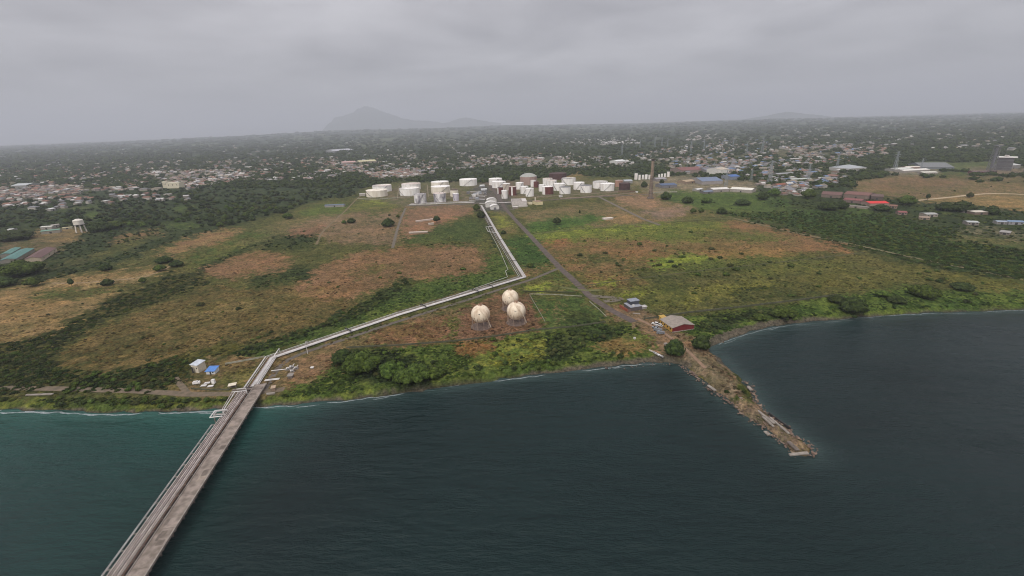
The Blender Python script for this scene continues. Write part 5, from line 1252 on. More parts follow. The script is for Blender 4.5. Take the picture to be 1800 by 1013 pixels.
# ------------------------------------------------------------------ land pipe rack
def offset_line(pts, d):
    """polyline moved d metres to its left"""
    q = [np.array(p[:2]) for p in pts]; out = []
    for i in range(len(q)):
        t0 = (q[i] - q[i - 1]) / np.linalg.norm(q[i] - q[i - 1]) if i else (q[1] - q[0]) / np.linalg.norm(q[1] - q[0])
        t1 = (q[i + 1] - q[i]) / np.linalg.norm(q[i + 1] - q[i]) if i < len(q) - 1 else t0
        n0, n1 = np.array([-t0[1], t0[0]]), np.array([-t1[1], t1[0]])
        k = (n0 + n1) / (1 + n0 @ n1)
        out.append(q[i] + k * d)
    return out
SPINE = [P(446, 682), P(479.5, 631), P(700, 555.5), P(922, 488.5), P(880, 421), P(846, 362)]
lr = thing('land_pipe_rack', SPINE[2], 'long bundle of bright pipes crossing the plain from the pier to the tanks', 'pipe rack')
o3 = np.array(SPINE[2])
def lpipe(d, r, m_, z=1.0, pts=SPINE, nm='pipe'):
    ol = offset_line(pts, d)
    MB().tube([(p[0] - o3[0], p[1] - o3[1], z) for p in ol], r, 8).build(nm, m_, lr)
for d, r, m_ in ((-1.5, .34, M_PIPEB), (-.7, .30, M_PIPE), (.05, .36, M_PIPEB), (.85, .30, M_PIPEB), (1.6, .30, M_PIPE), (2.4, .22, M_PIPER), (3.8, .20, M_PIPE), (5.6, .20, M_PIPEB)):
    lpipe(d, r, m_)
lpipe(7.6, .18, M_PIPER, pts=SPINE[2:])
up = [P(*q) for q in ((777, 529), (892, 488.5), (888.5, 478), (893, 475.5), (878, 440), (862, 410), (858, 407))]
MB().tube([(p[0] - o3[0], p[1] - o3[1], 1.0) for p in up], .2, 8).build('pipe', M_PIPEB, lr)
cum = [0]
for a, b2 in zip(SPINE[:-1], SPINE[1:]): cum.append(cum[-1] + float(np.linalg.norm((b2 - a)[:2])))
def at_len(s):
    for i in range(len(SPINE) - 1):
        if s <= cum[i + 1] or i == len(SPINE) - 2:
            f = (s - cum[i]) / (cum[i + 1] - cum[i]); p = SPINE[i] + (SPINE[i + 1] - SPINE[i]) * f
            d = SPINE[i + 1] - SPINE[i]; return p, math.atan2(d[1], d[0])
step = 9.0
for k in range(100):
    s = 4 + k * max(step, cum[-1] / 100)
    if s > cum[-1]: break
    p, a = at_len(s)
    c = p + np.array([-math.sin(a), math.cos(a), 0]) * 2.0
    MB().box((c[0] - o3[0], c[1] - o3[1], .32), (.5, 8.6, .64), a).build('sleeper', M_WOOD, lr)
for s in (cum[1] + 58, cum[1] + 128, cum[3] - 62, cum[3] - 44, cum[3] + 60, cum[3] + 95, cum[3] + 170):
    p, a = at_len(s)
    n_ = np.array([-math.sin(a), math.cos(a), 0])
    q0, q1 = p - n_ * 2.6 - o3, p + n_ * 6.8 - o3
    m = MB(); z0, z1 = -.1 * 0, 2.1
    m.bar((q0[0], q0[1], z1), (q1[0], q1[1], z1), 1.1, .2); m.bar((q0[0], q0[1], 0), (q0[0], q0[1], z1), .5); m.bar((q1[0], q1[1], 0), (q1[0], q1[1], z1), .5)
    m.build('footbridge', M_DARK, lr)
# loops where the rack meets the pier road and half way to the tanks
p, a = at_len(cum[1] + 3)
for d in (-2.4, 5.2):
    ol = offset_line(SPINE, d)
    q0, q1 = ol[0], ol[1]
    MB().tube([(q0[0] - o3[0], q0[1] - o3[1], .8), (q1[0] - o3[0], q1[1] - o3[1], 1.0)], .24, 8).build('pipe', M_PIPEB, lr)
q1 = P(482.6, 633); q2 = P(492, 619)
MB().tube([(q1[0] - o3[0], q1[1] - o3[1], .4), (q1[0] - o3[0], q1[1] - o3[1], 2.9), (q2[0] - o3[0], q2[1] - o3[1], 2.9), (q2[0] - o3[0], q2[1] - o3[1], .4)], .26, 8).build('riser', M_PIPEB, lr)
q = [P(858, 407), P(870, 405), P(873, 411)]
for dz, du in ((1.4, 0), (1.8, 4)):
    pts = [P(876 + du * .4, 412), P(862 - du, 409.5), P(858 - du, 401), P(868 + du * .2, 399.5)]
    MB().tube([(p_[0] - o3[0], p_[1] - o3[1], dz) for p_ in pts], .28, 8).build('expansion_loop', M_PIPEB, lr)
# culvert bridge where the road meets the pier
g = P(441, 688); g2 = P(424, 690.5)
MB_ = MB().box((0, 0, .3), (18, 1.6, .5))
o = MB_.build('pipe_bridge', M_CONCD, loc=(P(436, 688.5)[0], P(436, 688.5)[1], LAND + 1.4)); o.rotation_euler = (0, 0, 0.05)
tag(o, 'low grey road bridge over the pipes at the pier entrance', 'bridge')

# ------------------------------------------------------------------ walls and fences
def wall_line(name, label, cat, pts, h, th, m, group=None, post=None):
    p = [P(u, v) for u, v in pts]
    o0 = p[0]
    b = MB()
    for a, c in zip(p[:-1], p[1:]):
        d = c - a; L = float(np.hypot(d[0], d[1])); an = math.atan2(d[1], d[0])
        mid_ = (a + c) / 2 - o0
        b.box((mid_[0], mid_[1], h / 2), (L, th, h), an)
    t = thing(name, o0, label, cat, group)
    b.build('panel', m, t)
    if post:
        for a, c in zip(p[:-1], p[1:]):
            L = float(np.hypot(*(c - a)[:2])); n = max(1, int(L / post))
            for k in range(min(n, 30)):
                q = a + (c - a) * k / n - o0
                MB().box((q[0], q[1], h * .55), (th * 1.6, th * 1.6, h * 1.1)).build('post', m, t)
    return t
M_WALLG = mat('old_boundary_wall', (92, 90, 76), (66, 70, 50), scale=.3, rough=.95)
M_FENCEW = mat('pale_fence', (160, 157, 144), (126, 125, 106), scale=.4, rough=.9)
wall_line('boundary_wall', 'long grey boundary wall running east from behind the red warehouse', 'wall', [(1132, 562), (1170, 556.5), (1215, 550), (1300, 541), (1400, 529), (1472, 519.5)], 1.5, .3, M_WALLG, post=24)
wall_line('boundary_wall', 'mossy low wall below the gas spheres along the green bank', 'wall', [(610, 612), (700, 608), (800, 600.5), (870, 592), (948, 580), (1000, 576), (1064, 567)], 1.2, .3, M_WALLG, post=20)
wall_line('fence', 'thin pale fence between the gas spheres and the green lawn', 'fence', [(931, 519), (945, 543), (958, 566)], .9, .12, M_FENCEW, post=6)
wall_line('fence', 'thin pale fence along the far side of the green lawn', 'fence', [(931, 517.5), (975, 518.5), (1023, 521.5)], .8, .12, M_FENCEW, post=8)
wall_line('fence', 'thin pale fence beside the asphalt road at the green lawn', 'fence', [(1036, 530.5), (1052, 544), (1066, 557.5)], .9, .12, M_FENCEW, post=8)
wall_line('boundary_wall', 'low wall behind the watch house from the bushes to the pipe rack', 'wall', [(396, 641), (430, 635), (466, 628)], 1.2, .3, M_FENCEW)
wall_line('boundary_wall', 'low kerb wall below the watch house along the shore road', 'wall', [(336, 684), (370, 686), (404, 686)], .9, .35, M_WALLG)
wall_line('boundary_wall', 'dark earth bank wall from the lawn to the asphalt road behind the spheres', 'wall', [(920, 513), (970, 514.5), (1012, 515)], 1.2, .6, mat('mossy_bank', (70, 74, 48), (58, 64, 40), scale=.4))
wall_line('boundary_wall', 'pale tank yard wall along the pipe track before the streaked tanks', 'wall', [(716, 361.5), (760, 360), (796, 357.5), (834, 356)], 1.3, .4, M_FENCEW)
wall_line('boundary_wall', 'pale wall along the track below the western white tanks', 'wall', [(628, 350), (660, 351), (700, 348), (724, 346)], 1.5, .5, M_FENCEW)
wall_line('boundary_wall', 'concrete yard wall before the eastern tanks', 'wall', [(985, 350), (1040, 346.5), (1080, 343.5), (1118, 339.5)], 1.8, .9, mat('tan_yard_wall', (150, 132, 116), (128, 112, 98), scale=.2))
wall_line('boundary_wall', 'pale wall at the foot of the works east of the chimney', 'wall', [(1148, 340), (1165, 338.5), (1190, 338)], 2.0, .8, M_FENCEW)

M_BUND = mat('earth_bund', (134, 122, 102), (112, 106, 84), scale=.15, rough=1)
wall_line('bund_wall', 'earth bund running back between the first and second pair of western tanks', 'bund', [(699, 350), (700, 338), (702, 328)], 1.8, 2.2, M_BUND)
wall_line('bund_wall', 'earth bund running back between the second and third pair of western tanks', 'bund', [(753, 347), (752, 336), (751, 326)], 1.8, 2.2, M_BUND)
wall_line('bund_wall', 'earth bund in front of the two wide cream tanks', 'bund', [(754, 345), (775, 344.5), (794, 342)], 1.6, 2.0, M_BUND)
wall_line('bund_wall', 'earth bund along the front of the eastern tanks nearest the sea', 'bund', [(944, 347), (980, 345), (1044, 341.5), (1086, 338.5)], 1.8, 2.2, M_BUND)
wall_line('bund_wall', 'rusty brown bund beyond the easternmost white tank towards the chimney', 'bund', [(1082, 338), (1100, 338.5), (1117, 336.5)], 1.8, 2.0, mat('rusty_bund', (112, 82, 72), (96, 76, 64), scale=.15, rough=1))
# ------------------------------------------------------------------ vehicles and boats
def car(label, u, v, rz, body, cat='car', name='parked_car', k=1.0, flat=False, group=None):
    t = thing(name, P(u, v), label, cat, group, rz)
    def prof(pts, y0, y1):
        n = len(pts); m = MB()
        m.add([(x * k, y * k, z * k) for y in (y0, y1) for x, z in pts], [tuple(range(n)), tuple(range(2 * n - 1, n - 1, -1))] + [(i, n + i, n + (i + 1) % n, (i + 1) % n) for i in range(n)])
        return m
    prof([(-2.3, .35), (-2.35, .95), (-2.1, 1.1), (1.2, 1.15), (2.2, .95), (2.35, .6), (2.3, .35)], -.9, .9).build('body', body, t)
    if flat:
        prof([(.5, 1.15), (.6, 2.0), (1.6, 2.0), (2.1, 1.1)], -.85, .85).build('cabin', body, t)
        MB().box((-.9 * k, 0, 1.35 * k), (2.7 * k, 1.9 * k, .3 * k)).build('cargo_bed', M_STEEL, t)
    else:
        prof([(-1.9, 1.1), (-1.5, 1.75), (.4, 1.75), (1.1, 1.14)], -.8, .8).build('cabin', M_GLASS, t)
        MB().box((-.55 * k, 0, 1.8 * k), (1.9 * k, 1.55 * k, .08 * k)).build('roof', body, t)
    for x in (-1.45, 1.45):
        for y in (-.85, .85):
            m = MB(); m.tube([(x * k, y * k - .12, .36 * k), (x * k, y * k + .12, .36 * k)], .36 * k, 12); m.build('wheel', M_DARK, t)
    return t
M_CARW = mat('white_car_paint', (206, 204, 202), (190, 188, 186), scale=.5, rough=.35, spec=.5)
M_CARG = mat('grey_car_paint', (122, 126, 130), (104, 108, 112), scale=.5, rough=.4, spec=.5)
car('white van at the back of the vehicle row west of the red warehouse', 1152, 571, 2.5, M_CARW, 'van', 'parked_van', 1.25)
car('white car beside the warehouse wall, right behind the grey truck', 1159.5, 573.5, 2.4, M_CARW, 'car', 'parked_car', 1.05)
car('grey car in the middle of the vehicle row west of the warehouse', 1152, 577.5, 2.5, M_CARG, 'car', 'parked_car', 1.15)
car('long grey truck, front one of the vehicle row west of the warehouse', 1156, 582, 2.75, M_CARG, 'truck', 'parked_truck', 1.35, True)
car('grey flatbed truck parked sideways, nearest the round trees', 1161, 587, 3.0, M_CARG, 'truck', 'parked_truck', 1.25, True)
def boat(label, u, v, rz, L, m_, cat='boat', z=LAND, tip=0.0):
    t = thing('boat', P(u, v, z), label, cat, None, rz)
    n = 14; b = MB(); rows = []
    for i in range(n + 1):
        x = -L / 2 + L * i / n; w = L * .11 * math.sin(PI * min(1, max(0, (i + .4) / (n + .8)))) ** .6; sh = .5 + .5 * (abs(i / n - .5) * 2) ** 2
        rows.append([(x, -w, sh + .3), (x, -w * .7, .25), (x, 0, .05), (x, w * .7, .25), (x, w, sh + .3), (x, w * .8, sh + .22), (x, 0, .4), (x, -w * .8, sh + .22)])
    vs = [p for r_ in rows for p in r_]
    b.add(vs, [(i * 8 + j, i * 8 + (j + 1) % 8, (i + 1) * 8 + (j + 1) % 8, (i + 1) * 8 + j) for i in range(n) for j in range(8)], 0, False)
    b.build('hull', m_, t)
    for k in (-.2, .15): MB().box((L * k, 0, .75), (.35, L * .17, .08)).build('seat', M_CONC, t)
boat('white and dark slim boat drawn up on the dirt above the beach', 1157, 625, -1.05, 8.5, mat('white_boat_paint', (200, 198, 196), (120, 118, 118), scale=.5, lo=.45, hi=.55))
boat('small pale boat lying in the grass beside the bush', 1146, 619, -.9, 4.5, mat('pale_boat_paint', (190, 184, 172), (170, 160, 146), scale=.5))
junk('oil_drum', 'pale drum left in the dry grass above the old works yard', 'drum', 1115.5, 596, [('body', (0, 0, .6), (1.4, 1.2, 1.2), .4, M_PIPEB), ('lid', (0, 0, 1.23), (1.5, 1.3, .1), .4, M_PIPE)])
junk('concrete_block', 'white concrete block at the edge of the round tree near the mole', 'concrete block', 1170, 606, [('body', (0, 0, .6), (2.4, 1.6, 1.2), .3, M_CONC)])
junk('concrete_slab', 'fallen pale slab leaning by the road below the roofless block', 'concrete slab', 1119, 552, [('body', (0, 0, .3), (6, .8, .6), -.3, M_CONC)])
# a dark rock in the surf
def rock_mesh(seed, k=1.0, flat=.6):
    rr = np.random.default_rng(seed)
    import bmesh
    bm = bmesh.new(); bmesh.ops.create_icosphere(bm, subdivisions=2, radius=1.0)
    pl = [(Vector(rr.normal(size=3)).normalized(), rr.uniform(.45, .8)) for _ in range(9)]
    for v in bm.verts:
        for n_, d in pl:
            e = v.co.dot(n_) - d
            if e > 0: v.co -= n_ * e * .92
        v.co.z *= flat
    me = bpy.data.meshes.new('rock'); bm.to_mesh(me); bm.free()
    return me
M_ROCK = mat('mole_rock', (132, 114, 98), (92, 78, 68), scale=.5, rough=.95, rand=.3)
M_ROCKD = mat('wet_rock', (74, 68, 64), (52, 48, 46), scale=.6, rough=.7)
rms = [rock_mesh(k, flat=.45 + .12 * k) for k in range(4)]
for me in rms: me.materials.append(M_ROCK)
o = bpy.data.objects.new('boulder', rock_mesh(9)); o.data.materials.append(M_ROCKD); COL.objects.link(o); o.location = tuple(P(1066, 648, 0.2)); o.scale = (1.2, 1.0, 1.9)
tag(o, 'dark upright boulder standing in the surf west of the mole', 'boulder')

# ------------------------------------------------------------------ the old mole: rocks, slabs, broken edge
L_edge = [(1195, 642), (1215, 655), (1235, 672), (1255, 690), (1270, 698), (1290, 712), (1310, 733), (1340, 748), (1370, 775), (1395, 797), (1405, 802)]
R_edge = [(1425, 800), (1432, 793), (1420, 780), (1395, 765), (1385, 752), (1365, 742), (1345, 725), (1330, 705), (1325, 690), (1310, 670)]
def along(pts, s):
    w_ = [P(u, v, 1.0) for u, v in pts]; d = [0]
    for a, b2 in zip(w_[:-1], w_[1:]): d.append(d[-1] + float(np.linalg.norm(b2 - a)))
    x = s * d[-1]
    for i in range(len(w_) - 1):
        if x <= d[i + 1]: return w_[i] + (w_[i + 1] - w_[i]) * ((x - d[i]) / (d[i + 1] - d[i]))
    return w_[-1]
def ordinal_place(s): return 'near the land end' if s < .3 else ('half way out' if s < .68 else 'near the broken tip')
V_, F_ = [], []
proto = [np.array([v.co for v in me.vertices]) for me in rms]; pf = [np.array([p.vertices[:] for p in me.polygons]) for me in rms]
def add_rock(p, s, rz, k):
    c, s2 = math.cos(rz), math.sin(rz); v = proto[k] * s; v = np.c_[v[:, 0] * c - v[:, 1] * s2, v[:, 0] * s2 + v[:, 1] * c, v[:, 2]] + p
    F_.append(pf[k] + sum(len(x) for x in V_)); V_.append(v)
for pts, n in ((L_edge, 210), (R_edge, 190), ([(1380, 752), (1400, 775), (1412, 790)], 40), ([(1180, 640), (1120, 643), (1060, 649)], 25)):
    for _ in range(n):
        p = along(pts, rng.random()) + np.array([rng.normal(0, 1.2), rng.normal(0, 1.2), rng.uniform(-.7, .2)])
        add_rock(p, np.array([1, .8, 1]) * rng.uniform(.25, .8), rng.uniform(0, 6), rng.integers(4))
for _ in range(160):
    a, b2 = along(L_edge, rng.uniform(.35, 1)), along(R_edge, 1 - rng.uniform(.3, 1))
    p = a + (b2 - a) * rng.uniform(.1, .9); p[2] = 2.2
    add_rock(p, np.array([1, .8, .6]) * rng.uniform(.2, .6), rng.uniform(0, 6), rng.integers(4))
o = grid_mesh('rubble', np.concatenate(V_), np.concatenate(F_), M_ROCK, smooth=False)
tag(o, 'loose brown grey rubble edging the old mole', 'rubble', kind='stuff')
def chunk(p, s, rz, m, name, label, cat, group):
    o = bpy.data.objects.new(name, rms[int(rng.integers(4))]); COL.objects.link(o)
    o.location = tuple(p); o.scale = s; o.rotation_euler = (rng.uniform(-.15, .15), rng.uniform(-.15, .15), rz)
    return tag(o, label, cat, group)
for i in range(14):
    s = (i + .5) / 14
    p = along(L_edge, s); p[2] = .9 + rng.uniform(-.2, .5)
    chunk(p, (rng.uniform(.9, 1.6), rng.uniform(.7, 1.1), rng.uniform(.6, .95)), -.8 + rng.uniform(-.3, .3), M_ROCK, 'boulder', 'large boulder on the west edge of the old mole ' + ordinal_place(s), 'boulder', 'boulders along the west edge of the mole')
for i in range(12):
    s = (i + .5) / 12
    p = along(R_edge, s); p[2] = .9 + rng.uniform(-.2, .5)
    chunk(p, (rng.uniform(.9, 1.5), rng.uniform(.7, 1.1), rng.uniform(.6, .9)), -.8 + rng.uniform(-.3, .3), M_ROCK, 'boulder', 'large boulder on the east edge of the old mole ' + ordinal_place(1 - s), 'boulder', 'boulders along the east edge of the mole')
slabs = [(1346, 733, 13, 1.2, 'long pale concrete beam along the east edge of the mole', M_CONC), (1370, 748, 14, 1.0, 'long pale concrete beam nearest the dark gap at the mole tip', M_CONC), (1350, 741, 9, 1.0, 'shorter pale beam lying inside the two long beams', M_CONC), (1251, 682, 7, 1.6, 'pale broken slab sliding off the west edge of the mole', M_CONC),
         (1304, 700, 5, 1.8, 'pale flat slab beside the bush half way along the mole', M_CONC), (1318, 683, 3.6, 1.6, 'white tilted slab by the bush on the east edge of the mole', M_CONC), (1349, 762, 3.5, 2.0, 'pale block fallen in the water off the west edge', M_CONC), (1394, 784, 6, 2.0, 'dark grey slab on the tip of the mole', M_CONCD), (1404, 798, 9, 1.4, 'pale edge beam at the very tip of the mole', M_CONC)]
for u, v, L, w_, lab, m_ in slabs:
    b = MB().box((0, 0, 0), (L, w_, .6)); b.box((L * .18, w_ * .2, .38), (L * .4, w_ * .5, .16))
    o = b.build('concrete_beam' if L > 7.5 else 'concrete_slab', m_, loc=P(u, v, 2.4 if 'water' not in lab else .3))
    d_ = P(1404, 795)[:2] - P(1300, 700)[:2]
    o.rotation_euler = (rng.uniform(-.1, .1), rng.uniform(-.12, .12), math.atan2(d_[1], d_[0]) + rng.uniform(-.1, .1) + (1.4 if 'tip' in lab and 'edge' in lab else 0))
    tag(o, lab, 'concrete slab')
# row of dark panels drawn for the dark gap on the tip's east side
pts = [P(u, v, 0) for u, v in ((1351, 730), (1370, 744), (1389, 758))]
b = MB()
for a, c in zip(pts[:-1], pts[1:]):
    n = 12
    for k in range(n):
        p, q = a + (c - a) * k / n, a + (c - a) * (k + .92) / n
        b.bar((p[0], p[1], .2), (q[0], q[1], .2), .5, 3.4)
o = b.build('dark_gap_panels', M_DARK); tag(o, 'dark gap drawn as panels along the east side of the mole tip', 'sheet piling')
# ------------------------------------------------------------------ vegetation
import bmesh
def leafm(name, c, c2, rand=.35, attr=None, scale=.45):
    return mat(name, c, c2, scale=scale, rough=.9, spec=.12, rand=rand, attr=attr, lo=.38, hi=.66)
def crown_arrays(seed, lobes=8, sub=2, cards=500, flat=.62, leaf=.075, spread=.58, small=False):
    """crown of unit radius: lumpy lobes under a coat of leaf clumps"""
    r = np.random.default_rng(seed)
    V, Q, T = [], [], []
    n0 = 0
    bm = bmesh.new(); bmesh.ops.create_icosphere(bm, subdivisions=sub, radius=1.0)
    sv = np.array([v.co for v in bm.verts]); sf = np.array([[v.index for v in f.verts] for f in bm.faces]); bm.free()
    L = []
    for k in range(lobes):
        a = 2 * PI * (k + r.uniform(-.3, .3)) / max(1, lobes - 1)
        d = 0 if k == 0 else spread * r.uniform(.3 if small else .75, 1.1)
        c = np.array([math.cos(a) * d, math.sin(a) * d, flat * (r.uniform(.55, .8) if k else 1.0)])
        rad = ((.4 if k == 0 else r.uniform(.2, .36)) if small else (.62 if k == 0 else r.uniform(.34, .5))) * (1 if lobes > 1 else 1.5)
        L.append((c, rad))
        o = r.uniform(0, 50)
        nz = 0.78 + .44 * fbm(sv[:, 0] * 2.2 + o + sv[:, 2] * 1.3, sv[:, 1] * 2.2 - o + sv[:, 2] * .7, seed + k, 3)
        v = sv * nz[:, None] * rad * np.array([1, 1, .8]) + c
        V.append(v); T.append(sf + n0); n0 += len(v)
    for _ in range(cards):
        c, rad = L[r.integers(len(L))]
        n_ = r.normal(size=3); n_[2] = abs(n_[2]) * .9 - .25; n_ /= np.linalg.norm(n_)
        p = c + n_ * rad * np.array([1, 1, .8]) * r.uniform(.9, 1.2)
        u_ = np.cross(n_ + r.normal(size=3) * .5, [0, 0, 1.0]); u_ /= np.linalg.norm(u_) + 1e-6
        w_ = np.cross(u_, n_ + r.normal(size=3) * .6); w_ /= np.linalg.norm(w_) + 1e-6
        s = leaf * r.uniform(.6, 1.5)
        q = np.array([p - u_ * s, p + w_ * s * .8, p + u_ * s, p - w_ * s * .8])
        V.append(q); T.append(np.array([[0, 1, 2], [0, 2, 3]]) + n0); n0 += 4
    return np.concatenate(V), np.concatenate(T)
def crown_mesh(name, seed, m, **kw):
    V, T = crown_arrays(seed, **kw)
    o = grid_mesh(name, V, T, m, smooth=False)
    return o
LEAF_D = leafm('dark_leaves', (32, 42, 21), (64, 75, 36))
LEAF_M = leafm('mid_leaves', (42, 55, 23), (82, 96, 40))
LEAF_O = leafm('olive_leaves', (46, 52, 28), (76, 78, 42))
BARK = mat('tree_bark', (92, 80, 68), (70, 60, 52), scale=2)
def trunk_bm(h, r, seed, spread):
    rr = np.random.default_rng(seed); b = MB()
    b.tube([(0, 0, -.3), (.02, .01, h * .5), (0, 0, h)], r, 7)
    for k in range(4):
        a = 2 * PI * k / 4 + rr.uniform(0, 1)
        b.tube([(0, 0, h * .55), (math.cos(a) * spread * .5, math.sin(a) * spread * .5, h * .95), (math.cos(a) * spread, math.sin(a) * spread, h * 1.35)], r * .5, 5)
    return b
PROTO = []
for k, (m_, kw, th) in enumerate(((LEAF_D, dict(lobes=9, cards=900, flat=.62), .34), (LEAF_M, dict(lobes=8, cards=800, flat=.8), .42), (LEAF_D, dict(lobes=7, cards=700, flat=.95, spread=.45), .55), (LEAF_O, dict(lobes=8, cards=700, flat=.6), .34),
        (LEAF_M, dict(lobes=17, cards=2200, flat=.5, spread=.74, leaf=.05, small=True), .22))):
    t = thing('tree', (0, 0, 0), 'broad green tree', 'tree')
    trunk_bm(th, .06, k, .35).build('trunk', BARK, t)
    c = crown_mesh('crown', 20 + k, m_, **kw); c.parent = t; c.location = (0, 0, th * .15 if k != 2 else th * .4)
    PROTO.append(t)
_used = [False] * 5
TREES = []
def tree(p, w, h, kind, label, group=None, name='tree', cat='tree'):
    """w crown width, h whole height (metres)"""
    zmax = (1.35, 1.55, 1.9, 1.3, .95)[kind]
    s = (w / (2.55 if kind == 4 else 2.35), w / (2.55 if kind == 4 else 2.35), h / zmax)
    rz = rng.uniform(0, 6.28)
    if not _used[kind]:
        t = PROTO[kind]; _used[kind] = True
        t.location = tuple(map(float, p)); t.rotation_euler = (0, 0, rz); t.scale = s; t['label'] = label
        if group: t['group'] = group
    else:
        t = copy_thing(PROTO[kind], p, rz, label, group, s)
        if not group and 'group' in t: del t['group']
    t.name = name; t['category'] = cat
    TREES.append((p[0], p[1], w / 2))
    return t
def tree_px(u, vb, wp, hp, kind, label, group=None, **kw):
    g = P(u, vb)
    w = wp * mpp(g)
    f = np.array([g[0], g[1], 0]) / math.hypot(g[0], g[1])
    h = max(2.5, height_at(g, vb - hp) * .9)
    return tree(g + f * w * .3, w, h, kind, label, group, **kw)
NAMED = [
 (683, 400, 27, 19, 0, 'broad dark dome tree alone beside the grey track on bare ground'), (700, 384, 9, 8, 1, 'small round tree just behind the broad dome tree'), (618, 393, 18, 11, 0, 'round dark tree in the bare field, larger of a pair'), (605, 394, 11, 8, 1, 'round dark tree in the bare field, smaller of a pair'),
 (507, 386, 22, 14, 1, 'green tree at the corner of the pink brown field below the woods'), (498, 376, 20, 16, 0, 'dark tree at the wood edge above the pink brown field'), (768, 393, 17, 16, 2, 'round dark tree beside the pale roofless wall'), (979, 397, 20, 17, 2, 'square crowned green tree alone in the field east of the road'), (1019, 377, 5, 9, 2, 'tiny upright tree on the brown ground before the eastern tanks'),
 (640, 662, 92, 37, 4, 'largest spreading tree on the green bank east of the pier'), (728, 680, 84, 27, 4, 'second large spreading tree on the bank, nearest the water'), (606, 642, 46, 28, 0, 'dark tree pressed against the west side of the largest bank tree'), (690, 668, 64, 24, 4, 'tree filling the gap between the two largest bank trees'), (765, 670, 54, 20, 4, 'low tree on the east flank of the second bank tree'),
 (1185, 629, 44, 33, 0, 'round tree between the red warehouse and the head of the mole'), (1231, 617, 40, 28, 0, 'round tree at the east side of the mole head above the beach'), (1497, 553, 54, 32, 0, 'big dark tree overhanging the east beach'), (1622, 527, 62, 26, 4, 'largest dark tree on the east shore behind the bank'), (1690, 512, 44, 15, 0, 'broad low tree farther along the east shore'), (1575, 535, 34, 14, 0, 'low green tree between the two dark east shore trees'), (1552, 524, 30, 13, 1, 'green tree behind the low east shore tree'), (1375, 562, 56, 20, 4, 'dark bushy tree on the east bank beyond the grey wall'), (1335, 565, 28, 12, 1, 'bushy tree just west of the dark east bank tree'), (1470, 535, 36, 16, 0, 'dark low tree beside the end of the grey boundary wall'),
 (190, 503, 24, 14, 0, 'round grey green tree on the tan western field'), (127, 504, 13, 17, 2, 'upright dark tree on the tan western field beside the path'), (290, 464, 32, 15, 0, 'wide dark tree at the top of the tan western field'), (42, 488, 86, 32, 4, 'large dark tree at the west edge in front of the teal sheds'), (60, 505, 30, 20, 1, 'tree at the corner of the tan field below the large dark tree'), (12, 505, 40, 20, 0, 'dark tree cut by the west edge beside the tan field'), (187, 477, 24, 16, 0, 'dark round tree north of the tan western field'), (30, 424, 60, 22, 0, 'broad dark tree west of the water tower'), (180, 408, 40, 22, 0, 'large dark tree just east of the water tower'), (205, 402, 30, 16, 1, 'tree next to the large dark tree by the water tower'),
 (252, 498, 14, 12, 1, 'small tree at the end of the pale western path'), (282, 478, 24, 14, 1, 'green tree where the hedge meets the western path'), (312, 470, 26, 14, 0, 'dark tree in the hedge above the western path'),
 (838, 372, 16, 16, 1, 'green tree at the head of the pipe rack'), (846, 384, 18, 16, 0, 'dark tree beside the upper pipe rack'), (932, 471, 16, 9, 1, 'round bush tree on the green verge beside the asphalt road'), (885, 412, 12, 8, 0, 'dark bush tree against the pipe rack crossing'),
 (1170, 352, 22, 18, 0, 'dark tree on the grass east of the chimney'), (1208, 358, 26, 14, 0, 'wide dark tree south of the blue grey shed'), (1242, 358, 24, 13, 1, 'green tree among bushes south of the white sheds'), (1268, 377, 22, 14, 0, 'round dark tree at the corner of the east field'), (1305, 362, 30, 14, 0, 'round dark tree on the bright grass before the east works'), (1218, 376, 13, 12, 1, 'small round tree at the east end of the bare ground, western one'), (1232, 375, 12, 11, 1, 'small round tree at the east end of the bare ground, eastern one'), (1340, 352, 24, 18, 0, 'dark tree at the end of the longest white roof'), (1360, 346, 26, 18, 1, 'green tree east of the longest white roof'),
 (1132, 330, 14, 14, 0, 'dark tree west of the chimney before the silos'), (1163, 326, 12, 13, 2, 'dark tree between the chimney and the blue roofed shed'), (1660, 372, 34, 20, 0, 'large dark tree beside the orange field'), (1690, 374, 44, 24, 0, 'largest dark tree beside the orange field'), (1742, 378, 26, 20, 0, 'round dark tree behind the white flat roofed shed'), (1630, 352, 10, 14, 2, 'small upright tree beside the pale curved path'), (1704, 348, 12, 12, 3, 'lone small tree at the crest of the pale curved path'), (1592, 362, 36, 22, 1, 'green tree east of the bright red hall'), (1454, 371, 36, 20, 0, 'dark tree at the west end of the brown roofed halls'), (1478, 368, 26, 18, 0, 'dark tree in front of the brown roofed halls'), (1420, 350, 30, 22, 1, 'green tree at the west side of the brown halls'), (1548, 372, 34, 14, 0, 'dark tree in front of the bright red hall'), (1512, 440, 10, 10, 1, 'small round tree at the corner of the brown eastern field'),
]
for a in NAMED: tree_px(*a)
_lone = len(TREES)

# woods: every crown drawn from the map of where trees stand
def place_ok(u, v, sc=1.0):
    return rng.random(len(u)) < sample(D, u, v) * sc
BUILT = []
for o in COL.objects:
    if o.type == 'EMPTY' and o.get('category') not in ('tree', 'pipe rack', 'pier', 'fence', 'wall') and 'label' in o:
        BUILT.append((o.location.x, o.location.y))
BUILT = np.array(BUILT)
def free_of(x, y, rad):
    ok = np.ones(len(x), bool)
    for bx_, by_ in BUILT:
        ok &= np.hypot(x - bx_, y - by_) > rad * 1.0 + 7
    return ok
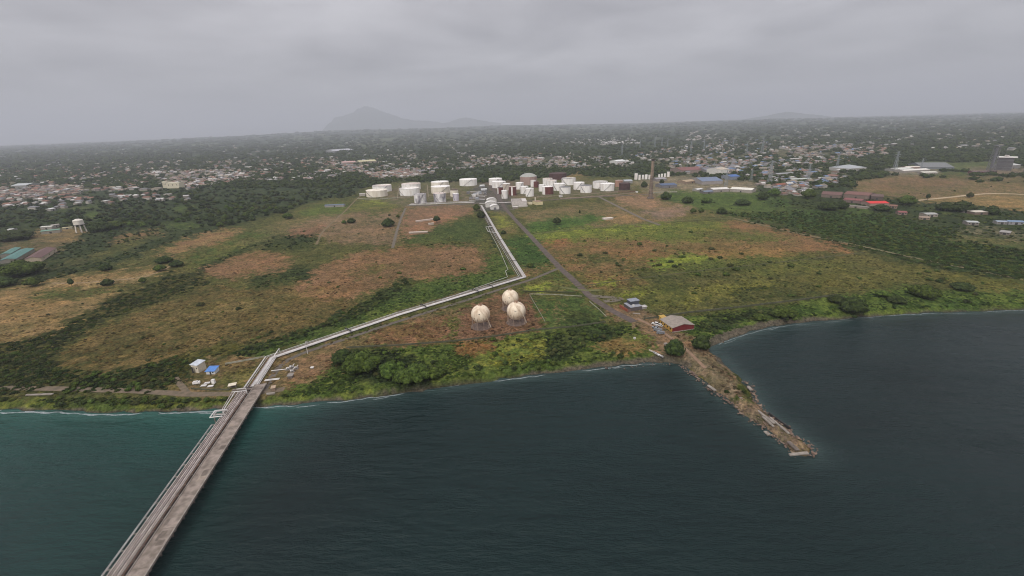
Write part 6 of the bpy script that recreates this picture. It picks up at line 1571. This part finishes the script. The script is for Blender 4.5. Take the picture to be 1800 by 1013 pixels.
# (a) the wood of the middle distance: individuals
cand = []
uu_, vv_ = rng.uniform(-20, 1820, 26000), rng.uniform(300, 700, 26000)
for poly, n in (([(1245, 374), (1420, 372), (1560, 378), (1700, 420), (1800, 440), (1830, 500), (1660, 464), (1500, 426), (1330, 384)], 9000), ([(-20, 600), (160, 544), (280, 494), (345, 478), (372, 498), (230, 546), (112, 652), (334, 622), (330, 662), (290, 690), (-20, 694)], 4000),
                ([(400, 622), (480, 596), (640, 530), (716, 489), (722, 505), (650, 545), (500, 600), (430, 628)], 1500), ([(1310, 384), (1540, 440), (1760, 486), (1760, 494), (1540, 448), (1310, 392)], 1200), ([(1190, 595), (1210, 556), (1480, 518), (1800, 512), (1800, 545), (1420, 566), (1255, 608)], 700), ([(-20, 700), (404, 700), (402, 714), (180, 722), (-20, 717)], 900), ([(500, 694), (640, 614), (800, 603), (1130, 582), (1158, 628), (1000, 650), (700, 688)], 1200)):
    q = np.array(poly); a_, b_ = rng.uniform(q[:, 0].min(), q[:, 0].max(), n), rng.uniform(q[:, 1].min(), q[:, 1].max(), n)
    m_ = in_poly(a_, b_, poly); uu_, vv_ = np.r_[uu_, a_[m_]], np.r_[vv_, b_[m_]]
k = place_ok(uu_, vv_)
uu_, vv_ = uu_[k], vv_[k]
W_ = np.array([P(a, b) for a, b in zip(uu_, vv_)])
k = free_of(W_[:, 0], W_[:, 1], 6) & (seg_dist(W_[:, 0], W_[:, 1], SHORE_W) > 5)
uu_, vv_, W_ = uu_[k], vv_[k], W_[k]
dist = np.hypot(W_[:, 0], W_[:, 1])
size = np.where((vv_ < 400) & (uu_ < 1240) & (sample(D, uu_, vv_) > .6), rng.uniform(8, 15, len(uu_)), np.where((vv_ > 440) & (uu_ < 760), rng.uniform(2.2, 5.0, len(uu_)), rng.uniform(2.6, 6.0, len(uu_))))
order = np.argsort(-size / dist)
# thin out: keep crowns that do not stand inside one another
cell = {}
kept = []
for i in order:
    x, y, s_ = W_[i, 0], W_[i, 1], size[i]
    gx, gy = int(x // 12), int(y // 12)
    bad = False
    for ax in (-1, 0, 1):
        for ay in (-1, 0, 1):
            for (px_, py_, ps) in cell.get((gx + ax, gy + ay), ()):
                if (px_ - x) ** 2 + (py_ - y) ** 2 < (0.33 * (ps + s_)) ** 2: bad = True
    if bad: continue
    cell.setdefault((gx, gy), []).append((x, y, s_)); kept.append(i)
kept = np.array(kept)
def region_of(u, v):
    if v > 600 and u < 360: return ('bushy tree in the dark thicket above the west shore road', 'trees of the thicket by the west shore road')
    if u < 380 and v > 470: return ('bushy tree in the diagonal hedge beside the tan western field', 'trees of the diagonal hedge')
    if u < 470 and v > 340: return ('dark tree in the western wood around the water tower', 'trees of the western wood')
    if 380 <= u < 720 and v > 440: return ('low tree in the shrub belt beside the brown fields', 'trees of the shrub belt by the pipes')
    if u < 640: return ('dark tree in the wood between the western town and the tanks', 'trees of the wood before the town')
    if u > 940 and v > 560: return ('bush tree on the green bank west of the mole', 'bush trees on the bank')
    if u > 1240 and 368 < v < 520: return ('green tree in the dense scrub east of the fields', 'trees of the eastern scrub')
    if u > 1190 and v >= 520: return ('low tree on the green east shore bank', 'trees of the east shore bank')
    if u < 1120: return ('dark tree in the belt of wood behind the tank farm', 'trees of the belt behind the tanks')
    return ('dark tree among the works and houses east of the chimney', 'trees among the eastern works')
LMK = [('the water tower', 143, 408), ('the teal sheds', 30, 455), ('the blue roofed long shed', 588, 364), ('the westernmost cream tank', 663, 346), ('the broad dome tree', 683, 400), ('the watch house', 349, 655), ('the largest bank tree', 640, 660), ('the gas sphere nearest the shore', 846, 576), ('the red warehouse', 1195, 578), ('the roofless grey block', 1118, 546), ('the mole tip', 1404, 798),
       ('the brick chimney', 1143, 349), ('the square crowned tree', 979, 396), ('the pipe rack bend', 920, 490), ('the asphalt road junction', 980, 472), ('the bright red hall', 1545, 362), ('the longest white roof', 1302, 338), ('the white flat roofed shed', 1725, 378), ('the end of the boundary wall', 1472, 520), ('the big dark beach tree', 1497, 553), ('the head of the pipe rack', 845, 362), ('the lone corner tree', 1512, 440),
       ('the domed pink tank', 929, 326), ('the lone white tank', 823, 327), ('the cream flats', 303, 331), ('the silo row', 1142, 314), ('the upright tree on the tan field', 127, 504), ('the round grey green tree', 190, 503), ('the wide tree above the tan field', 290, 464), ('the roofless wall', 747, 390), ('the pier entrance', 445, 688), ('the long slab by the shore road', 70, 694), ('the small pale boat', 1146, 619)]
LMW = [(n_, P(u_, v_)) for n_, u_, v_ in LMK]
def beside(p):
    nm, g = min(LMW, key=lambda a: math.hypot(a[1][0] - p[0], a[1][1] - p[1]))
    du, dv = proj(p)[0] - proj(g)[0], proj(p)[1] - proj(g)[1]
    side = ('right of' if du > 0 else 'left of') if abs(du) > abs(dv) * 1.6 else ('in front of' if dv > 0 else 'behind')
    return side + ' ' + nm, math.hypot(g[0] - p[0], g[1] - p[1])
REPEATS = []                                   # (object, label, distance from its landmark)
ORD = ['nearest', 'second nearest', 'third nearest', 'fourth nearest', 'fifth nearest', 'sixth nearest', 'seventh nearest', 'eighth nearest']
def settle_labels():
    by = {}
    for o_, lab_, d_ in REPEATS: by.setdefault(lab_, []).append((d_, o_))
    for lab_, rows in by.items():
        rows.sort(key=lambda a: a[0])
        for k_, (d_, o_) in enumerate(rows):
            if len(rows) == 1: o_['label'] = lab_
            elif k_ < len(ORD): o_['label'] = lab_ + ', ' + ORD[k_] + (' to it' if len(lab_.split()) < 13 else '')
            else: o_['label'] = lab_ + ', farther off'; o_['group'] = lab_.split(' ', 1)[1] + ', farther off'
N_IND = 240
# the largest in the picture stand as trees, the rest as one wood
for n_, i in enumerate(kept[:N_IND]):
    lab, grp = region_of(uu_[i], vv_[i])
    s_ = size[i]
    kind = int(rng.choice([0, 1, 2, 3, 4], p=[.28, .22, .08, .12, .3]))
    tone = ('dark', 'green', 'dark', 'olive', 'green')[kind]
    shape = ('broad', 'rounded', 'upright', 'spreading', 'bushy')[kind]
    at_, d_ = beside(W_[i])
    t = tree(W_[i], s_, s_ * (rng.uniform(.55, .8) if vv_[i] < 400 else rng.uniform(.4, .6)), kind, '', grp)
    REPEATS.append((t, '%s %s tree %s' % (shape, tone, at_), d_))
def scatter(name, pos, sz, protos, m, tints, label, cat):
    """many crowns joined into one mass"""
    V, T, C = [], [], []
    n0 = 0
    pick = rng.integers(len(protos), size=len(pos))
    rz = rng.uniform(0, 6.28, len(pos))
    for k, (pv, pt) in enumerate(protos):
        ii = np.nonzero(pick == k)[0]
        if len(ii) == 0: continue
        c, s = np.cos(rz[ii])[:, None], np.sin(rz[ii])[:, None]
        sx_, sz_ = sz[ii, 0][:, None], sz[ii, 1][:, None]
        x = (pv[None, :, 0] * c - pv[None, :, 1] * s) * sx_ + pos[ii, 0][:, None]
        y = (pv[None, :, 0] * s + pv[None, :, 1] * c) * sx_ + pos[ii, 1][:, None]
        z = pv[None, :, 2] * sz_ + pos[ii, 2][:, None]
        v = np.stack([x, y, z], -1).reshape(-1, 3)
        f = (pt[None] + (np.arange(len(ii)) * len(pv))[:, None, None]).reshape(-1, 3) + n0
        V.append(v); T.append(f); C.append(np.repeat(tints[ii], len(pv), 0)); n0 += len(v)
    o = grid_mesh(name, np.concatenate(V), np.concatenate(T), m, np.concatenate(C), smooth=False, attr='tint')
    return tag(o, label, cat, kind='stuff')
M_WOODS = mat('wood_leaves', (150, 160, 140), (225, 225, 200), scale=.12, rough=.95, spec=.08, attr='tint', detail=3)
near_p = [crown_arrays(60 + k, lobes=7, sub=1, cards=90, flat=.5, leaf=.14, spread=.8, small=True) for k in range(5)]
mid_p = [crown_arrays(80 + k, lobes=2, sub=1, cards=36, flat=.6, leaf=.2, spread=.5) for k in range(4)]
far_p = [crown_arrays(90 + k, lobes=1, sub=1, cards=14, flat=.45, leaf=.25) for k in range(4)]
GREENS = np.array([srgb(c) for c in ((60, 76, 40), (72, 88, 48), (54, 68, 40), (84, 92, 48), (70, 74, 46))])
def tints(n, k=1.0): return GREENS[rng.integers(len(GREENS), size=n)] * rng.uniform(.75, 1.3, n)[:, None] * 0.85 * k
rest = kept[N_IND:]
if len(rest):
    nr_ = dist[rest] < 700
    for msk, pr, nm, lab in ((nr_, near_p, 'thicket', 'dense green thickets along the hedges, banks and scrub'), (~nr_, mid_p, 'woods', 'dark woods around the tank farm and the near town')):
        ii = rest[msk]
        if len(ii) == 0: continue
        scatter(nm, np.c_[W_[ii][:, :2], np.full(len(ii), LAND - .2)], np.c_[size[ii] / 1.8, size[ii] * rng.uniform(.3, .5, len(ii))], pr, M_WOODS, tints(len(ii)) * np.where((uu_[ii] > 1240) & (vv_[ii] > 372), 1.4, 1.0)[:, None], lab, 'woods')
print('TREES', len(kept), (dist[rest] < 700).sum())
# (b) far woods, reaching to the uplands
n = 15000
uf = rng.uniform(-60, 1860, n); hz_ = 252 - 59 * uf / 1800
vf = hz_ + 9 + (rng.random(n) ** 1.15) * (322 - hz_)
k = place_ok(uf, vf, .95)
uf, vf = uf[k], vf[k]
WF = np.array([P(a, b) for a, b in zip(uf, vf)])
k = (np.hypot(WF[:, 0], WF[:, 1]) > 1250) & free_of(WF[:, 0], WF[:, 1], 10)
uf, vf, WF = uf[k], vf[k], WF[k]
df = np.hypot(WF[:, 0], WF[:, 1])
wdt = np.maximum(rng.uniform(10, 18, len(uf)), df / FOC * rng.uniform(3.5, 8, len(uf)))
hgt = np.minimum(wdt * .55, rng.uniform(9, 20, len(uf)) + df * .0008)
WF[:, 2] = terrain_z(WF[:, 0], WF[:, 1], np.full(len(WF), 1e4)) - .5
scatter('far_woods', WF, np.c_[wdt / 1.8, hgt / 1.2], far_p, M_WOODS, (.35 * tints(len(uf), 1.08) + .65 * GREENS.mean(0) * .93), 'far dark woods stretching between the towns to the skyline', 'woods')

# shrubs dotted over the fields: individuals for the larger ones
def shrub_mesh(k, m_):
    V, T = crown_arrays(120 + k, lobes=4, sub=1, cards=120, flat=.45, leaf=.14, spread=.5)
    o = grid_mesh('shrub', V, T, m_, smooth=False)
    return o
SH = [shrub_mesh(0, LEAF_D), shrub_mesh(1, LEAF_M), shrub_mesh(2, LEAF_O)]
_sh = [False] * 3
FIELDS = [([(1050, 480), (1280, 440), (1480, 470), (1560, 500), (1450, 520), (1250, 535), (1120, 530)], 100, 'on the olive field east of the asphalt road'),
          ([(950, 430), (1200, 400), (1300, 420), (1240, 450), (1000, 480)], 42, 'on the green and brown field behind the asphalt road'),
          ([(1560, 450), (1700, 480), (1790, 500), (1640, 500)], 20, 'on the yellow field above the east shore'),
          ([(120, 640), (330, 530), (520, 510), (600, 540), (450, 600), (250, 640)], 34, 'on the olive field between the hedge and the pipes'),
          ([(540, 500), (640, 450), (830, 440), (840, 470), (640, 510)], 16, 'on the brown field west of the pipe bend'),
          ([(470, 440), (560, 390), (690, 375), (690, 430), (560, 440)], 14, 'on the bare fields below the western tanks'),
          ([(560, 690), (800, 620), (960, 600), (1120, 600), (1140, 625), (900, 655), (700, 685)], 26, 'on the green bank above the dark beach'),
          ([(0, 540), (150, 500), (260, 490), (120, 560)], 5, 'on the tan western field'),
          ([(1250, 560), (1500, 525), (1790, 515), (1790, 540), (1400, 565)], 22, 'on the green east shore bank'),
          ([(10, 700), (180, 700), (380, 705), (380, 715), (60, 716)], 14, 'on the narrow bank below the west shore road'),
          ([(1210, 640), (1260, 655), (1320, 690), (1330, 705), (1280, 700)], 6, 'on the dry top of the old mole')]
for poly, n, where in FIELDS:
    q = np.array(poly); c = 0; guard = 0
    while c < n and guard < 4000:
        guard += 1
        u, v = rng.uniform(q[:, 0].min(), q[:, 0].max()), rng.uniform(q[:, 1].min(), q[:, 1].max())
        if not in_poly(np.array([u]), np.array([v]), poly)[0]: continue
        p = P(u, v)
        if not free_of(np.array([p[0]]), np.array([p[1]]), 3)[0]: continue
        k = int(rng.integers(3)); s = min(4.2, .9 + rng.exponential(.9)) * (1.0 if v > 500 else 1.25)
        o = SH[k] if not _sh[k] else SH[k].copy()
        if _sh[k]: COL.objects.link(o)
        _sh[k] = True
        o.name = 'shrub'
        if v > 690 or 'mole' in where: p[2] = 1.6 if 'mole' in where else 2.4
        o.location = (p[0], p[1], p[2] - .15); o.rotation_euler = (0, 0, rng.uniform(0, 6)); o.scale = (s, s * rng.uniform(.7, 1), s * rng.uniform(.55, .9))
        tone = ('dark', 'green', 'olive')[k]
        at_, d_ = beside(p)
        tag(o, 'shrub', 'shrub', 'shrubs ' + where)
        REPEATS.append((o, '%s %s shrub %s' % ('large' if s > 2.1 else ('small' if s < 1.4 else 'rounded'), tone, at_), d_))
        c += 1

# rough grass and low growth: one mass of small tufts
n = 105000
ug, vg = rng.uniform(-20, 1820, n), 400 + 310 * rng.random(n)
pg = np.array([P(a, b) for a, b in zip(ug, vg)])
g_ins = in_poly(pg[:, 0], pg[:, 1], LAND_POLY) & (seg_dist(pg[:, 0], pg[:, 1], SHORE_W) > 6)
col = sample(A, ug, vg)
lush = smooth(.0, .9, col[:, 1] / (col[:, 0] + 1e-4) - .75)
clump = fbm(pg[:, 0] / 12, pg[:, 1] / 12, 3, 3)
k = g_ins & (rng.random(n) < (.42 + .5 * lush) * smooth(.3, .58, clump)) & free_of(pg[:, 0], pg[:, 1], 1.5)
# keep tracks and pipes clear
spw = [tuple(p[:2]) for p in offset_line(SPINE, 2.5)]
k &= seg_dist(pg[:, 0], pg[:, 1], spw) > 6.5
for pts, w_ in (([(1115, 566), (1040, 524), (984, 471), (928, 410), (886, 364)], 5), ([(-200, 680), (120, 684), (340, 694), (470, 690)], 5), ([(984, 471), (880, 516), (700, 575), (540, 632), (470, 690)], 4), ([(1120, 560), (1195, 605), (1262, 668)], 5)):
    k &= seg_dist(pg[:, 0], pg[:, 1], [tuple(P(*q)[:2]) for q in pts]) > w_
k &= ~in_poly(ug, vg, [(934, 518), (1024, 522), (1068, 560), (1050, 566), (958, 570)])
pg, col = pg[k], col[k]
tp = [crown_arrays(140 + j, lobes=1, sub=1, cards=18, flat=.3, leaf=.3) for j in range(3)]
sg = rng.uniform(.4, 1.35, len(pg))
scatter('undergrowth', np.c_[pg[:, :2], np.full(len(pg), LAND - .25)], np.c_[sg, sg * rng.uniform(.35, .7, len(pg))], tp, M_WOODS, col * rng.uniform(.35, 1.5, (len(pg), 1)) * 0.9, 'rough grass and low growth covering the plain and banks', 'undergrowth')
print('TUFTS', len(pg))

# ------------------------------------------------------------------ towns
ROOFC = {'rust': (128, 94, 80), 'pink': (144, 126, 118), 'grey': (124, 123, 125), 'white': (188, 185, 181), 'tan': (142, 130, 112), 'blue': (104, 122, 150), 'green': (110, 134, 120), 'brown': (108, 86, 80)}
WALLC = [(160, 152, 142), (134, 126, 118), (178, 172, 162)]
TOWN = [  # region, how many roofs, palette, where, size
 ([(0, 300), (100, 291), (250, 286), (330, 281), (430, 283), (560, 276), (640, 281), (640, 300), (560, 306), (500, 316), (430, 319), (330, 334), (200, 336), (120, 346), (0, 356)], 620, 'rust pink grey white tan rust', 'in the western town', 1.0),
 ([(230, 318), (270, 304), (420, 300), (440, 312), (330, 332)], 150, 'grey pink tan white rust', 'in the packed quarter around the cream flats', .9),
 ([(600, 286), (700, 271), (850, 276), (1000, 271), (1060, 276), (1120, 286), (1100, 293), (1000, 298), (900, 292), (800, 299), (720, 312), (650, 315), (600, 300)], 430, 'grey rust pink tan white grey', 'in the town beyond the tank farm', 1.0),
 ([(640, 304), (730, 299), (740, 310), (660, 316)], 70, 'rust tan rust pink', 'in the orange roofed estate behind the western tanks', .9),
 ([(1100, 273), (1200, 258), (1280, 242), (1400, 250), (1500, 256), (1560, 266), (1500, 285), (1420, 290), (1350, 298), (1340, 328), (1250, 300), (1180, 295)], 430, 'grey white tan pink rust blue grey', 'in the town east of the chimney', 1.0),
 ([(1340, 300), (1480, 298), (1490, 320), (1400, 345), (1350, 340)], 90, 'grey tan white blue rust grey', 'in the eastern shanty quarter', .9),
 ([(1180, 295), (1240, 290), (1250, 303), (1190, 308)], 26, 'rust brown grey pink', 'behind the silo row', 1.1),
 ([(1000, 246), (1110, 243), (1125, 254), (1010, 257)], 150, 'white white grey', 'in the far white estate', .8),
 ([(1215, 233), (1258, 229), (1262, 244), (1205, 249)], 70, 'white pink white', 'in the far pink estate', 1.0),
 ([(1380, 258), (1560, 257), (1560, 274), (1390, 274)], 90, 'pink rust tan grey', 'in the pink roofed quarter before the dark eastern wood', 1.0),
 ([(1360, 218), (1800, 206), (1800, 266), (1560, 262), (1380, 250)], 150, 'white grey tan white', 'in the scattered far eastern suburbs', 1.5),
 ([(0, 270), (300, 262), (640, 250), (1000, 236), (1000, 270), (640, 278), (300, 284), (0, 300)], 120, 'grey white tan grey', 'in the far western suburbs', 1.4),
 ([(0, 360), (60, 350), (200, 345), (330, 340), (330, 352), (120, 366), (0, 372)], 36, 'grey white rust', 'among trees below the western town', 1.0),
 ([(450, 312), (560, 300), (620, 305), (560, 318), (480, 322)], 40, 'grey white pink', 'at the wood edge of the western town', 1.0),
]
houses = []
for poly, n, pal, where, k0 in TOWN:
    q = np.array(poly); c = 0; pal = pal.split()
    n = int(n * 1.9)
    while c < n:
        u, v = rng.uniform(q[:, 0].min(), q[:, 0].max()), rng.uniform(q[:, 1].min(), q[:, 1].max())
        if not in_poly(np.array([u]), np.array([v]), poly)[0]: continue
        if fbm(np.array([u / 26.]), np.array([v / 7.]), 5, 3)[0] < .47 and rng.random() < .85: continue
        p = P(u, v)
        c += 1
        if not free_of(p[:1], p[1:2], 14)[0]: continue
        d = math.hypot(p[0], p[1])
        L = rng.uniform(9, 17) * k0 * (1.7 if rng.random() < .07 else 1)
        if d > 2500: L = max(L, d / FOC * rng.uniform(1.6, 3.4))
        Wd = L * rng.uniform(.55, .9); h = rng.uniform(3.2, 6.5) * (1 if d < 2500 else 1.3)
        houses.append((p, L, Wd, h, pal[int(rng.integers(len(pal)))], where, d, u, v))
houses.sort(key=lambda a: -a[1] / a[6])
def house_mb(shape):
    w, r = MB(), MB()
    w.add([(-.5, -.5, 0), (.5, -.5, 0), (.5, .5, 0), (-.5, .5, 0), (-.5, -.5, 1), (.5, -.5, 1), (.5, .5, 1), (-.5, .5, 1)] + ([(-.5, 0, 1.4), (.5, 0, 1.4)] if shape == 'gable' else []),
          [(0, 1, 5, 4), (2, 3, 7, 6)] + ([(1, 2, 6, 9, 5), (3, 0, 4, 8, 7)] if shape == 'gable' else [(1, 2, 6, 5), (3, 0, 4, 7)]))
    o = .56
    if shape == 'gable': r.add([(-o, -o, .96), (o, -o, .96), (o, 0, 1.42), (-o, 0, 1.42), (o, o, .96), (-o, o, .96)], [(0, 1, 2, 3), (3, 2, 4, 5)])
    elif shape == 'hip': r.add([(-o, -o, 1), (o, -o, 1), (o, o, 1), (-o, o, 1), (-.22, 0, 1.42), (.22, 0, 1.42)], [(0, 1, 5, 4), (1, 2, 5), (2, 3, 4, 5), (3, 0, 4)])
    else: r.box((0, 0, 1.04), (1.06, 1.06, .1))
    return w, r
HP = {}
N_H = 250
NEARBY = [('the cream block of flats', P(303, 331)), ('the broad pale grey hall', P(33, 330)), ('the long pale cream roof', P(647, 287)), ('the pink roofed hall', P(614, 289)), ('the large grey white roof', P(605, 267)), ('the bright white hall', P(1092, 289)), ('the dull red factory', P(1217, 305)), ('the white fronted factory', P(1273, 308)), ('the pale hipped villa', P(1507, 301)), ('the long pale tin roof', P(1409, 319)), ('the brick chimney', P(1143, 349)), ('the western tanks', P(700, 335)), ('the water tower', P(143, 408)), ('the longest white roof', P(1302, 338)), ('the lone pylon', P(1093, 274)), ('the orange red roofed house', P(1374, 329))]
for i, (p, L, Wd, h, rc, where, d, u, v) in enumerate(houses[:N_H]):
    shape = ('gable', 'hip', 'flat')[int(rng.choice([0, 1, 2], p=[.6, .25, .15]))]
    wc = WALLC[int(rng.integers(3))]
    nb = min(NEARBY, key=lambda a: np.hypot(*(a[1] - p)[:2]))
    g0 = nb[1]; pos_ = 'left of' if u < proj(g0)[0] - 12 else ('right of' if u > proj(g0)[0] + 12 else ('behind' if p[1] > g0[1] else 'in front of'))
    szw = 'long' if L > 19 else ('small' if L < 11 else 'medium')
    lab = '%s %s %s roofed house %s %s' % (szw, rc, {'gable': 'gable', 'hip': 'hip', 'flat': 'flat'}[shape], pos_, nb[0])
    grp = 'town houses ' + where
    key = (shape, rc, wc); d2_ = float(np.hypot(*(g0 - p)[:2]))
    s_ = (L, Wd, h); rz = rng.choice([.1, .25, 1.62, 1.8]) + rng.normal(0, .12)
    if key not in HP:
        t = thing('house', p, lab, 'house', grp, rz, s_)
        w, r = house_mb(shape); w.build('wall', wallm(wc), t); r.build('roof', roofm(ROOFC[rc]), t)
        HP[key] = t
    else:
        t = copy_thing(HP[key], p, rz, lab, grp, s_)
    REPEATS.append((t, lab, d2_))
# the rest of the towns, too many to count
tm = {sh: house_mb(sh) for sh in ('gable', 'hip', 'flat')}
V, T, C = [], [], []; n0 = 0
for (p, L, Wd, h, rc, where, d, u, v) in houses[N_H:]:
    sh = ('gable', 'hip', 'flat')[int(rng.choice([0, 1, 2], p=[.6, .25, .15]))]
    rz = rng.choice([.1, .25, 1.62, 1.8]) + rng.normal(0, .12); c, s = math.cos(rz), math.sin(rz)
    z0 = float(terrain_z(p[:1], p[1:2], np.array([1e4]))[0]) - .3
    j = rng.uniform(.75, 1.15)
    for mb, colr in zip(tm[sh], (srgb(WALLC[int(rng.integers(3))]) * .9, srgb(ROOFC[rc]) * j)):
        a = np.array(mb.v) * np.array([L, Wd, h])
        V.append(np.c_[a[:, 0] * c - a[:, 1] * s + p[0], a[:, 0] * s + a[:, 1] * c + p[1], a[:, 2] + z0])
        for f in mb.f:
            for q in range(1, len(f) - 1): T.append((f[0] + n0, f[q] + n0, f[q + 1] + n0))
        C.append(np.repeat(colr[None], len(a), 0)); n0 += len(a)
o = grid_mesh('distant_town', np.concatenate(V), np.array(T), mat('town_surfaces', (235, 235, 235), (255, 255, 255), scale=.1, rough=.85, attr='tint'), np.concatenate(C), smooth=False, attr='tint')
tag(o, 'crowded small roofs of the towns spread over the plain', 'town', kind='stuff')
print('HOUSES', len(houses))

settle_labels()
# ------------------------------------------------------------------ air
hb = MB().box((0, 24000, 690), (110000, 60000, 1400))
hm = bpy.data.materials.new('thin_haze'); hm.use_nodes = True
ht_ = hm.node_tree; ht_.nodes.remove(ht_.nodes['Principled BSDF'])
pv = N(ht_, 'ShaderNodeVolumePrincipled')
pv.inputs['Color'].default_value = (0.73, 0.76, 0.84, 1); pv.inputs['Density'].default_value = 0.000085; pv.inputs['Anisotropy'].default_value = 0.2
ht_.links.new(pv.outputs[0], ht_.nodes['Material Output'].inputs['Volume'])
o = hb.build('haze', hm); tag(o, kind='stuff')
